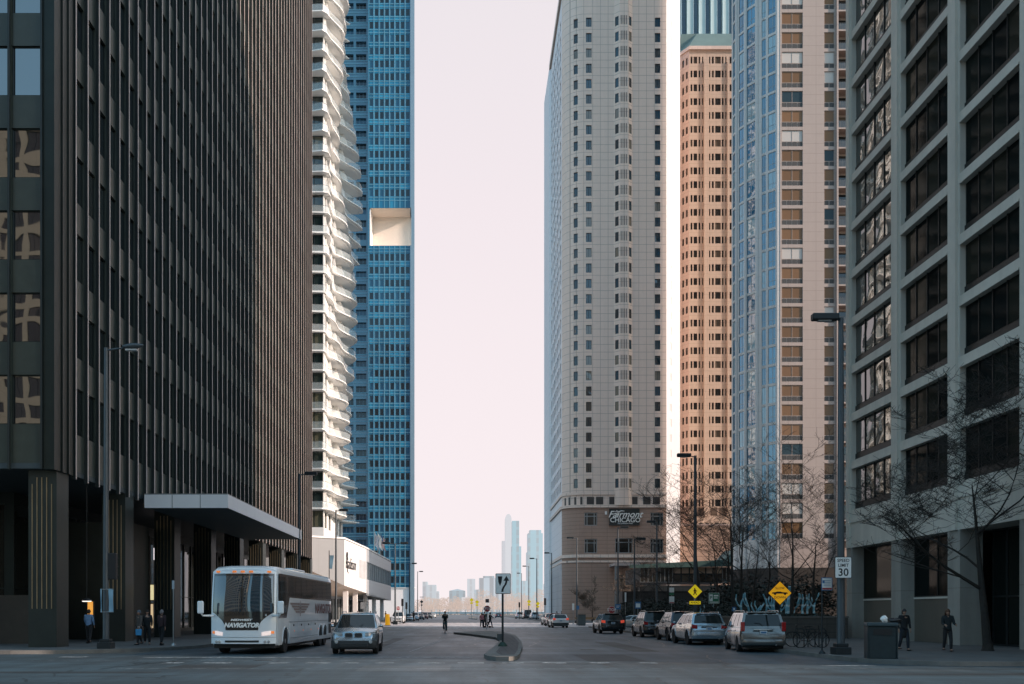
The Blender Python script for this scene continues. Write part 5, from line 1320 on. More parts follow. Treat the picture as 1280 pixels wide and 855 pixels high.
        for s in (-1, 1): mb = MB(); mb.lathe([(.075, L + .03), (.07, L + .085), (.01, L + .09)], (s * w * .74, -L / 2, .52), 'y', 14); mb.build('fog_light', L_CLEAR, t)
    else:
        mb = MB()
        for i in range(3): mb.box(-w * .46, w * .46, O(L - .06), O(L + .045), .64 + i * .055, .672 + i * .055)
        mb.build('grille', CHROME, t); mb = MB(); mb.box(-w * .47, w * .47, O(L - .08), O(L + .03), .62, .80); mb.build('grille_back', TRIM, t)
    # mirrors, doors, handles, rails
    for s in (-1, 1):
        mb = MB(); yy = gh['f0'] - .28
        def mir(u, v):
            a = u * 2 * math.pi; r = math.sin(math.pi * min(max(v, .02), .98)) ** .6; return (s * (w + .10) + .09 * r * math.cos(a), O(yy) + (v - .5) * .13, belt + .10 + .07 * r * math.sin(a))
        mb.grid(mir, 12, 6); mr = mb.build('mirror', col, t, smooth=60)
        mb = MB(); mb.box(*sorted((s * (w - .04), s * (w + .05))), O(yy) - .03, O(yy) + .03, belt + .04, belt + .08); mb.build('mirror_arm', TRIM, mr)
        ds = [(sh[0][0] if kind == 'sedan' else sh[1][0], sh[-1][0]), (sh[-1][0], sh[-1][1])]
        for a, b in ds:
            ya, yb = gh['r0'] + (gh['f0'] - gh['r0']) * a + .02, gh['r0'] + (gh['f0'] - gh['r0']) * b - .02
            ya = max(ya, rw + wr + .12) if ya < rw + wr + .12 else ya; yb = min(yb, fw - wr - .10)
            rs = [r for r in ring(L / 2)][1:5]
            mb = MB()
            for k in range(3):
                (xa, za), (xb, zc) = rs[k], rs[k + 1]; mb.face([(s * (xa + .007), O(ya), za), (s * (xa + .007), O(yb), za), (s * (xb + .007), O(yb), zc), (s * (xb + .007), O(ya), zc)])
            dr_ = mb.build('door', col, t, smooth=60)
            mb = MB(); mb.box(*sorted((s * (w + .0), s * (w + .035))), O(ya) + .06, O(ya) + .22, belt - .13, belt - .095); mb.build('handle', CHROME if kind == 'van' else col, dr_, bevel=.01)
        if kind in ('suv', 'van'):
            mb = MB(); mb.tube([(s * wt * .93, O(gh['r1'] + .1), zt + .03), (s * wt * .93, O(gh['r1'] + .2), zt + .095), (s * wt * .93, O(gh['f1'] - .2), zt + .095), (s * wt * .93, O(gh['f1'] - .08), zt + .03)], .018, 5); mb.build('roof_rail', RIM if 'lightrail' in opts else TRIM, t, smooth=60)
        if kind == 'suv' or 'darkbumper' in opts:
            for y in (rw, fw):
                mb = MB(); pts = [(math.cos(R(a)) * (wr + .06), math.sin(R(a)) * (wr + .06)) for a in range(8, 173, 12)]
                for p, q in zip(pts, pts[1:]): mb.prism([(O(y) + p[0], wr + p[1]), (O(y) + q[0], wr + q[1]), (O(y) + q[0] * 1.13, wr + q[1] * 1.13), (O(y) + p[0] * 1.13, wr + p[1] * 1.13)], *sorted((s * (w - .03), s * (w + .012))), ax=0)
                mb.build('arch_trim', TRIM if 'darkbumper' in opts else col, t)
    if kind != 'sedan':
        mb = MB(); mb.tube([rear(.5, .17, -.03), rear(.42, .35, -.03), rear(.30, .36, -.03)], .012, 4); mb.build('rear_wiper', TRIM, t)
        mb = MB(); mb.box(-wt * .8, wt * .8, O(gh['r1'] - .14), O(gh['r1'] + .02), zt + .0, zt + .045); mb.build('spoiler', col, t, bevel=.015)
    for s in (-1, 1): mb = MB(); mb.tube([front(.5 + s * .05, .03, -.03), front(.5 - s * .02 + (.2 if s > 0 else -.18), .30, -.03)], .010, 4); mb.build('wiper', TRIM, t)
    # seats seen as dark shapes are behind mirror-dark glass; the exhaust shows below
    mb = MB(); mb.lathe([(.035, -.04), (.035, .12)], (w * .55, O(0), .33), 'y', 10); mb.build('exhaust', RIM, t)
    return t
PI = math.pi
def at_ground(px, py): Y = EYE * F / (py - HY); return gx(px, Y), Y
# silver sport utility coming towards the viewer
car('suv', 'silver-blue SUV with twin oval grilles driving towards the viewer beside the coach', 'car', (-4.85, 43.6, 0), PI + R(1.5), 4.6, 1.9, 1.74, P_BLUEGREY, 'suv', opts=('twin_grille', 'darkbumper', 'lightrail'))
# row at the right kerb
car('minivan', 'warm grey minivan with tall red tail lamps, nearest parked car at the right kerb', 'car', (12.95, 45.7, 0), R(-6), 5.1, 1.95, 1.78, P_GREY, 'van', group='vehicles along the right kerb', opts=('lightrail',))
car('parked_suv', 'silver-blue crossover with wide rear window parked just beyond the grey minivan', 'car', (12.55, 55.1, 0), R(2), 4.85, 1.92, 1.72, P_BLUEGREY, 'suv', group='vehicles along the right kerb', opts=('lightrail',))
car('parked_suv', 'dark navy SUV with round red lamps parked between the silver crossover and the black SUV', 'car', (12.85, 62.0, 0), R(2), 4.5, 1.85, 1.80, P_NAVY, 'suv', group='vehicles along the right kerb', opts=('darkbumper',))
car('parked_suv', 'black SUV with roof rails parked farthest of the big SUVs on the right', 'car', (12.75, 70.8, 0), R(2), 4.6, 1.85, 1.82, P_BLACK, 'suv', group='vehicles along the right kerb', opts=('lightrail',))
car('suv', 'black SUV with glowing red brake lamps driving away near the red stop sign', 'car', (11.4, 82.5, 0), R(3), 4.5, 1.9, 1.66, P_BLACK, 'suv', opts=('braking',))
car('parked_car', 'pale grey hatchback seen partly behind the braking black SUV', 'car', (16.4, 103, 0), R(72), 4.2, 1.75, 1.45, P_SILVER, 'hatch', opts=())
car('parked_car', 'white hatchback with an orange-lit tail lamp stopped below the hotel corner', 'car', (9.9, 112, 0), R(4), 4.2, 1.8, 1.55, P_WHITE, 'hatch', opts=('darkbumper', 'braking'))
car('parked_car', 'dark red car between the two white ones below the hotel corner', 'car', (10.4, 124, 0), R(3), 4.5, 1.8, 1.62, P_RED, 'suv', opts=('lightrail',))
car('parked_car', 'cream white car in sunlight ahead of the dark red one below the hotel corner', 'car', (10.6, 133, 0), R(3), 4.5, 1.8, 1.6, P_CREAM, 'suv', opts=('lightrail',))
car('parked_suv', 'pale SUV waiting right of the yellow signs in the far shade', 'car', (15.0, 232, 0), R(3), 4.6, 1.9, 1.75, P_SILVER, 'suv')
car('parked_van', 'tall black van waiting just left of the pale SUV in the far shade', 'van', (14.2, 248, 0), R(3), 5.2, 2.1, 2.3, P_BLACK, 'van')
car('parked_suv', 'grey blue SUV leftmost of the three waiting in the far shade on the right', 'car', (13.0, 262, 0), R(3), 4.7, 1.9, 1.8, P_BLUEGREY, 'suv')
car('driving_car', 'small dark car far down the road right of the stop sign', 'car', (8.6, 300, 0), R(0), 4.4, 1.85, 1.5, P_NAVY, 'sedan')
# left side, facing the viewer
car('suv', 'white SUV in full sun facing the viewer left of the far crossing', 'car', (-10.9, 153, 0), PI, 4.6, 1.95, 1.85, P_WHITE, 'suv', opts=('lightrail',))
rowp = [(-11.4, 190, P_SILVER, 'sedan', 'silver sedan first in the shaded row behind the white SUV'), (-11.4, 206, P_BLUEGREY, 'suv', 'blue grey SUV second in the shaded row behind the white SUV'), (-11.2, 226, P_NAVY, 'sedan', 'navy sedan third in the shaded row behind the white SUV'),
        (-11.1, 244, P_RED, 'suv', 'dark red SUV fourth in the shaded row behind the white SUV'), (-11.0, 268, P_BLACK, 'suv', 'black SUV fifth in the shaded row behind the white SUV'), (-11.0, 298, P_WHITE, 'sedan', 'white sedan last in the shaded row behind the white SUV')]
for x, y, c_, k_, lab in rowp: car('parked_car', lab, 'car', (x, y, 0), PI, 4.6, 1.9, 1.75 if k_ == 'suv' else 1.45, c_, k_, group='cars in the shaded row on the left')
car('parked_car', 'pale sedan standing under the hotel podium behind the coach tail', 'car', (-9.9, 63.5, 0), PI, 4.5, 1.8, 1.5, P_SILVER, 'sedan')

# ------------------------------------------------------------------ the coach
def coach():
    L, W, H = 14.0, 2.80, 3.70; w = W / 2
    t = thing('coach', 'white tour coach with dark windows and a winged emblem, waiting by the canopy', 'coach', (-9.17, 48.1, 0), PI - R(1.6))
    O = lambda y: y - L / 2
    silver = paint('coach_silver', (.76, .81, .84), 0, .3); lower = paint('coach_lower', (.55, .60, .63), .15, .4); black = plain('coach_black', (.010, .013, .015), .12, coat=1, var=.3)
    gl = glass('coach_glass', [(.015, .02, .022), (.02, .026, .028), (.012, .016, .018)], 1.8, .04, .10, .5); ws = glass('coach_windshield', [(.006, .035, .055), (.006, .035, .055)], 2.2, .015, .7, .45, .12)
    def sec(y):
        f = max(0, (y - (L - 1.1)) / .55); r = max(0, (.35 - y) / .35)
        hw = w * (1 - .03 * f ** 2 - .04 * r ** 2); drop = .10 * f ** 2 + .06 * r; zb = .36
        ht = H - drop
        return [(hw * .97, zb), (hw, zb + .12), (hw, 1.9), (hw * .99, ht - .28), (hw * .955, ht - .14), (hw * .86, ht - .045), (hw * .5, ht - .005), (0, ht)]
    ys = [0, .08, .35] + [1 + i * .8 for i in range(15)] + [L - 1.1, L - .9, L - .7, L - .55]
    mb = MB(); rows = []
    for y in ys:
        r = sec(y); full = r + [(-x, z) for x, z in r[-2::-1]]; rows.append(len(mb.v)); mb.v += [(x, O(y), z) for x, z in full]
    n = 15
    for a, b in zip(rows, rows[1:]):
        for j in range(n - 1): mb.f.append((a + j, a + j + 1, b + j + 1, b + j)); mb.mi.append(0)
        mb.f.append((a + n - 1, a, b, b + n - 1)); mb.mi.append(0)
    mb.f.append(tuple(rows[0] + j for j in range(n))); mb.mi.append(0); mb.f.append(tuple(rows[-1] + j for j in range(n - 1, -1, -1))); mb.mi.append(0)
    body = mb.build('body', silver, t, smooth=35)
    WR = .50; axles = (3.55, 2.25, L - 1.95)
    cut = MB()
    for y in axles:
        for s in (-1, 1): cut.lathe([(WR + .09, s * (w - .38)), (WR + .09, s * (w + .2))], (0, O(y), WR + .02), 'x', 28)
    cobj = cut.build('cutter', TRIM, None); bm = bmesh.new(); bm.from_mesh(cobj.data); bmesh.ops.recalc_face_normals(bm, faces=bm.faces); bm.to_mesh(cobj.data); bm.free()
    md = body.modifiers.new('b', 'BOOLEAN'); md.operation = 'DIFFERENCE'; md.object = cobj; md.solver = 'EXACT'
    body.parent = None; dg = bpy.context.evaluated_depsgraph_get(); me = bpy.data.meshes.new_from_object(body.evaluated_get(dg)); body.modifiers.clear(); body.data = me; me.name = 'body'; me.set_sharp_from_angle(angle=R(35)); body.parent = t; bpy.data.objects.remove(cobj)
    mb = MB(); mb.box(-w * .9, w * .9, O(.3), O(L - .4), .25, .5); mb.build('underbody', TRIM, t)
    for y in axles:
        for s in (-1, 1):
            mb = MB(); mb.lathe([(WR * .58, -.15), (WR * .95, -.16), (WR, -.11), (WR, .11), (WR * .95, .16), (WR * .6, .15), (WR * .58, .06)], (0, 0, 0), 'x', 30); o = mb.build('wheel', M_RUBBER, t, smooth=35, loc=(s * (w - .17), O(y), WR))
            mb = MB(); q = s * (.11 if y == axles[2] else .03); mb.lathe([(WR * .6, s * .14), (WR * .52, s * .10), (WR * .48, q * .4), (WR * .22, q * .5), (WR * .2, q + s * .05), (.02, q + s * .06)], (0, 0, 0), 'x', 24)
            for i in range(10): a = i * .628; mb.lathe([(.022, q * .5), (.022, q * .5 + s * .04)], (0, WR * .33 * math.cos(a), WR * .33 * math.sin(a)), 'x', 6)
            mb.build('rim', RIM, o, smooth=35)
        for s in (-1, 1):
            mb = MB(); pts = [(math.cos(R(a)) * (WR + .09), math.sin(R(a)) * (WR + .09)) for a in range(0, 181, 10)]
            for p, q in zip(pts, pts[1:]): mb.prism([(O(y) + p[0], WR + p[1]), (O(y) + q[0], WR + q[1]), (O(y) + q[0] * 1.10, WR + q[1] * 1.10), (O(y) + p[0] * 1.10, WR + p[1] * 1.10)], *sorted((s * (w - .02), s * (w + .016))), ax=0)
            mb.build('arch_trim', silver, t)
    # side glass band, white panel rising behind the front wheel
    for s in (-1, 1):
        e = .012; X = lambda z: s * (w * (1 - .01 * max(0, (z - 1.9) / 1.4)) + e)
        mb = MB(); poly = [(.22, 2.34), (L - 2.75, 2.38), (L - 2.10, 1.50), (L - .62, 1.50), (L - .62, 3.36), (.30, 3.36)]
        mb.face([(X(z), O(y) , z) for y, z in poly]); mb.build('window_band', black, t)
        ns = 8
        for i in range(ns):
            a, b = .42 + i * 1.38, .42 + i * 1.38 + 1.34
            mb = MB(); z0, z1 = 2.44, 3.30; mb.face([(X(z0) + s * .006, O(a), z0), (X(z0) + s * .006, O(b), z0), (X(z1) + s * .006, O(b), z1), (X(z1) + s * .006, O(a), z1)]); mb.build('side_window', gl, t)
        mb = MB(); mb.face([(X(1.62) + s * .006, O(L - 1.9), 1.62), (X(1.62) + s * .006, O(L - .75), 1.62), (X(3.25) + s * .006, O(L - .75), 3.25), (X(3.25) + s * .006, O(L - 1.9), 3.25)]); mb.build('side_window', gl, t)
        # belt lines, baggage doors, vents
        mb = MB(); mb.box(*sorted((s * (w + .002), s * (w + .012))), O(.2), O(L - 2.6), 1.30, 1.325); mb.box(*sorted((s * (w + .002), s * (w + .012))), O(4.3), O(L - 2.7), .60, .615); mb.build('trim_line', plain('coach_line', (.20, .22, .24), .5), t)
        for i in range(4):
            a = 4.35 + i * 1.75; mb = MB(); mb.box(*sorted((s * w, s * (w + .010))), O(a), O(a + 1.68), .62, 1.28); dd = mb.build('baggage_door', silver, t)
            mb = MB(); mb.box(*sorted((s * (w + .01), s * (w + .03))), O(a + .75), O(a + .87), 1.12, 1.20); mb.build('handle', TRIM, dd)
        mb = MB(); mb.box(*sorted((s * (w - .02), s * (w + .014))), O(.35), O(1.15), .62, 1.12); mb.box(*sorted((s * (w - .02), s * (w + .014))), O(.35), O(1.15), 1.2, 1.72); vt = mb.build('vent', TRIM, t)
        mb = MB(); mb.box(*sorted((s * (w - .015), s * (w + .013))), O(.3), O(L - 2.7), .37, .55); mb.build('skirt', lower, t)
        mb = MB()
        for y in (4.2, 6.2, 8.2, 10.2): mb.box(*sorted((s * (w + .001), s * (w + .02))), O(y), O(y + .09), .88, .93)
        mb.build('marker_light', L_ORANGE, t)
    rs = 1                                                  # the side the photograph shows is local -x after turning round
    brown = plain('coach_letter_brown', (.22, .09, .085), .5, var=.1); gold = plain('coach_wing_grey', (.26, .20, .19), .5, var=.1)
    for s in (-1, 1):
        rot = (R(90), 0, R(90) if s > 0 else R(-90))
        text(t, 'NAVIGATOR', .66, (s * (w + .014), O(2.75), 1.90), rot, brown, offset=.02, ext=.002, sx=1.25)
        mb = MB(); X = s * (w + .014); yc = O(8.9)
        for d in (-1, 1):
            for k in range(4):
                z1_, z0_ = 2.16 - k * .12, 2.16 - k * .12 - .09; a0, a1 = .16, 2.3 - k * .38
                mb.face([(X, yc + d * a0, z0_), (X, yc + d * (a1 - .14), z0_), (X, yc + d * a1, z1_), (X, yc + d * a0, z1_)])
        mb.face([(X, yc - .08, 1.56), (X, yc + .08, 1.56), (X, yc + .05, 2.28), (X, yc - .05, 2.28)]); mb.face([(X, yc - .2, 1.90), (X, yc + .2, 1.90), (X, yc + .2, 1.98), (X, yc - .2, 1.98)])
        mb.build('winged_emblem', gold, t)
    # front: wrap-round windshield in two panes over a dark panel
    def fr(u, z, e=.0):
        k = 2 * u - 1; yy = L - .0 - .34 * k ** 2 * abs(k) - .12 * max(0, (z - 1.4) / 2.0) ** 2 * 1.6 + e; hw = w * .965
        return (k * hw * (1 - .02 * max(0, (z - 1.5) / 2)), O(yy), z)
    mb = MB(); mb.grid(lambda u, v: fr(u, .44 + (3.44 - .44) * v, .015), 20, 14); 
    mb.grid(lambda u, v: (fr(u, 3.44, .015)[0], fr(u, 3.44, .015)[1] - .55 * v, 3.44 + .14 * math.sin(v * 1.57) * (1 - (2 * u - 1) ** 6)), 20, 4); 
    for uu in (0, 1):
        mb.grid(lambda u, v: (fr(uu, .44 + 3.0 * v, .015)[0], fr(uu, .44 + 3.0 * v, .015)[1] * (1 - u) + O(L - .70) * u, .44 + 3.0 * v), 2, 14)
    mb.build('front_panel', silver, t, smooth=50)
    mb = MB(); mb.grid(lambda u, v: fr(.025 + .95 * u, 1.72 + 1.62 * v, .024), 20, 8); wsf = mb.build('windshield_surround', black, t, smooth=50)
    for a, b in ((.045, .492), (.508, .955)):
        mb = MB(); mb.grid(lambda u, v: fr(a + (b - a) * u, 1.77 + 1.47 * v, .034), 12, 10); mb.build('windshield', ws, t, smooth=60)
    mb = MB()                                             # dark lower panel narrowing downwards with rounded sides
    def low(u, v):
        z = 1.0 + .74 * v; hw = .25 + .225 * v ** 2.2; return fr(.5 + (2 * u - 1) * hw, z, .026)
    mb.grid(low, 16, 8); mb.build('name_panel', black, t, smooth=50)
    text(t, 'NAVIGATOR', .25, (0, O(L + .045), 1.20), (R(90), 0, PI), M_WHITE, shear=.25, offset=.014, ext=.004)
    text(t, 'MIDWEST', .11, (.02, O(L + .045), 1.42), (R(90), 0, PI), M_WHITE, shear=.25, offset=.006, ext=.004, sx=1.8)
    p = fr(.90, 1.51, .05); text(t, '554', .12, (-.92, O(L - .10), 1.62), (R(90), 0, PI - R(14)), M_WHITE, offset=.004, ext=.004)
    for s in (-1, 1):
        mb = MB(); mb.grid(lambda u, v: fr(.5 + s * (.30 + .13 * u), .84 + .05 * u + (.15 + .02 * u) * (v - .5), .03), 8, 3); mb.build('headlight', L_ON, t, smooth=50)
        mb = MB(); mb.grid(lambda u, v: fr(.5 + s * (.435 + .04 * u), .86 + .10 * v, .036), 3, 2); mb.build('turn_signal', L_ORANGE, t)
        for q in (.35, .40):
            x, y, z = fr(.5 + s * q, .52, .03); mb = MB(); mb.lathe([(.06, y - .02), (.06, y + .02), (.01, y + .025)], (x, 0, z), 'y', 12); mb.build('fog_light', L_CLEAR, t)
    mb = MB(); mb.grid(lambda u, v: fr(.24 + .52 * u, .50 + .08 * v, .03), 10, 1); mb.build('bumper_slot', TRIM, t)
    mb = MB(); mb.grid(lambda u, v: fr(.0 + 1.0 * u, .70 + .012 * v, .022), 16, 1); mb.build('bumper_line', TRIM, t)
    for u in (.10, .37, .50, .63, .90):
        x, y, z = fr(u, 3.40, .03); mb = MB(); mb.box(x - .08, x + .08, y - .05, y + .035, z - .02, z + .06); mb.build('marker_light', L_ORANGE, t, bevel=.015)
    for s in (-1, 1):
        mb = MB(); mb.tube([fr(.5 + s * .46, 1.60, .05), (s * (w + .18), O(L + .12), 1.60), (s * (w + .24), O(L + .18), 1.70)], [.05, .04, .035], 8); a_ = mb.build('mirror_arm', silver, t, smooth=60)
        mb = MB(); mb.box(s * (w + .25) - .13, s * (w + .25) + .13, O(L + .12), O(L + .26), 1.68, 2.20); mb.build('mirror', silver, t, bevel=.05)
        mb = MB(); mb.tube([fr(.5 + s * .03, 1.74, .06), fr(.5 + s * .015, 2.3, .06)], .014, 5); mb.tube([fr(.5 + s * .015, 2.2, .065), fr(.5 + s * .02, 2.75, .065)], .022, 4); mb.build('wiper', TRIM, t)
    mb = MB(); mb.box(-w * .55, w * .55, O(4.5), O(7.5), H - .03, H + .14); mb.build('roof_unit', silver, t, bevel=.05)
coach()
# ------------------------------------------------------------------ bare trees
def tree_segments(h, seed, levels=5, spread=.55, trunk_r=.16, lean=(0, 0), first=.32, kids=(3, 4), bias=(0, 0), squash=1.0):
    rnd = random.Random(seed); T, B = [], []
    def limb(p, d, L, r, lvl, out):
        n = 5 if lvl < 2 else 3; pts = [p]; rs = [r]
        for i in range(n):
            jt = .045 if lvl == 0 else .13; d = (d + Vector((rnd.gauss(0, jt), rnd.gauss(0, jt), rnd.gauss(0, .07) + (.05 if lvl else .06)))).normalized()
            p = p + d * (L / n); pts.append(p); rs.append(r * (1 - (.88 if lvl == 0 else .62) * (i + 1) / n))
        out.append((pts, rs, 7 if lvl == 0 else (5 if lvl < 3 else 3)))
        if lvl >= levels: return
        k = rnd.randint(*kids) + (2 if lvl == 0 else 0) + (1 if lvl >= levels - 2 else 0)
        for j in range(k):
            t = (first + (1 - first) * (j + rnd.random()) / k) if lvl == 0 else .2 + .8 * (j + rnd.random()) / k
            x = t * n; i = min(n - 1, int(x)); q = pts[i].lerp(pts[i + 1], x - i); dd = (pts[i + 1] - pts[i]).normalized()
            a = rnd.uniform(0, 6.283); side = Vector((math.cos(a) + bias[0] * (lvl < 2), math.sin(a) + bias[1] * (lvl < 2), rnd.uniform(-.1, .35)))
            nd = (dd * rnd.uniform(.45, .85) + side.normalized() * rnd.uniform(.6, 1.0) * (spread / .55)).normalized(); nd.z *= squash; nd.normalize()
            limb(q, nd, L * rnd.uniform(.50, .72), rs[i] * rnd.uniform(.40, .62), lvl + 1, B)
    limb(Vector((0, 0, -.05)), Vector((lean[0], lean[1], 1)).normalized(), h * .55, trunk_r, 0, T)
    return T, B
def bare_tree(label, x, y, z, h, seed, group=None, mat=None, name='bare_tree', min_r=.009, **kw):
    t = thing(name, label, 'tree', (x, y, z), random.Random(seed).uniform(0, 6) if not kw.get('bias') else 0, group)
    T, B = tree_segments(h, seed, **kw)
    mb = MB()
    for p, r, n in T: mb.tube(p, [max(a, min_r) for a in r], 9)
    mb.lathe([(r_ := kw.get('trunk_r', .16)) * 1.5 and (kw.get('trunk_r', .16) * 1.5, -.05), (kw.get('trunk_r', .16) * 1.15, .12), (kw.get('trunk_r', .16), .35)], (0, 0, 0), n=9)
    mb.build('trunk', M_BARK, t, smooth=60)
    mb = MB()
    for p, r, n in B: mb.tube(p, [max(a, min_r) for a in r], n, caps=False)
    mb.build('crown', mat or M_TWIG, t)
    return t
bare_tree('large bare street tree spreading dark twigs in front of the concrete building', 21.35, 41.2, .146, 12.6, 17, levels=6, spread=.70, trunk_r=.19, lean=(-.02, 0), first=.36, bias=(-.30, -.1), kids=(3, 4), min_r=.007)
midt = [(17.6, 66.5, 1.2, 12.5, 21, 'bare tree rising from the planter just beyond the yellow slow-down sign', .17), (20.6, 64, 1.2, 12, 22, 'bare tree in the planter nearest the concrete building', .16), (21.6, 80, 1.1, 14, 23, 'bare tree in the second planter, close to the concrete building', .2),
        (18.2, 79, 1.1, 13, 24, 'bare tree in the second planter, on its street side', .18), (24.5, 99, 1.1, 14, 25, 'bare tree in the far planter below the condominium tower', .2), (19.8, 100, 1.1, 10, 26, 'smaller bare tree on the street side of the far planter', .15), (29.5, 104, .15, 15, 27, 'tall bare tree behind the far planter beside the dark base', .2), (24.8, 72.5, .15, 13, 31, 'bare tree tight against the end of the concrete building', .18), (26.0, 88, .15, 14, 32, 'bare tree behind the second planter in deep shade', .18)]
for x, y, z, h, sd, lab, tr in midt: bare_tree(lab, x, y, z, h, sd, 'bare trees along the right pavement', levels=5, spread=.6, trunk_r=tr * .85, first=.3, kids=(2, 4), min_r=.008)
for x, y, h, sd, lab in ((23.4, 152, 7.2, 41, 'small sunlit bare tree left of the hotel doorway'), (26.2, 158, 7.6, 42, 'small sunlit bare tree just right of the hotel doorway'), (20.6, 168, 6.2, 44, 'small bare tree nearest the hotel street corner')):
    bare_tree(lab, x, y, .15, h, sd, 'small trees in front of the hotel', M_TWIG_SUN, levels=5, spread=.5, trunk_r=.12, kids=(3, 4), min_r=.022)
for x, y, h, sd, lab in ((20.9, 122, 8.6, 45, 'dark bare tree left of the glass pavilion'), (31.5, 118, 7.5, 47, 'dark bare tree at the right end of the glass pavilion')):
    bare_tree(lab, x, y, .15, h, sd, 'dark trees before the pavilion', levels=5, spread=.55, trunk_r=.13, min_r=.012, kids=(2, 4))

# dark evergreen hedges in the planters
HEDGE = plain('evergreen_leaf', (.016, .022, .016), .8, var=.5, scale=4)
def hedge(label, x0, x1, y0, y1, z0, h, seed, n=2600, s=.12):
    t = thing('evergreen_hedge', label, 'hedge', ((x0 + x1) / 2, (y0 + y1) / 2, z0)); rnd = random.Random(seed); w_, d = (x1 - x0) / 2, (y1 - y0) / 2
    mb = MB()
    for i in range(n):
        u, v = rnd.uniform(-1, 1), rnd.uniform(-1, 1); top = h * (.78 + .22 * math.sin(u * 7 + seed) * math.cos(v * 5 + seed * 2) ) * (1 - .25 * max(abs(u), abs(v)) ** 6)
        z = top * rnd.random() ** .45
        c = Vector((u * w_, v * d, z)); a, b = rnd.uniform(0, 6.28), rnd.uniform(-1, 1); p = Vector((math.cos(a), math.sin(a), b * .6)) * s; q = Vector((-math.sin(a) * .5, math.cos(a) * .5, .6)) * s
        mb.face([c - p * .6, c - q * .5, c + p * .6, c + q * .5])
    mb.build('foliage', HEDGE, t)
    mb = MB()
    for i in range(9): x = -w_ * .85 + i * w_ * .21; mb.tube([(x, 0, 0), (x + .1, .1, h * .7)], .03, 4)
    mb.build('stems', M_BARK, t)
hedge('low dark hedge filling the long planter behind the bicycles', 16.2, 22.6, 60.9, 69.6, 1.2, .55, 1, 3000)
hedge('dark hedge filling the second planter behind the silver crossover', 16.9, 22.8, 74.4, 87.6, 1.05, 1.6, 2, 3400, .15)
hedge('tall dark hedge filling the far planter before the plaza wall', 17.9, 25.1, 93.4, 109.6, 1.05, 2.2, 3, 4200, .18)
hedge('deep dark shrubbery against the base of the condominium tower', 26.5, 41, 109.5, 115.5, .15, 6.0, 4, 5200, .28)
hedge('dark shrubbery in front of the plaza wall left of the crossing sign', 17.5, 26, 115.2, 119, .15, 3.4, 5, 3400, .2)

# far wood at the lakefront: one mass of twigs
def wood():
    m, nt, b = new_mat('far_wood')
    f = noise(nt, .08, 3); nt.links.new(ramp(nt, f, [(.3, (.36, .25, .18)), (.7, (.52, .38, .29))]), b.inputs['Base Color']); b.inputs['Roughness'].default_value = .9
    e = N(nt, 'ShaderNodeEmission'); e.inputs['Color'].default_value = (.84, .70, .64, 1); mx_ = N(nt, 'ShaderNodeMixShader'); mx_.inputs[0].default_value = .50  # distance haze mixed into the twigs as emission
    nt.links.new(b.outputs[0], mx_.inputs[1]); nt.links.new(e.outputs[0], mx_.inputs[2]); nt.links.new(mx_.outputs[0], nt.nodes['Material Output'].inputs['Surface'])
    rnd = random.Random(5); mb = MB()
    for i in range(150):
        Y = rnd.uniform(640, 760); x = rnd.uniform(-75, 90); big = 1.35 if x > 0 else .95
        base = Vector((x, Y, 0)); h = rnd.uniform(5.0, 12.5) * big
        mb.tube([base, base + Vector((0, 0, h * .5))], .22, 4, False)
        for k in range(120):
            a = rnd.uniform(0, 6.28); r = rnd.random() ** .6 * h * .36; z = h * rnd.uniform(.28, 1.0); r *= math.sin(min(1, (z / h)) * 2.6 + .25) ** .5 if z / h < .98 else .3
            c = base + Vector((math.cos(a) * r, math.sin(a) * r, z)); d = Vector((math.cos(a) * .5, math.sin(a) * .5, 1)) * rnd.uniform(.6, 1.6); s_ = Vector((rnd.uniform(.05, .16), 0, 0))
            mb.face([c - s_, c + s_, c + d])
            d2 = Vector((rnd.uniform(-1, 1), 0, rnd.uniform(.2, .9))) * 1.1; mb.face([c, c + d2, c + d2 * .9 + Vector((0, 0, .22))])
    o = mb.build('far_wood', m); tag(o, 'hazy tan belt of bare trees closing the end of the street', 'wood', kind='stuff')
wood()

# ------------------------------------------------------------------ hazy skyline
def sky_tower(label, p0, p1, ptop, Y, col, haze, name='skyline_tower', steps=(), hat=None, pu=4, wu=1.4, pv=4, wv=1.2, depth=30, dark=.5):
    x0, x1, z = gx(p0, Y), gx(p1, Y), gz(ptop, Y); t = thing(name, label, 'tower', ((x0 + x1) / 2, Y, 0)); off = Vector(((x0 + x1) / 2, Y, 0)); B = part_builder(t, off)
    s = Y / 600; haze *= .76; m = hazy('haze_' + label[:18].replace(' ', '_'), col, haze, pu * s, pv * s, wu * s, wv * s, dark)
    mb = MB(); mb.box(x0, x1, Y, Y + depth, 0, z); B(mb, 'shaft', m)
    for q0, q1, qt, dy in steps: mb = MB(); mb.box(gx(q0, Y), gx(q1, Y), Y + dy, Y + depth + dy, 0, gz(qt, Y)); B(mb, 'wing', m)
    if hat == 'pyramid':
        mb = MB(); c = ((x0 + x1) / 2, Y + depth / 2, z + (x1 - x0) * .14); q = [(x0, Y, z), (x1, Y, z), (x1, Y + depth, z), (x0, Y + depth, z)]
        for i in range(4): mb.face([q[i], q[(i + 1) % 4], c])
        B(mb, 'roof', m)
    elif hat == 'dome':
        mb = MB(); w_ = (x1 - x0) / 2; mb.prism([(x0 + w_ * (1 + math.cos(a)) if False else (x0 + x1) / 2 + w_ * math.cos(a), z + w_ * 1.9 * math.sin(a)) for a in [math.pi * i / 12 for i in range(13)]], Y, Y + depth, ax=1); B(mb, 'crown', m)
    elif hat == 'cap':
        mb = MB(); mb.box(x0 + (x1 - x0) * .12, x1 - (x1 - x0) * .1, Y + 2, Y + depth - 2, z, z + (x1 - x0) * .22); B(mb, 'roof_plant', m)
    return t
PB = (.05, .40, .50)
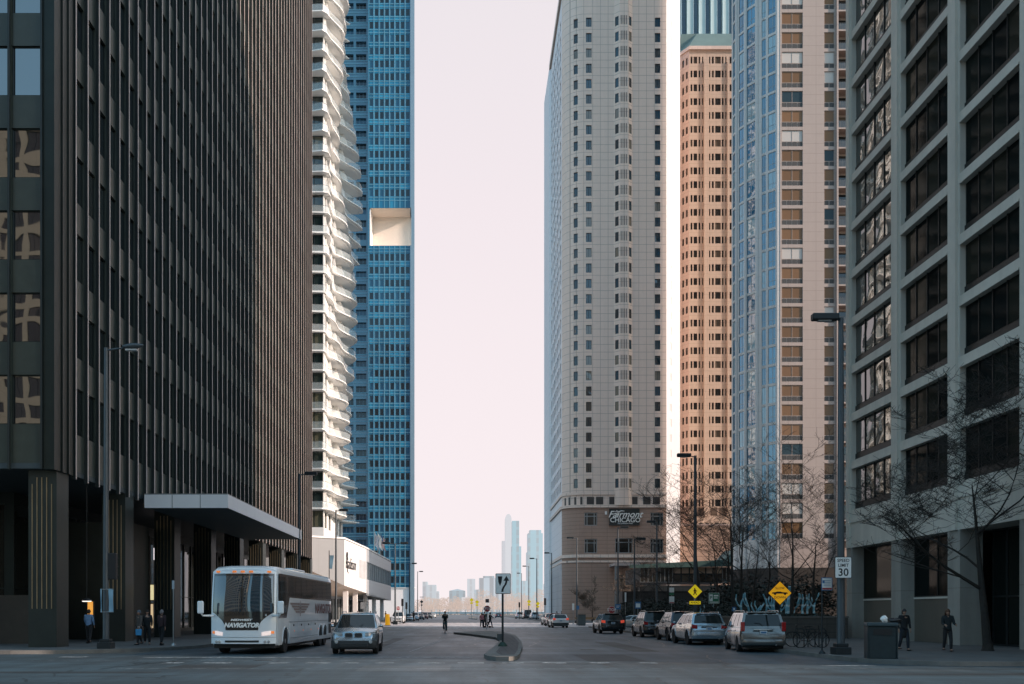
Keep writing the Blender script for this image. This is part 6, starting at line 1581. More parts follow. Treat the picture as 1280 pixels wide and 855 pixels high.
sky_tower('very faint rounded slab with a stepped lower shoulder, tallest on the skyline', 631.5, 639.5, 650, 2300, (.42, .52, .56), .88, steps=((627.5, 632, 676, 2),), hat='dome', pu=9, wu=2, dark=.6)
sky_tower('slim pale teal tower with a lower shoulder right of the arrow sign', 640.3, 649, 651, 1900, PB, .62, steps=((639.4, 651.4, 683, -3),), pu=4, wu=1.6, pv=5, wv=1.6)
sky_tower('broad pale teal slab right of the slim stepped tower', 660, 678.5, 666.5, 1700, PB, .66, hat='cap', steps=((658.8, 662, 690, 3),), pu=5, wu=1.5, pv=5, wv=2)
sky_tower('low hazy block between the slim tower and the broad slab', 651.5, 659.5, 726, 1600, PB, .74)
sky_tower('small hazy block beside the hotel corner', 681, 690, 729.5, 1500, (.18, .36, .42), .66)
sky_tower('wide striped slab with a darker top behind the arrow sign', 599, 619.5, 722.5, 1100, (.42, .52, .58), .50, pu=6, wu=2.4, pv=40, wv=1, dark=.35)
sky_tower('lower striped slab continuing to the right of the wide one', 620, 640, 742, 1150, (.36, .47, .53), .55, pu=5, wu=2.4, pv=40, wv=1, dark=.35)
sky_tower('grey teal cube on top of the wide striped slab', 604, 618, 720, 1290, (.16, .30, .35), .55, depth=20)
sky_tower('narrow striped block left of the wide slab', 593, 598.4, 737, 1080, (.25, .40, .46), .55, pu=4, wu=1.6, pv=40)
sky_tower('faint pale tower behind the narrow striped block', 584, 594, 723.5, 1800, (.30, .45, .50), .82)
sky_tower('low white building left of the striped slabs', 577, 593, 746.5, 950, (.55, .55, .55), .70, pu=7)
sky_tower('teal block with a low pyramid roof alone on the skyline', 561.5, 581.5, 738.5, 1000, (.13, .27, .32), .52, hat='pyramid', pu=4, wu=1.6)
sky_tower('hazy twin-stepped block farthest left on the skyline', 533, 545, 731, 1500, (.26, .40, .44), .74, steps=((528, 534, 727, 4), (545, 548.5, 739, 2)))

# bridge over the drive at the end of the road
def bridge():
    Y = 470.0; t = thing('road_bridge', 'long low blue-grey road bridge crossing the end of the street', 'bridge', (0, Y, 0)); bl = plain('bridge_blue', (.16, .26, .32), .6, var=.1)
    mb = MB(); mb.box(-30, 42, 0, .8, .9, 1.75); mb.build('girder', bl, t)
    mb = MB(); mb.box(-30, 42, -.2, 0, 2.75, 2.9); mb.build('handrail', plain('bridge_rail', (.55, .52, .50), .6), t)
    for i in range(19): x = -30 + i * 4; mb = MB(); mb.box(x - .12, x + .12, 0, .4, 0, 2.75); mb.build('post', bl, t)
bridge()

# ------------------------------------------------------------------ lamp posts
def lamp_post(label, px, Y, h=12.8, side=1, arm=1.25, two=False, base_z=.146, r=.13, group='street lamps', X=None, plinth=True, box=True):
    t = thing('street_lamp', label, 'street lamp', (X if X is not None else gx(px, Y), Y, base_z), 0, group)
    mb = MB(); mb.tube([(0, 0, .3), (0, 0, h)], [r, r * .62], 12); mb.build('pole', M_METAL, t, smooth=50)
    if plinth: mb = MB(); mb.box(-.30, .30, -.30, .30, 0, .28); mb.box(-.22, .22, -.22, .22, .28, .42); mb.build('base', M_METAL_DK, t, bevel=.02)
    for s in ((side, -side) if two else (side,)):
        mb = MB(); mb.tube([(0, 0, h - .12), (s * arm * .45, 0, h - .06), (s * arm, 0, h)], [.045, .04, .035], 6); a = mb.build('arm', M_METAL, t, smooth=50)
        mb = MB()
        if box: mb.box(*sorted((s * (arm - .15), s * (arm + .85))), -.17, .17, h - .10, h + .16); mb.build('lamp_head', M_METAL_DK, t, bevel=.05)
        else:
            def hd(u, v, s=s):
                x = s * (arm + .9 * u); rr = .17 * math.sin(math.pi * min(.97, .12 + u * .85)) ** .6; a_ = 6.283 * v; return (x, rr * math.cos(a_), h + .05 + rr * .75 * math.sin(a_) + .06 * u)
            mb.grid(hd, 10, 12); mb.build('lamp_head', M_METAL, t, smooth=60)
        mb = MB(); mb.box(*sorted((s * (arm + .12), s * (arm + .62))), -.10, .10, h - .13, h - .101 if box else h - .06); mb.build('lens', plain('lamp_lens', (.45, .46, .45), .3), t)
    return t
lamp_post('tall grey street lamp with a rounded head before the dark tower', 132.5, 43.9, 13.2, 1, .75, box=False, r=.135)
lamp_post('tall grey street lamp carrying the speed limit sign, box head to the left', 1051, 37.9, 12.75, -1, .25, r=.155)
lamp_post('street lamp behind the coach, its head against the dark tower', 374, 81, 12.8, 1, .6)
lamp_post('street lamp before the white podium, thin arm to the right', 420, 110, 12.8, 1, .5)
lamp_post('two-armed lamp post right of the podium, ahead of the white SUV', 494, 128, 10.4, 1, .8, two=True, r=.12)
lamp_post('street lamp in front of the blue tower base', 512, 200, 11.3, 1, .6)
lamp_post('distant street lamp against the open sky left of the street', 522, 262, 12.2, 1, .6)
lamp_post('street lamp by the hotel rounded corner, box head to the left', 721, 143, 12.2, -1, .6)
lamp_post('slim lamp post in front of the name board', 772.5, 118, 11.6, 1, .4, r=.12)
lamp_post('slim dark lamp post between the board and the pavilion', 793, 104, 9.2, 1, .3, r=.11)
lamp_post('street lamp in front of the right hotel window', 821, 112, 11.7, -1, .3)
lamp_post('tall street lamp behind the pedestrian crossing sign', 869, 71.6, 12.8, -1, .45, r=.15)
lamp_post('distant street lamp before the hotel side wall', 689.5, 200, 13.4, -1, .6)
lamp_post('distant street lamp in front of the broad skyline slab', 671, 215, 13.1, -1, .7)
lamp_post('distant street lamp before the slim skyline tower', 661, 262, 13.6, -1, .8)
lamp_post('farthest street lamp just right of the arrow sign', 652, 330, 14.4, -1, .7)

# ------------------------------------------------------------------ signs
def sign_post(name, label, x, y, h, z0=.146, r=.032, cat='sign', mat=None, foot=True, group=None):
    t = thing(name, label, cat, (x, y, z0), 0, group)
    if h: mb = MB(); mb.tube([(0, 0, 0), (0, 0, h)], r, 8); mb.build('post', mat or M_METAL_DK, t, smooth=50)
    if h and foot: mb = MB(); mb.lathe([(.13, 0), (.12, .05), (.05, .14)], (0, 0, 0), n=12); mb.build('foot', mat or M_METAL_DK, t, smooth=50)
    return t
def rrect(w_, h, r=.04, cx=0, cz=0, n=4):
    p = []
    for sx, sz, a0 in ((1, 1, 0), (-1, 1, 90), (-1, -1, 180), (1, -1, 270)):
        for i in range(n + 1): a = R(a0 + 90 * i / n); p.append((cx + sx * (w_ / 2 - r) + r * math.cos(a), cz + sz * (h / 2 - r) + r * math.sin(a)))
    return p
def board(t, poly, mat, y=-.05, th=.012, name='panel'): mb = MB(); mb.prism(poly, y, y + th, ax=1); return mb.build(name, mat, t)
def plate(t, cx, cz, w_, h, mat, border=None, y=-.05, name='panel', r=.04):
    if border: board(t, rrect(w_, h, r, cx, cz), border, y, .010, name + '_edge'); return board(t, rrect(w_ - .05, h - .05, r * .8, cx, cz), mat, y - .004, .004, name)
    return board(t, rrect(w_, h, r, cx, cz), mat, y, .012, name)
# keep right sign on the island
Y = 46.6; x = gx(628.3, Y); t = sign_post('keep_right_sign', 'white keep-right arrow sign on a tall black pole on the median nose', x, Y, gz(717, Y) - .25, .156, .05)
zc = gz(729.6, Y) - .156; s_ = Y / F
plate(t, .02, zc, 19 * s_, 25.5 * s_, M_WHITE, M_BLACK)
def P2(px, py): return ((px - 628.8) * s_ + .02, gz(py, Y) - .156)
for poly in ([(622.2, 720.5), (627.8, 720.5), (626.8, 728), (625, 732.5), (623, 728)],):
    mb = MB(); mb.prism([P2(*p) for p in poly], -.060, -.056, ax=1); mb.build('nose_symbol', M_BLACK, t)
cl = [(627.8, 740), (628.2, 736.6), (629.8, 733.4), (631.8, 730.6), (632.8, 727.4), (632.9, 724.6)]; wd = [1.3, 1.3, 1.3, 1.3, 1.2, 1.2]
mb = MB()
for i in range(len(cl) - 1): (a, b), (c, d) = cl[i], cl[i + 1]; mb.face([(P2(a - wd[i], b)[0], -.058, P2(a, b)[1]), (P2(a + wd[i], b)[0], -.058, P2(a, b)[1]), (P2(c + wd[i + 1], d)[0], -.058, P2(c, d)[1]), (P2(c - wd[i + 1], d)[0], -.058, P2(c, d)[1])])
mb.face([(p[0], -.0585, p[1]) for p in (P2(629.2, 726), P2(636.4, 726), P2(632.9, 719.8))]); mb.build('arrow', M_BLACK, t)
mb = MB(); mb.lathe([(.22, 0), (.2, .08), (.09, .2)], (0, 0, 0), n=12); mb.build('foot', plain('green_foot', (.02, .05, .035), .6), t)
# speed limit on the lamp post
Y = 37.55; t = sign_post('speed_limit_sign', 'white rectangular sign reading SPEED LIMIT 30 on the tall lamp post', gx(1053.5, Y), Y, 0, 0); zc = gz(709.5, Y); w_, h_ = 21.5 * Y / F, 27 * Y / F
plate(t, 0, zc, w_, h_, M_WHITE, M_BLACK)
text(t, 'SPEED', .17, (0, -.058, zc + .26), (R(90), 0, 0), M_BLACK, ext=.001, offset=.002); text(t, 'LIMIT', .17, (0, -.058, zc + .08), (R(90), 0, 0), M_BLACK, ext=.001, offset=.002); text(t, '30', .40, (0, -.058, zc - .19), (R(90), 0, 0), M_BLACK, offset=.006, ext=.001)
mb = MB(); mb.tube([(-.30, .02, zc + .2), (.2, .02, zc + .2)], .02, 5); mb.tube([(-.30, .02, zc - .2), (.2, .02, zc - .2)], .02, 5); mb.build('bracket', M_STEEL, t)
# parking notice
Y = 38.3; t = sign_post('parking_sign', 'small white parking notice with a red foot line on its own thin post', gx(1027.5, Y), Y, gz(722, Y) - .146); zc = gz(730, Y) - .146
plate(t, .17, zc, 13.6 * Y / F, 16 * Y / F, M_WHITE, M_BLUE, r=.02); mb = MB()
for i in range(4): mb.box(.04, .31, -.058, -.055, zc + .12 - i * .065, zc + .135 - i * .065)
mb.box(-.0, .08, -.058, -.055, zc + .03, zc + .14); mb.build('lettering', M_BLUE, t); mb = MB(); mb.box(-.01, .35, -.058, -.055, zc - .21, zc - .15); mb.build('red_line', M_RED, t)
# slow down diamond
Y = 49.5; t = sign_post('slow_down_sign', 'orange-yellow diamond sign reading SLOW DOWN over a car symbol, above the grey minivan', gx(974.5, Y), Y, gz(757, Y) + 1.2); zc = gz(741.3, Y) - .146; r_ = 15 * Y / F
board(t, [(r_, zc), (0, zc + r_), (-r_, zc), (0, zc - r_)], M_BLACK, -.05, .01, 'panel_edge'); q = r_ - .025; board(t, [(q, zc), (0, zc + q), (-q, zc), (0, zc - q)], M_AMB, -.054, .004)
text(t, 'SLOW', .17, (0, -.058, zc + .235), (R(90), 0, 0), M_BLACK, ext=.001, offset=.002); text(t, 'DOWN', .17, (0, -.058, zc - .22), (R(90), 0, 0), M_BLACK, ext=.001, offset=.002)
mb = MB(); mb.prism([(-.40, zc - .03), (-.38, zc + .03), (-.22, zc + .045), (-.16, zc + .075), (.04, zc + .075), (.12, zc + .04), (.36, zc + .03), (.40, zc - .03)], -.060, -.056, ax=1)
for cx in (-.24, .25): mb.lathe([(.065, -.0605), (.065, -.0565)], (cx, 0, zc - .035), 'y', 12)
mb.build('car_symbol', M_BLACK, t)
# pedestrian crossing diamond with AHEAD plate
Y = 68.0; t = sign_post('crossing_sign', 'yellow diamond pedestrian crossing sign with an AHEAD plate beneath', gx(868.6, Y), Y, 0); zc = gz(739.3, Y) - .146; r_ = 9.3 * Y / F
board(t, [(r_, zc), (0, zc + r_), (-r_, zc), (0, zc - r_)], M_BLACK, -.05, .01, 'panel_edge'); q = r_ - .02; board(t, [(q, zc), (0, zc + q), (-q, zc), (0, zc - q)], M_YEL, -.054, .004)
mb = MB(); k = .36; mb.lathe([(.045, -.060), (.045, -.056)], (-.02, 0, zc + .20), 'y', 10)
for a, b, w2 in (((-.02, .15), (.0, -.03), .055), ((-.01, -.02), (-.10, -.24), .032), ((.0, -.02), (.05, -.13), .034), ((.05, -.13), (.10, -.24), .028), ((-.03, .12), (-.12, .0), .022), ((.0, .12), (.09, .05), .022), ((.09, .05), (.12, -.02), .02)):
    dx, dz = b[0] - a[0], b[1] - a[1]; l = math.hypot(dx, dz); nx_, nz_ = -dz / l * w2, dx / l * w2; mb.prism([(a[0] + nx_, zc + a[1] + nz_), (a[0] - nx_, zc + a[1] - nz_), (b[0] - nx_, zc + b[1] - nz_), (b[0] + nx_, zc + b[1] + nz_)], -.060, -.056, ax=1)
mb.build('walking_figure', M_BLACK, t)
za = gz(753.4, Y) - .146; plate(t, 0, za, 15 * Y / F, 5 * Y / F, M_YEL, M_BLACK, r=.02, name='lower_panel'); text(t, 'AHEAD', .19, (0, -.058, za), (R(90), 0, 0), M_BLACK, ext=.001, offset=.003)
mb = MB(); mb.tube([(0, 0, za - .1), (0, 0, zc + .3)], .03, 6); mb.tube([(0, 0, za), (.15, 3.2, za)], .02, 5); mb.build('bracket', M_STEEL, t)
def octa(r_, cx=0, cz=0): return [(cx + r_ * math.cos(R(22.5 + 45 * i)), cz + r_ * math.sin(R(22.5 + 45 * i))) for i in range(8)]
def stop_sign(label, px, py, Y, rpx, z0=.146, extra=None, back=False):
    t = sign_post('stop_sign', label, gx(px, Y), Y, gz(py, Y) - z0 + rpx * Y / F * .9, z0, .04, mat=M_STEEL); zc = gz(py, Y) - z0; r_ = rpx * Y / F
    board(t, octa(r_, 0, zc), M_WHITE, -.06, .01, 'panel_edge'); board(t, octa(r_ * .93, 0, zc), M_RED, -.065, .005)
    text(t, 'STOP', r_ * .95, (0, -.068, zc), (R(90), 0, 0), M_WHITE, ext=.001, offset=.008)
    if extra: plate(t, .02, gz(extra, Y) - z0, 4.6 * Y / F, 4.6 * Y / F, plain('brown_plate', (.12, .09, .09), .6), None, -.05, 'upper_panel', .02)
    return t
stop_sign('red stop sign with a small plate above it on the far tip of the median', 608.8, 761, 92, 4.3, .15, 751)
stop_sign('red stop sign in front of the lit trees, left of the braking black SUV', 764.5, 762.3, 92, 4.9)
stop_sign('red stop sign just above the white SUV on the left', 497.8, 760.3, 146, 2.6)
def small_sign(label, px, py, Y, w_px, h_px, mat, edge=None, name='traffic_sign', bars=None, z0=.146, post=None):
    t = sign_post(name, label, gx(px, Y), Y, gz(py - h_px / 2, Y) - z0, z0, .03, mat=M_STEEL if post is None else post); zc = gz(py, Y) - z0
    plate(t, 0, zc, w_px * Y / F, h_px * Y / F, mat, edge, r=.03)
    if bars:
        mb = MB()
        for (a, b, c, d) in bars[1]: mb.box(a * w_px * Y / F, b * w_px * Y / F, -.062, -.058, zc + c * h_px * Y / F, zc + d * h_px * Y / F)
        mb.build('lettering', bars[0], t)
    return t
small_sign('small blue street sign beside the right stop sign', 772.3, 758.5, 95, 7, 6.5, M_BLUE, bars=(M_WHITE, [(-.3, .3, .1, .2), (-.3, .2, -.15, -.05)]))
small_sign('blue and white notice sign left of the parked black SUV', 797.3, 756.5, 72, 7.2, 8.5, M_BLUE, bars=(M_WHITE, [(-.38, .38, -.32, .25)]))
t = small_sign('narrow post with a white plate over a green and a red-footed white one', 839.5, 749.8, 84, 6.4, 8.8, M_WHITE, bars=(M_RED, [(-.45, .45, -.46, -.34)]))
zz = gz(737.5, 84) - .146; plate(t, 0, zz, 6 * 84 / F, 6 * 84 / F, M_WHITE, None, name='upper_panel'); plate(t, 0, gz(742.6, 84) - .146, 6 * 84 / F, 3 * 84 / F, M_GRN, None, name='middle_panel'); mb = MB(); mb.tube([(0, 0, 1), (0, 0, zz + .3)], .03, 6); mb.build('post_extension', M_STEEL, t)
t = small_sign('green and white parking garage sign with a large letter P above the crossover', 892.3, 747.8, 78, 13, 13.5, M_GRN, M_WHITE)
zc = gz(747.8, 78) - .146; mb = MB(); mb.box(-.36, -.10, -.062, -.058, zc - .22, zc + .30); mb.build('white_field', M_WHITE, t); text(t, 'P', .34, (-.23, -.064, zc + .04), (R(90), 0, 0), M_GRN, offset=.01, ext=.001)
mb = MB(); mb.box(-.02, .33, -.062, -.058, zc + .14, zc + .26); mb.box(-.02, .28, -.062, -.058, zc - .02, zc + .06); mb.box(-.33, .33, -.062, -.058, zc - .34, zc - .27); mb.build('lettering', M_WHITE, t)
small_sign('small blue disabled parking sign behind the minivan roof', 917.3, 761.3, 66, 5.2, 5.2, M_BLUE, bars=(M_WHITE, [(-.2, .2, -.25, .25)]))
small_sign('narrow white banner plate beside the hotel doorway', 781.8, 746.5, 100, 2.0, 12, M_WHITE)
small_sign('white notice plate on the post by the hotel corner', 716.5, 758.5, 132, 2.6, 8.5, M_WHITE)
small_sign('small blue plate right of the white notice by the hotel corner', 722.3, 759.5, 140.5, 3.4, 5, M_BLUE)
t = small_sign('white round-cornered sign seen from behind on the podium side', 453.4, 757, 88, 5.4, 8.4, plain('sign_back', (.45, .46, .46), .5))
for px, py, Y, lab in ((589.5, 750, 225, 'left yellow diamond of the distant pair on the median'), (596.3, 752.5, 240, 'right yellow diamond of the distant pair on the median'), (661.3, 752, 205, 'left yellow diamond of the distant pair on the right'), (672.3, 754.5, 200, 'right yellow diamond of the distant pair on the right')):
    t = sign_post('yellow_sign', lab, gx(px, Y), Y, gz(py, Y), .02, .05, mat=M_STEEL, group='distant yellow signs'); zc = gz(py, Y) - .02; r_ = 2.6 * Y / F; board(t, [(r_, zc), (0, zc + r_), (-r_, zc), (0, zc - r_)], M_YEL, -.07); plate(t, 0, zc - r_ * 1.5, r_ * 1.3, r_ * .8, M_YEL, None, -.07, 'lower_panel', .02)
t = sign_post('diamond_sign', 'dark diamond sign seen from behind beside the left lamp posts', gx(527, 205), 205, gz(752, 205), .15, .05, mat=M_STEEL); zc = gz(752.2, 205) - .15; board(t, [(.36, zc), (0, zc + .36), (-.36, zc), (0, zc - .36)], M_METAL_DK, .06)
plate(t, 0, zc - .68, .36, .3, M_METAL_DK, None, .06, 'lower_panel', .02); plate(t, 0, gz(746.3, 205) - .15, .75, .12, M_STEEL, None, .06, 'upper_panel', .02)

# traffic signals
def signal(label, px, py, Y, h=None, pole=True, side=False, z0=.146, sc=1.0):
    zc = gz(py, Y) - z0; t = thing('traffic_light', label, 'traffic light', (gx(px, Y), Y, z0), 0)
    if pole: mb = MB(); mb.tube([(0, .2, 0), (0, .2, zc + .3)], .06, 8); mb.build('pole', M_METAL_DK, t, smooth=50)
    mb = MB(); mb.box(-.17 * sc, .17 * sc, -.10, .12, zc - .55 * sc, zc + .55 * sc); mb.build('housing', M_BLACK, t, bevel=.03)
    for i in range(3):
        z = zc + (.36 - .36 * i) * sc; mb = MB(); d = -1 if not side else 1
        mb.lathe([(.115 * sc, -.10 if d < 0 else .12), (.125 * sc, -.30 if d < 0 else .32)], (0, 0, z), 'y', 12); mb.build('visor', M_BLACK, t)
        mb = MB(); mb.lathe([(.10 * sc, -.105 if d < 0 else .125), (.01, -.115 if d < 0 else .135)], (0, 0, z), 'y', 12); mb.build('lens', [plain('lens_red', (.10, .012, .01), .3), plain('lens_amber', (.12, .06, .01), .3), plain('lens_green', (.01, .08, .05), .3)][i], t)
    if not pole: mb = MB(); mb.box(-.35, -.1, -.02, .04, zc + .2, zc + .26); mb.box(-.35, -.1, -.02, .04, zc - .26, zc - .2); mb.build('bracket', M_METAL_DK, t)
    return t
signal('black three-lamp signal hung on the left lamp post, seen from behind', 140.8, 708, 43.9, pole=False, side=True, sc=1.05)
signal('distant signal at the podium end of the crossing', 503, 753, 150)
signal('distant signal right of the left stop sign', 508, 757, 165)
signal('distant signal by the hotel side on its own pole', 681.3, 752, 158)
signal('distant signal left of the waiting SUVs', 649.2, 756, 215)
# banners on posts
def banner(label, px, py0, py1, Y, w_, off, mat):
    t = thing('street_banner', label, 'banner', (gx(px, Y), Y, gz(py1, Y))); h = gz(py0, Y) - gz(py1, Y)
    mb = MB(); mb.grid(lambda u, v: (off + w_ * u, .03 * math.sin(v * 5 + u * 2), h * v), 3, 8); mb.build('cloth', mat, t, smooth=60)
    mb = MB(); mb.tube([(0, 0, h - .02), (off + w_, 0, h - .02)], .018, 5); mb.tube([(0, 0, .02), (off + w_, 0, .02)], .018, 5); mb.build('rod', M_STEEL, t)
BAN = plain('banner_blue', (.20, .36, .47), .6, var=.12)
banner('pale blue street banner right of the left lamp post', 133, 736, 765.5, 43.6, .20, .10, BAN); banner('edge-on pale blue street banner left of the left lamp post', 132, 736, 765.5, 43.6, .05, -.22, BAN)
small_sign('slim white plate on a thin post left of the coach mirror', 216.8, 731, 47.5, 3, 11, plain('pale_plate', (.36, .42, .46), .5), z0=.146)
t = thing('banner_pole', 'thin dark pole with a drooping blue flag behind the coach roof', 'banner', (gx(411.5, 100), 100, .15)); mb = MB(); mb.tube([(0, 0, 0), (0, 0, gz(690, 100))], .045, 6); mb.build('pole', M_METAL_DK, t, smooth=50)
mb = MB(); mb.grid(lambda u, v: (.05 + .42 * u * (1 - .4 * v), .04 * math.sin(v * 6), gz(696, 100) - 1.35 * v), 3, 8); mb.build('cloth', BAN, t, smooth=60)

# ------------------------------------------------------------------ litter bin, bicycles, sculptures
def bin_():
    Y = 34.6; x = gx(1101, Y); t = thing('litter_bin', 'large dark green square litter bin at the kerb with rubbish on its lid', 'litter bin', (x, Y, .146), R(-14)); g = plain('bin_green', (.010, .022, .026), .55, var=.3, scale=6)
    mb = MB(); mb.prism([(-.44, 0), (.44, 0), (.46, 1.12), (-.46, 1.12)], -.40, .40, ax=1); mb.build('body', g, t, bevel=.02)
    mb = MB(); mb.box(-.50, .50, -.46, .46, 1.12, 1.24); mb.build('lid', plain('bin_lid', (.035, .06, .07), .45, var=.2), t, bevel=.025)
    mb = MB(); mb.box(-.30, .30, -.415, -.402, .82, 1.02); mb.build('opening', M_BLACK, t)
    for s in (-1, 1): mb = MB(); mb.box(s * .47 - .02, s * .47 + .02, -.42, .42, .0, 1.1); mb.build('side_rib', g, t)
    b = thing('rubbish_bag', 'crumpled pale paper and dark bag lying on the litter bin', 'rubbish', (x + .12, Y, 1.386)); rnd = random.Random(3)
    mb = MB(); mb.grid(lambda u, v: ((.11 + .04 * math.sin(9 * u * 3.1 + v * 6)) * math.sin(math.pi * max(.02, v * .98)) * math.cos(6.283 * u), .10 * math.sin(math.pi * max(.02, v * .98)) * math.sin(6.283 * u), .11 - .11 * math.cos(math.pi * v) + .03 * math.sin(u * 19)), 12, 8); mb.build('paper', M_WHITE, b)
    mb = MB(); mb.grid(lambda u, v: (.36 + .26 * math.sin(math.pi * max(.02, v * .98)) * math.cos(6.283 * u), .18 * math.sin(math.pi * max(.02, v * .98)) * math.sin(6.283 * u), .075 - .075 * math.cos(math.pi * v) + .02 * math.sin(u * 17)), 12, 8); mb.build('bag', M_BLACK, b)
bin_()
def bicycle(label, x, y, rz, mat, z0=.146, sc=1.0, group=None):
    t = thing('bicycle', label, 'bicycle', (x, y, z0), rz, group); r = .34
    for i, cx in enumerate((-.52, .52)):
        mb = MB(); mb.tube([(cx + r * math.cos(a), 0, r + r * math.sin(a)) for a in [6.2832 * k / 24 for k in range(25)]], .020, 5, False); w_ = mb.build('wheel', M_RUBBER, t)
        mb = MB()
        for k in range(12): a = k * .5236; mb.tube([(cx, .02 * (-1) ** k, r), (cx + r * math.cos(a), 0, r + r * math.sin(a))], .004, 3, False)
        mb.lathe([(.03, -.04), (.03, .04)], (cx, 0, r), 'y', 8); mb.build('spokes', M_STEEL, w_)
    bb, st_, hd, hd2 = (-.08, 0, .29), (-.24, 0, .80), (.36, 0, .84), (.40, 0, .70)
    mb = MB()
    for a, b in ((bb, st_), (st_, hd), (bb, hd2), (bb, (-.52, 0, r)), ((-.22, 0, .74), (-.52, 0, r)), (hd, hd2)): mb.tube([a, b], .016, 6)
    mb.build('frame', mat, t, smooth=50)
    for s in (-1, 1): mb = MB(); mb.tube([hd2, (.43, s * .05, .62), (.52, s * .05, r)], .012, 5); mb.build('fork', mat, t, smooth=50)
    mb = MB(); mb.tube([(-.24, 0, .80), (-.26, 0, .92)], .013, 5); mb.prism([(-.38, -.07), (-.36, .07), (-.12, .02), (-.12, -.02)], .92, .96); mb.build('saddle', M_BLACK, t)
    mb = MB(); mb.tube([(.36, 0, .84), (.34, 0, 1.0)], .014, 5); mb.tube([(.30, -.28, 1.02), (.36, -.1, 1.0), (.36, .1, 1.0), (.30, .28, 1.02)], .012, 5); mb.build('handlebar', M_BLACK, t, smooth=50)
    mb = MB(); mb.lathe([(.09, -.01), (.09, .01)], (bb[0], .03, bb[2]), 'y', 14); mb.tube([(bb[0], .05, bb[2]), (bb[0] + .12, .06, bb[2] - .12)], .01, 4); mb.tube([(bb[0], -.05, bb[2]), (bb[0] - .12, -.06, bb[2] + .12)], .01, 4); mb.build('crank', M_STEEL, t)
    return t
bicycle('dark bicycle locked to the rack, its front wheel nearest the thin sign post', gx(1014, 45), 45.0, R(8), M_BLACK); bicycle('dark bicycle locked to the rack on the minivan side', gx(1005, 46.2), 46.2, R(172), M_METAL_DK)
t = thing('bicycle_rack', 'low bent-tube bicycle rack beside the grey minivan', 'bicycle rack', (gx(1010, 45.6), 45.6, .146))
for i in range(3): mb = MB(); mb.tube([(-.5 + i * .5, 0, 0), (-.5 + i * .5, 0, .75), (-.42 + i * .5, 0, .84), (-.26 + i * .5, 0, .84), (-.18 + i * .5, 0, .75), (-.18 + i * .5, 0, 0)], .024, 6); mb.build('hoop', M_METAL_DK, t, smooth=50)
def sculpt():
    blue = None
    m, nt, b = new_mat('painted_trunk_blue'); u, v, g = facade_uv(nt); f = noise(nt, 5, 3)
    j = math_(nt, 'FRACT', math_(nt, 'ADD', math_(nt, 'MULTIPLY', v, 2.3), f)); nt.links.new(ramp(nt, j, [(0, (.16, .36, .44)), (.35, (.24, .48, .56)), (.5, (.72, .80, .80)), (.72, (.18, .40, .48))]), b.inputs['Base Color']); b.inputs['Roughness'].default_value = .6
    specs = [(927, 66, 740, 1, .5, 'forked'), (934, 65, 739, 2, -.2, 'leaning'), (947, 66, 755, 3, .4, 'short forked'), (951.5, 65, 752, 4, .3, 'small'), (958, 66, 741, 5, -.5, 'tall crooked'), (963, 65, 748, 6, .4, 'crooked'), (969, 66, 744, 7, -.4, 'slim leaning'), (977, 67, 750, 8, .2, 'stubby'), (986, 65, 731, 9, .0, 'thick banded'), (995, 66, 740, 10, .5, 'tall curved'), (1004, 65, 741, 11, -.3, 'bowed'), (1010, 66, 745, 12, -.4, 'arching'), (1019, 65.4, 739, 13, .5, 'tall swept'), (897, 82, 755, 14, .2, 'short'), (900, 82.6, 757, 15, -.2, 'thin short'), (876.5, 76, 757, 16, -.4, 'low bent')]
    for i, (px, Y, py, sd, ln, kind) in enumerate(specs):
        rnd = random.Random(sd); x = gx(px, Y) ; z0 = 1.2 if Y < 72 else 1.05; h = gz(py, Y) - z0
        pos = 'left of the diamond sign' if px < 960 else ('behind the diamond sign' if px < 990 else 'right of the diamond sign')
        t = thing('painted_trunk', '%s blue painted tree trunk sculpture, number-free, %s' % (kind, pos) if False else '%s blue painted tree-trunk sculpture standing in the planter %s' % (kind, pos if px > 910 else 'beyond the silver crossover'), 'sculpture', (x, Y, z0), 0, 'blue painted trunk sculptures')
        n = 8; pts = []; ph = rnd.uniform(0, 6)
        for k in range(n + 1): s = k / n; pts.append((ln * (s - .5) * .8 + .10 * math.sin(s * 6 + ph), .08 * math.cos(s * 5 + ph), h * s - .1))
        rr = .15 if kind == 'thick banded' else .075; mb = MB(); mb.tube(pts, [rr * (1.25 - .6 * k / n) for k in range(n + 1)], 7); mb.build('trunk', m, t, smooth=60)
        if 'thin' not in kind:
            s = rnd.choice((-1, 1)); a = Vector(pts[4]); mb = MB(); mb.tube([a, a + Vector((s * .22, 0, .22)), a + Vector((s * .34, .02, .55)), a + Vector((s * .30, .02, .55 + h * .18))], [.055, .05, .045, .035], 6); mb.build('branch', m, t, smooth=60)
sculpt()
# low bench-like ledges and objects near the hotel corner
def street_box(label, px, Y, w_, h, col):
    t = thing('utility_cabinet', label, 'cabinet', (gx(px, Y), Y, .15)); mb = MB(); mb.box(-w_ / 2, w_ / 2, -.3, .3, .08, h); mb.build('body', plain('cab_' + str(int(px)), col, .6), t, bevel=.03); mb = MB(); mb.box(-w_ / 2 - .04, w_ / 2 + .04, -.34, .34, h, h + .06); mb.build('lid', M_METAL_DK, t); mb = MB(); mb.box(-w_ / 2 + .05, w_ / 2 - .05, -.26, .26, 0, .08); mb.build('plinth', M_METAL_DK, t)
street_box('grey utility cabinet at the hotel corner right of the white hatchback', 727, 118, .9, 1.25, (.10, .12, .12)); street_box('dark utility cabinet beside the right stop sign', 776, 90, .8, 1.3, (.03, .035, .035))
t = thing('barrier', 'striped low wooden barrier near the hotel corner', 'barrier', (gx(742, 120), 120, .15))
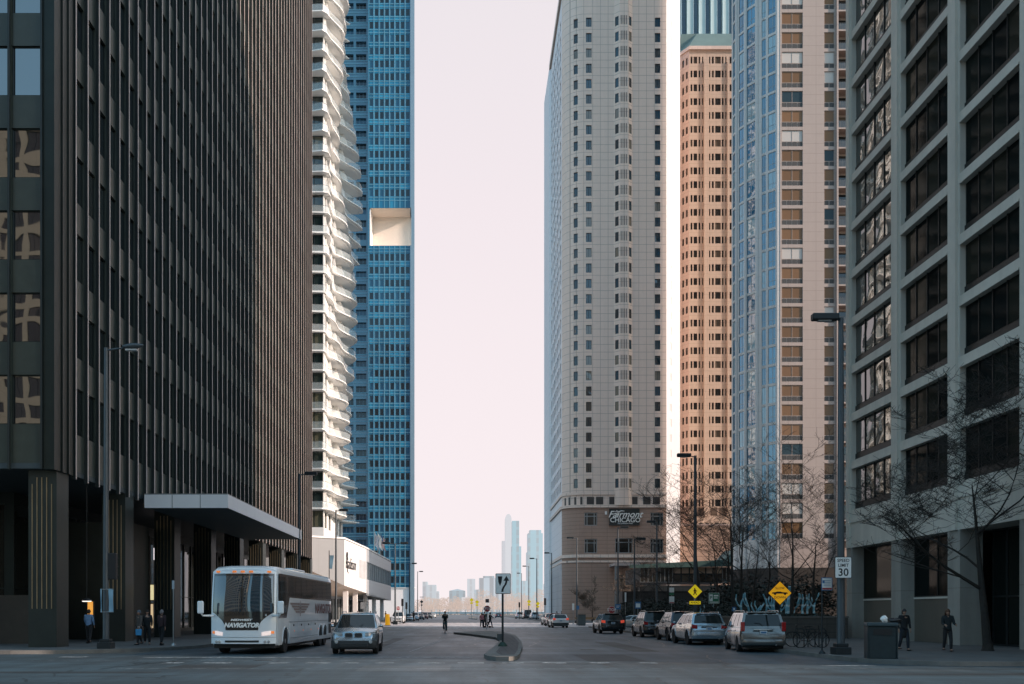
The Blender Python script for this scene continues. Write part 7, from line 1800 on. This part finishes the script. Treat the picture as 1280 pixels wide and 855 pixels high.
mb = MB(); mb.box(-2.2, 2.2, -.04, .04, .75, .95); mb.build('rail', plain('barrier_wood', (.30, .17, .07), .7), t)
for s in (-2, 2): mb = MB(); mb.box(s - .05, s + .05, -.2, .2, 0, 1.0); mb.build('leg', M_KERB, t)
# ------------------------------------------------------------------ people
def skin_mesh(name, verts, edges, mat, parent, root=0, sub=1):
    """verts: name -> (co, rx, ry); one continuous skinned surface"""
    keys = list(verts); idx = {k: i for i, k in enumerate(keys)}
    me = bpy.data.meshes.new(name); me.from_pydata([verts[k][0] for k in keys], [(idx[a], idx[b]) for a, b in edges], [])
    o = bpy.data.objects.new(name, me); C.objects.link(o)
    md = o.modifiers.new('Skin', 'SKIN'); md.use_smooth_shade = True
    sv_ = me.skin_vertices[0].data if me.skin_vertices else None
    if sv_ is None:
        bm = bmesh.new(); bm.from_mesh(me); bm.verts.layers.skin.verify(); bm.to_mesh(me); bm.free(); sv_ = me.skin_vertices[0].data
    for i, k in enumerate(keys): sv_[i].radius = (verts[k][1], verts[k][2]); sv_[i].use_root = (i == root); sv_[i].use_loose = False
    ss = o.modifiers.new('Sub', 'SUBSURF'); ss.levels = sub; ss.render_levels = sub
    dg = bpy.context.evaluated_depsgraph_get(); m2 = bpy.data.meshes.new_from_object(o.evaluated_get(dg)); bpy.data.objects.remove(o); bpy.data.meshes.remove(me)
    m2.name = name; m2.materials.clear(); m2.materials.append(mat); m2.polygons.foreach_set('use_smooth', [True] * len(m2.polygons))
    r = bpy.data.objects.new(name, m2); C.objects.link(r); r.parent = parent; return r
SKIN = plain('skin', (.42, .24, .17), .55, var=.1, scale=10); HAIR_D = plain('dark_hair', (.018, .013, .010), .7, var=.4, scale=30); HAIR_B = plain('brown_hair', (.10, .045, .022), .7, var=.4, scale=30)
def cloth(name, col): return plain(name, col, .85, var=.3, scale=7)
def person(label, x, y, z0, rz, H=1.74, top=None, trousers=None, hair='short', hair_m=None, coat=0.0, shoes=None, stride=.22, arms=(8, -8), elbow=(15, 15), lean=0.0, hood=False, skirt_flare=1.0, legs=None, seat=None, group=None, extra=None, head_turn=0):
    """local frame: facing -y, z up; coat = how far below the hip the jacket reaches (m at H=1.74)"""
    t = thing('person', label, 'person', (x, y, z0), rz, group); k = H / 1.74
    V = lambda a, b, c: Vector((a, b, c)) * k
    up = seat or 0
    hip = V(0, 0, .92 + up); ch = V(0, -.0 - lean, 1.28 + up); neck = V(0, -lean * 1.3, 1.47 + up); headc = V(0, -.015 - lean * 1.5, 1.60 + up)
    j = {}
    for s, nm in ((-1, 'r'), (1, 'l')):
        st_ = stride * (1 if s > 0 else -1)
        hipj = hip + V(s * .09, 0, -.04)
        if legs: knee, ankle = V(*legs[nm][0]), V(*legs[nm][1])
        else: knee = V(s * .10, -st_ * .5 - .03, .49); ankle = V(s * .10, -st_ * 1.0 + .03, .09 + (.05 if st_ < 0 else 0))
        j[nm] = dict(hip=hipj, knee=knee, ankle=ankle, heel=ankle + V(0, .05, -.045), toe=ankle + V(s * .03, -.17, -.055))
        a = R(arms[0] if s > 0 else arms[1]); e = R(elbow[0] if s > 0 else elbow[1]); sh = ch + V(s * .185, 0, .12)
        el = sh + V(s * .035, -math.sin(a) * .28, -math.cos(a) * .28); wr_ = el + V(s * -.01, -math.sin(a + e) * .25, -math.cos(a + e) * .25)
        hd = (wr_ - el).normalized(); j[nm].update(sh=sh, el=el, wr=wr_, hd=hd)
    # body: pelvis to head, limbs, palms and fingers, one mesh
    B = {'pel': (hip, .12 * k, .10 * k), 'waist': (hip.lerp(ch, .45), .115 * k, .085 * k), 'ch': (ch, .15 * k, .105 * k), 'nb': (neck - V(0, 0, .03), .06 * k, .058 * k), 'nk': (neck + V(0, -.004, .03), .052 * k, .052 * k)}
    E = [('pel', 'waist'), ('waist', 'ch'), ('ch', 'nb'), ('nb', 'nk')]
    for nm in ('r', 'l'):
        q = j[nm]
        B.update({nm + 'hip': (q['hip'], .088 * k, .088 * k), nm + 'knee': (q['knee'], .056 * k, .058 * k), nm + 'calf': (q['knee'].lerp(q['ankle'], .35) + V(0, .015, 0), .054 * k, .056 * k), nm + 'ank': (q['ankle'], .036 * k, .040 * k), nm + 'toe': (q['ankle'].lerp(q['toe'], .7), .022 * k, .018 * k),
                  nm + 'sh': (q['sh'], .056 * k, .056 * k), nm + 'el': (q['el'], .038 * k, .038 * k), nm + 'wr': (q['wr'], .026 * k, .022 * k), nm + 'pm': (q['wr'] + q['hd'] * .07 * k, .030 * k, .018 * k)})
        E += [('pel', nm + 'hip'), (nm + 'hip', nm + 'knee'), (nm + 'knee', nm + 'calf'), (nm + 'calf', nm + 'ank'), (nm + 'ank', nm + 'toe'), ('ch', nm + 'sh'), (nm + 'sh', nm + 'el'), (nm + 'el', nm + 'wr'), (nm + 'wr', nm + 'pm')]
    body = skin_mesh('body', B, E, SKIN, t, 0, 1)
    # head, ears, nose, eyes and fingers are joined into the body mesh
    mb = MB(); c = headc; tr = math.sin(head_turn), math.cos(head_turn)
    def HP(p): p = Vector(p) * k; return (c.x + p.x * tr[1] - p.y * tr[0], c.y + p.x * tr[0] + p.y * tr[1], c.z + p.z)
    def head(u, v):
        th, ph = 6.2832 * u, math.pi * min(.985, max(.015, v)); zz = math.cos(ph); rr = math.sin(ph); jaw = 1 - .30 * max(0, -zz) ** 1.3
        return HP((.076 * rr * math.cos(th) * jaw, .096 * rr * math.sin(th) * (1 - .18 * max(0, -zz)) - .008 * max(0, -zz), .118 * zz))
    mb.grid(head, 18, 14)
    mb.lathe([(.0, 0)] * 0 + [(.013, -.0)], (0, 0, 0)) if False else None
    nz = [HP(p) for p in ((-.014, -.090, -.022), (.014, -.090, -.022), (0, -.116, -.018), (0, -.092, .022))]; mb.face([nz[0], nz[1], nz[2]]); mb.face([nz[0], nz[2], nz[3]]); mb.face([nz[1], nz[3], nz[2]])
    for s in (-1, 1): mb.face([HP(p) for p in ((s * .072, .0, .028), (s * .090, .018, .026), (s * .088, .014, -.018), (s * .072, -.002, -.028))])
    for nm, s in (('r', -1), ('l', 1)):
        q = j[nm]; palm = q['wr'] + q['hd'] * .085 * k; sd = Vector((0, 1, 0)) if abs(q['hd'].y) < .7 else Vector((0, 0, 1)); inn = Vector((-s, 0, 0))
        for f, (o_, l_) in enumerate(((-.024, .062), (-.008, .074), (.008, .068), (.024, .052))):
            b0 = palm + sd * o_ * k; b1 = b0 + (q['hd'] * .6 + inn * .12) * l_ * k; b2 = b1 + (q['hd'] * .45 + inn * .5) * l_ * .6 * k; mb.tube([b0 - q['hd'] * .02 * k, b1, b2], [.0085 * k, .008 * k, .006 * k], 5)
        b0 = q['wr'] + q['hd'] * .035 * k - sd * .026 * k; mb.tube([b0, b0 + (q['hd'] * .03 - sd * .026 + inn * .012) * k, b0 + (q['hd'] * .062 - sd * .030 + inn * .03) * k], [.011 * k, .009 * k, .007 * k], 5)
    o2 = mb.build('tmp', SKIN, None, smooth=60); bm = bmesh.new(); bm.from_mesh(body.data); bm.from_mesh(o2.data); bm.to_mesh(body.data); bm.free(); bpy.data.objects.remove(o2)
    mb = MB()
    for s in (-1, 1): p = HP((s * .030, -.086, .010)); mb.lathe([(.009, -.004), (.010, .0), (.004, .006)], p, 'y', 8)
    mb.build('eyes', HAIR_D, t); mb = MB(); p = HP((0, -.088, -.052)); mb.box(p[0] - .022, p[0] + .022, p[1] - .004, p[1] + .006, p[2] - .004, p[2] + .004); mb.build('mouth', plain('lips', (.28, .10, .09), .5), t)
    # hair or cap
    hm = hair_m or HAIR_D; mb = MB()
    def hr(u, v):
        th = 6.2832 * u; front_ = math.sin(th); lim = .50 if front_ < -.2 else (.50 + (.22 if hair == 'short' else .42) * min(1, (front_ + .2) / .7))
        ph = math.pi * max(.015, v * lim); e = 1.10 if hair != 'long' else 1.2
        return HP((.078 * e * math.sin(ph) * math.cos(th), .098 * e * math.sin(ph) * math.sin(th) + .006, .121 * (e * .97) * math.cos(ph)))
    mb.grid(hr, 18, 8)
    if hair == 'long': mb.grid(lambda u, v: HP((.098 * math.cos(math.pi * u), .055 + .055 * math.sin(math.pi * u) - .02 * v, .03 - .27 * v)), 10, 5)
    if hair == 'cap': mb.grid(lambda u, v: HP(((u - .5) * .15, -.08 - .07 * v * math.sin(math.pi * u), .045 - .01 * v)), 6, 2)
    mb.build('hair' if hair != 'cap' else 'cap', hm, t, smooth=60)
    # trousers
    TV = {'p': (hip + V(0, 0, .11), .140 * k, .116 * k)}; TE = []
    for nm in ('r', 'l'):
        q = j[nm]; TV.update({nm + 'h': (q['hip'] - V(0, 0, .04), .105 * k, .108 * k), nm + 'k': (q['knee'], .074 * k, .076 * k), nm + 'c': (q['knee'].lerp(q['ankle'], .4), .068 * k, .072 * k), nm + 'a': (q['ankle'] + (q['knee'] - q['ankle']).normalized() * -.01, .050 * k, .056 * k)}); TE += [('p', nm + 'h'), (nm + 'h', nm + 'k'), (nm + 'k', nm + 'c'), (nm + 'c', nm + 'a')]
    skin_mesh('trousers', TV, TE, trousers, t, 0, 1)
    # coat or jacket with sleeves
    CV = {'c': (ch + V(0, 0, .03), .178 * k, .132 * k), 'w': (hip.lerp(ch, .40), .150 * k, .122 * k), 'h': (hip + V(0, 0, .02), .160 * k * skirt_flare, .135 * k * skirt_flare), 'n': (neck - V(0, 0, .015), .078 * k, .072 * k)}; CE = [('c', 'w'), ('w', 'h'), ('c', 'n')]
    coat = max(coat, .10)
    if coat: CV['b'] = (hip - V(0, 0, coat), .172 * k * skirt_flare, .150 * k * skirt_flare); CE.append(('h', 'b'))
    for nm in ('r', 'l'):
        q = j[nm]; CV.update({nm + 's': (q['sh'], .074 * k, .076 * k), nm + 'e': (q['el'], .056 * k, .058 * k), nm + 'w': (q['wr'] - q['hd'] * .02 * k, .044 * k, .046 * k)}); CE += [('c', nm + 's'), (nm + 's', nm + 'e'), (nm + 'e', nm + 'w')]
    skin_mesh('coat' if coat > .2 else 'jacket', CV, CE, top, t, 0, 1)
    if hood: mb = MB(); mb.grid(lambda u, v: HP((.12 * math.cos(math.pi * u * 2), .035 + .085 * math.sin(math.pi * u * 2), -.13 - .07 * math.sin(v * 3.1) + .0)), 14, 4); mb.build('hood', top, t, smooth=60)
    for nm, s in (('r', -1), ('l', 1)):
        q = j[nm]; a = q['ankle']; mb = MB(); z = a.z - .09 * k
        mb.grid(lambda u, v: (a.x + s * .01 + (.047 - .012 * abs(2 * u - 1) ** 2) * k * math.cos(6.2832 * v), a.y + (.07 - .26 * u) * k, max(z + .002, z + .042 * k + (.045 * (1 - u * .55)) * k * math.sin(6.2832 * v))), 7, 10); mb.build('shoe', shoes or M_BLACK, t, smooth=60)
    return t
GREY_C = cloth('grey_coat', (.11, .095, .085)); BLK = cloth('black_coat', (.012, .014, .016)); DEN = cloth('dark_jeans', (.018, .024, .034)); CHAR = cloth('charcoal_trousers', (.02, .02, .022)); SHIRT = cloth('blue_shirt', (.16, .28, .46)); PINK = cloth('pink_top', (.48, .16, .18))
PR = 'people on the pavements'
person('person in a dark flat cap and knee-length black coat walking beside the litter bin', gx(1130, 41.2), 41.2, .146, R(8), 1.76, BLK, DEN, 'cap', M_BLACK, .42, stride=.16, arms=(6, -10), elbow=(14, 10), group=PR)
person('person with long reddish-brown hair and a furry black jacket, hands together, by the big tree', gx(1184.5, 40.4), 40.4, .146, R(-6), 1.74, cloth('furry_black', (.015, .020, .022)), CHAR, 'long', HAIR_B, .06, stride=.12, arms=(18, 14), elbow=(62, 66), skirt_flare=1.15, group=PR, hood=True)
person('person in a pale blue shirt seen from behind under the glowing lamp', gx(111, 51), 51.0, .146, R(172), 1.76, SHIRT, CHAR, 'short', HAIR_D, 0, stride=.10, arms=(10, 6), elbow=(30, 22), group=PR)
t1 = person('person in a long grey coat carrying a bright blue bag, left of a pair', gx(174, 48.6), 48.6, .146, R(-40), 1.72, GREY_C, CHAR, 'short', plain('grey_hair', (.10, .12, .14), .8), .28, stride=.18, group=PR)
person('person all in black beside the one with the blue bag', gx(184, 49.2), 49.2, .146, R(20), 1.74, BLK, BLK, 'short', HAIR_D, .25, stride=.12, group=PR)
person('person in a dark maroon jacket standing right of the pair, before the ribbed column', gx(202, 47.8), 47.8, .146, R(160), 1.74, cloth('maroon_jacket', (.035, .018, .022)), BLK, 'short', plain('grey_hair_light', (.22, .2, .2), .8), 0, stride=.14, group=PR)
def bag():
    Y = 48.35; t = thing('carrier_bag', 'bright blue carrier bag hanging from the hand of the person in grey', 'bag', (gx(173.3, Y), Y, .62)); mb = MB(); mb.prism([(-.13, 0), (.13, 0), (.145, .30), (-.145, .30)], -.06, .06, ax=1); mb.build('body', plain('bag_blue', (.05, .32, .62), .5), t, bevel=.02); mb = MB(); mb.tube([(-.07, 0, .29), (-.05, 0, .42), (.05, 0, .42), (.07, 0, .29)], .008, 4); mb.build('handle', M_WHITE, t)
bag()
Yc = 84.0; xc = gx(556.3, Yc)
bicycle('bicycle ridden towards the viewer by the person in black on the road', xc, Yc, R(-90), M_METAL_DK, z0=.004)
person('person in a black jacket riding a bicycle towards the viewer in mid road', xc, Yc + .22, .004, 0, 1.76, BLK, cloth('teal_trousers', (.03, .07, .08)), 'short', HAIR_B, 0, lean=.10, arms=(48, 48), elbow=(18, 18), seat=.08, legs={'r': ((-.12, -.28, .64), (-.13, -.14, .30)), 'l': ((.12, -.22, .52), (.13, -.06, .16))})
Yg = 112.0
person('person in a pink top walking left of two others on the far crossing', gx(602.2, Yg), Yg, .004, R(10), 1.66, PINK, DEN, 'long', HAIR_B, 0, stride=.24, group='people on the far crossing')
person('tall person in a long dark green coat in the middle of the far crossing', gx(605.8, Yg + .6), Yg + .6, .004, R(0), 1.84, cloth('dark_green_coat', (.02, .035, .03)), BLK, 'short', HAIR_D, .35, stride=.14, group='people on the far crossing')
person('person in dark clothes pushing a stroller at the right of the far crossing', gx(612.6, Yg), Yg, .004, R(60), 1.72, BLK, DEN, 'short', HAIR_D, .05, stride=.26, arms=(40, 36), elbow=(20, 22), group='people on the far crossing')
def stroller():
    Y = Yg - .1; t = thing('stroller', 'dark folding stroller on the far crossing in front of the walking group', 'stroller', (gx(609.3, Y), Y, .004), R(-20)); 
    mb = MB(); mb.grid(lambda u, v: (-.25 + .6 * u, (v - .5) * .42, .38 + .32 * math.sin(u * 1.4) ** 2 + .05 * math.cos(v * 6)), 6, 4); mb.build('seat', BLK, t, smooth=60)
    mb = MB(); mb.grid(lambda u, v: (.1 + .3 * math.sin(math.pi * .5 * u), (v - .5) * .42, .62 + .28 * math.cos(math.pi * .5 * u)), 5, 4); mb.build('hood', DEN, t, smooth=60)
    mb = MB()
    for s in (-.2, .2): mb.tube([(-.32, s, .1), (.1, s, .5), (.48, s, 1.0)], .014, 5); mb.tube([(.3, s, .1), (.0, s, .5)], .014, 5)
    mb.tube([(.48, -.2, 1.0), (.48, .2, 1.0)], .016, 5); mb.build('frame', M_METAL_DK, t)
    for x_ in (-.32, .30):
        for s in (-.22, .22): mb = MB(); mb.lathe([(.10, s - .02), (.10, s + .02)], (x_, 0, .10), 'y', 14); mb.build('wheel', M_RUBBER, t)
stroller()
for i, (px, Y, c_, lab) in enumerate(((696, 172, BLK, 'distant person in black on the pavement by the hotel side, left of two'), (702, 168, CHAR, 'distant person in dark grey on the pavement by the hotel side, right of two'), (517, 172, CHAR, 'distant person in dark clothes waiting near the left signals'))):
    person(lab, gx(px, Y), Y, .15, R(i * 70), 1.76, c_, BLK, 'short', HAIR_D, .1, stride=.15, group='distant people')
# people and clutter below the podium
for i, (px, Y, c_, lab) in enumerate(((447, 150, PINK, 'distant person in a reddish top under the hotel podium'), (463, 158, BLK, 'distant person in black under the hotel podium near the columns'), (482, 162, GREY_C, 'distant person in grey at the end of the hotel podium'))):
    person(lab, gx(px, Y), Y, .15, R(30 + i * 50), 1.76, c_, DEN, 'short', HAIR_D, .1, stride=.15, group='distant people')
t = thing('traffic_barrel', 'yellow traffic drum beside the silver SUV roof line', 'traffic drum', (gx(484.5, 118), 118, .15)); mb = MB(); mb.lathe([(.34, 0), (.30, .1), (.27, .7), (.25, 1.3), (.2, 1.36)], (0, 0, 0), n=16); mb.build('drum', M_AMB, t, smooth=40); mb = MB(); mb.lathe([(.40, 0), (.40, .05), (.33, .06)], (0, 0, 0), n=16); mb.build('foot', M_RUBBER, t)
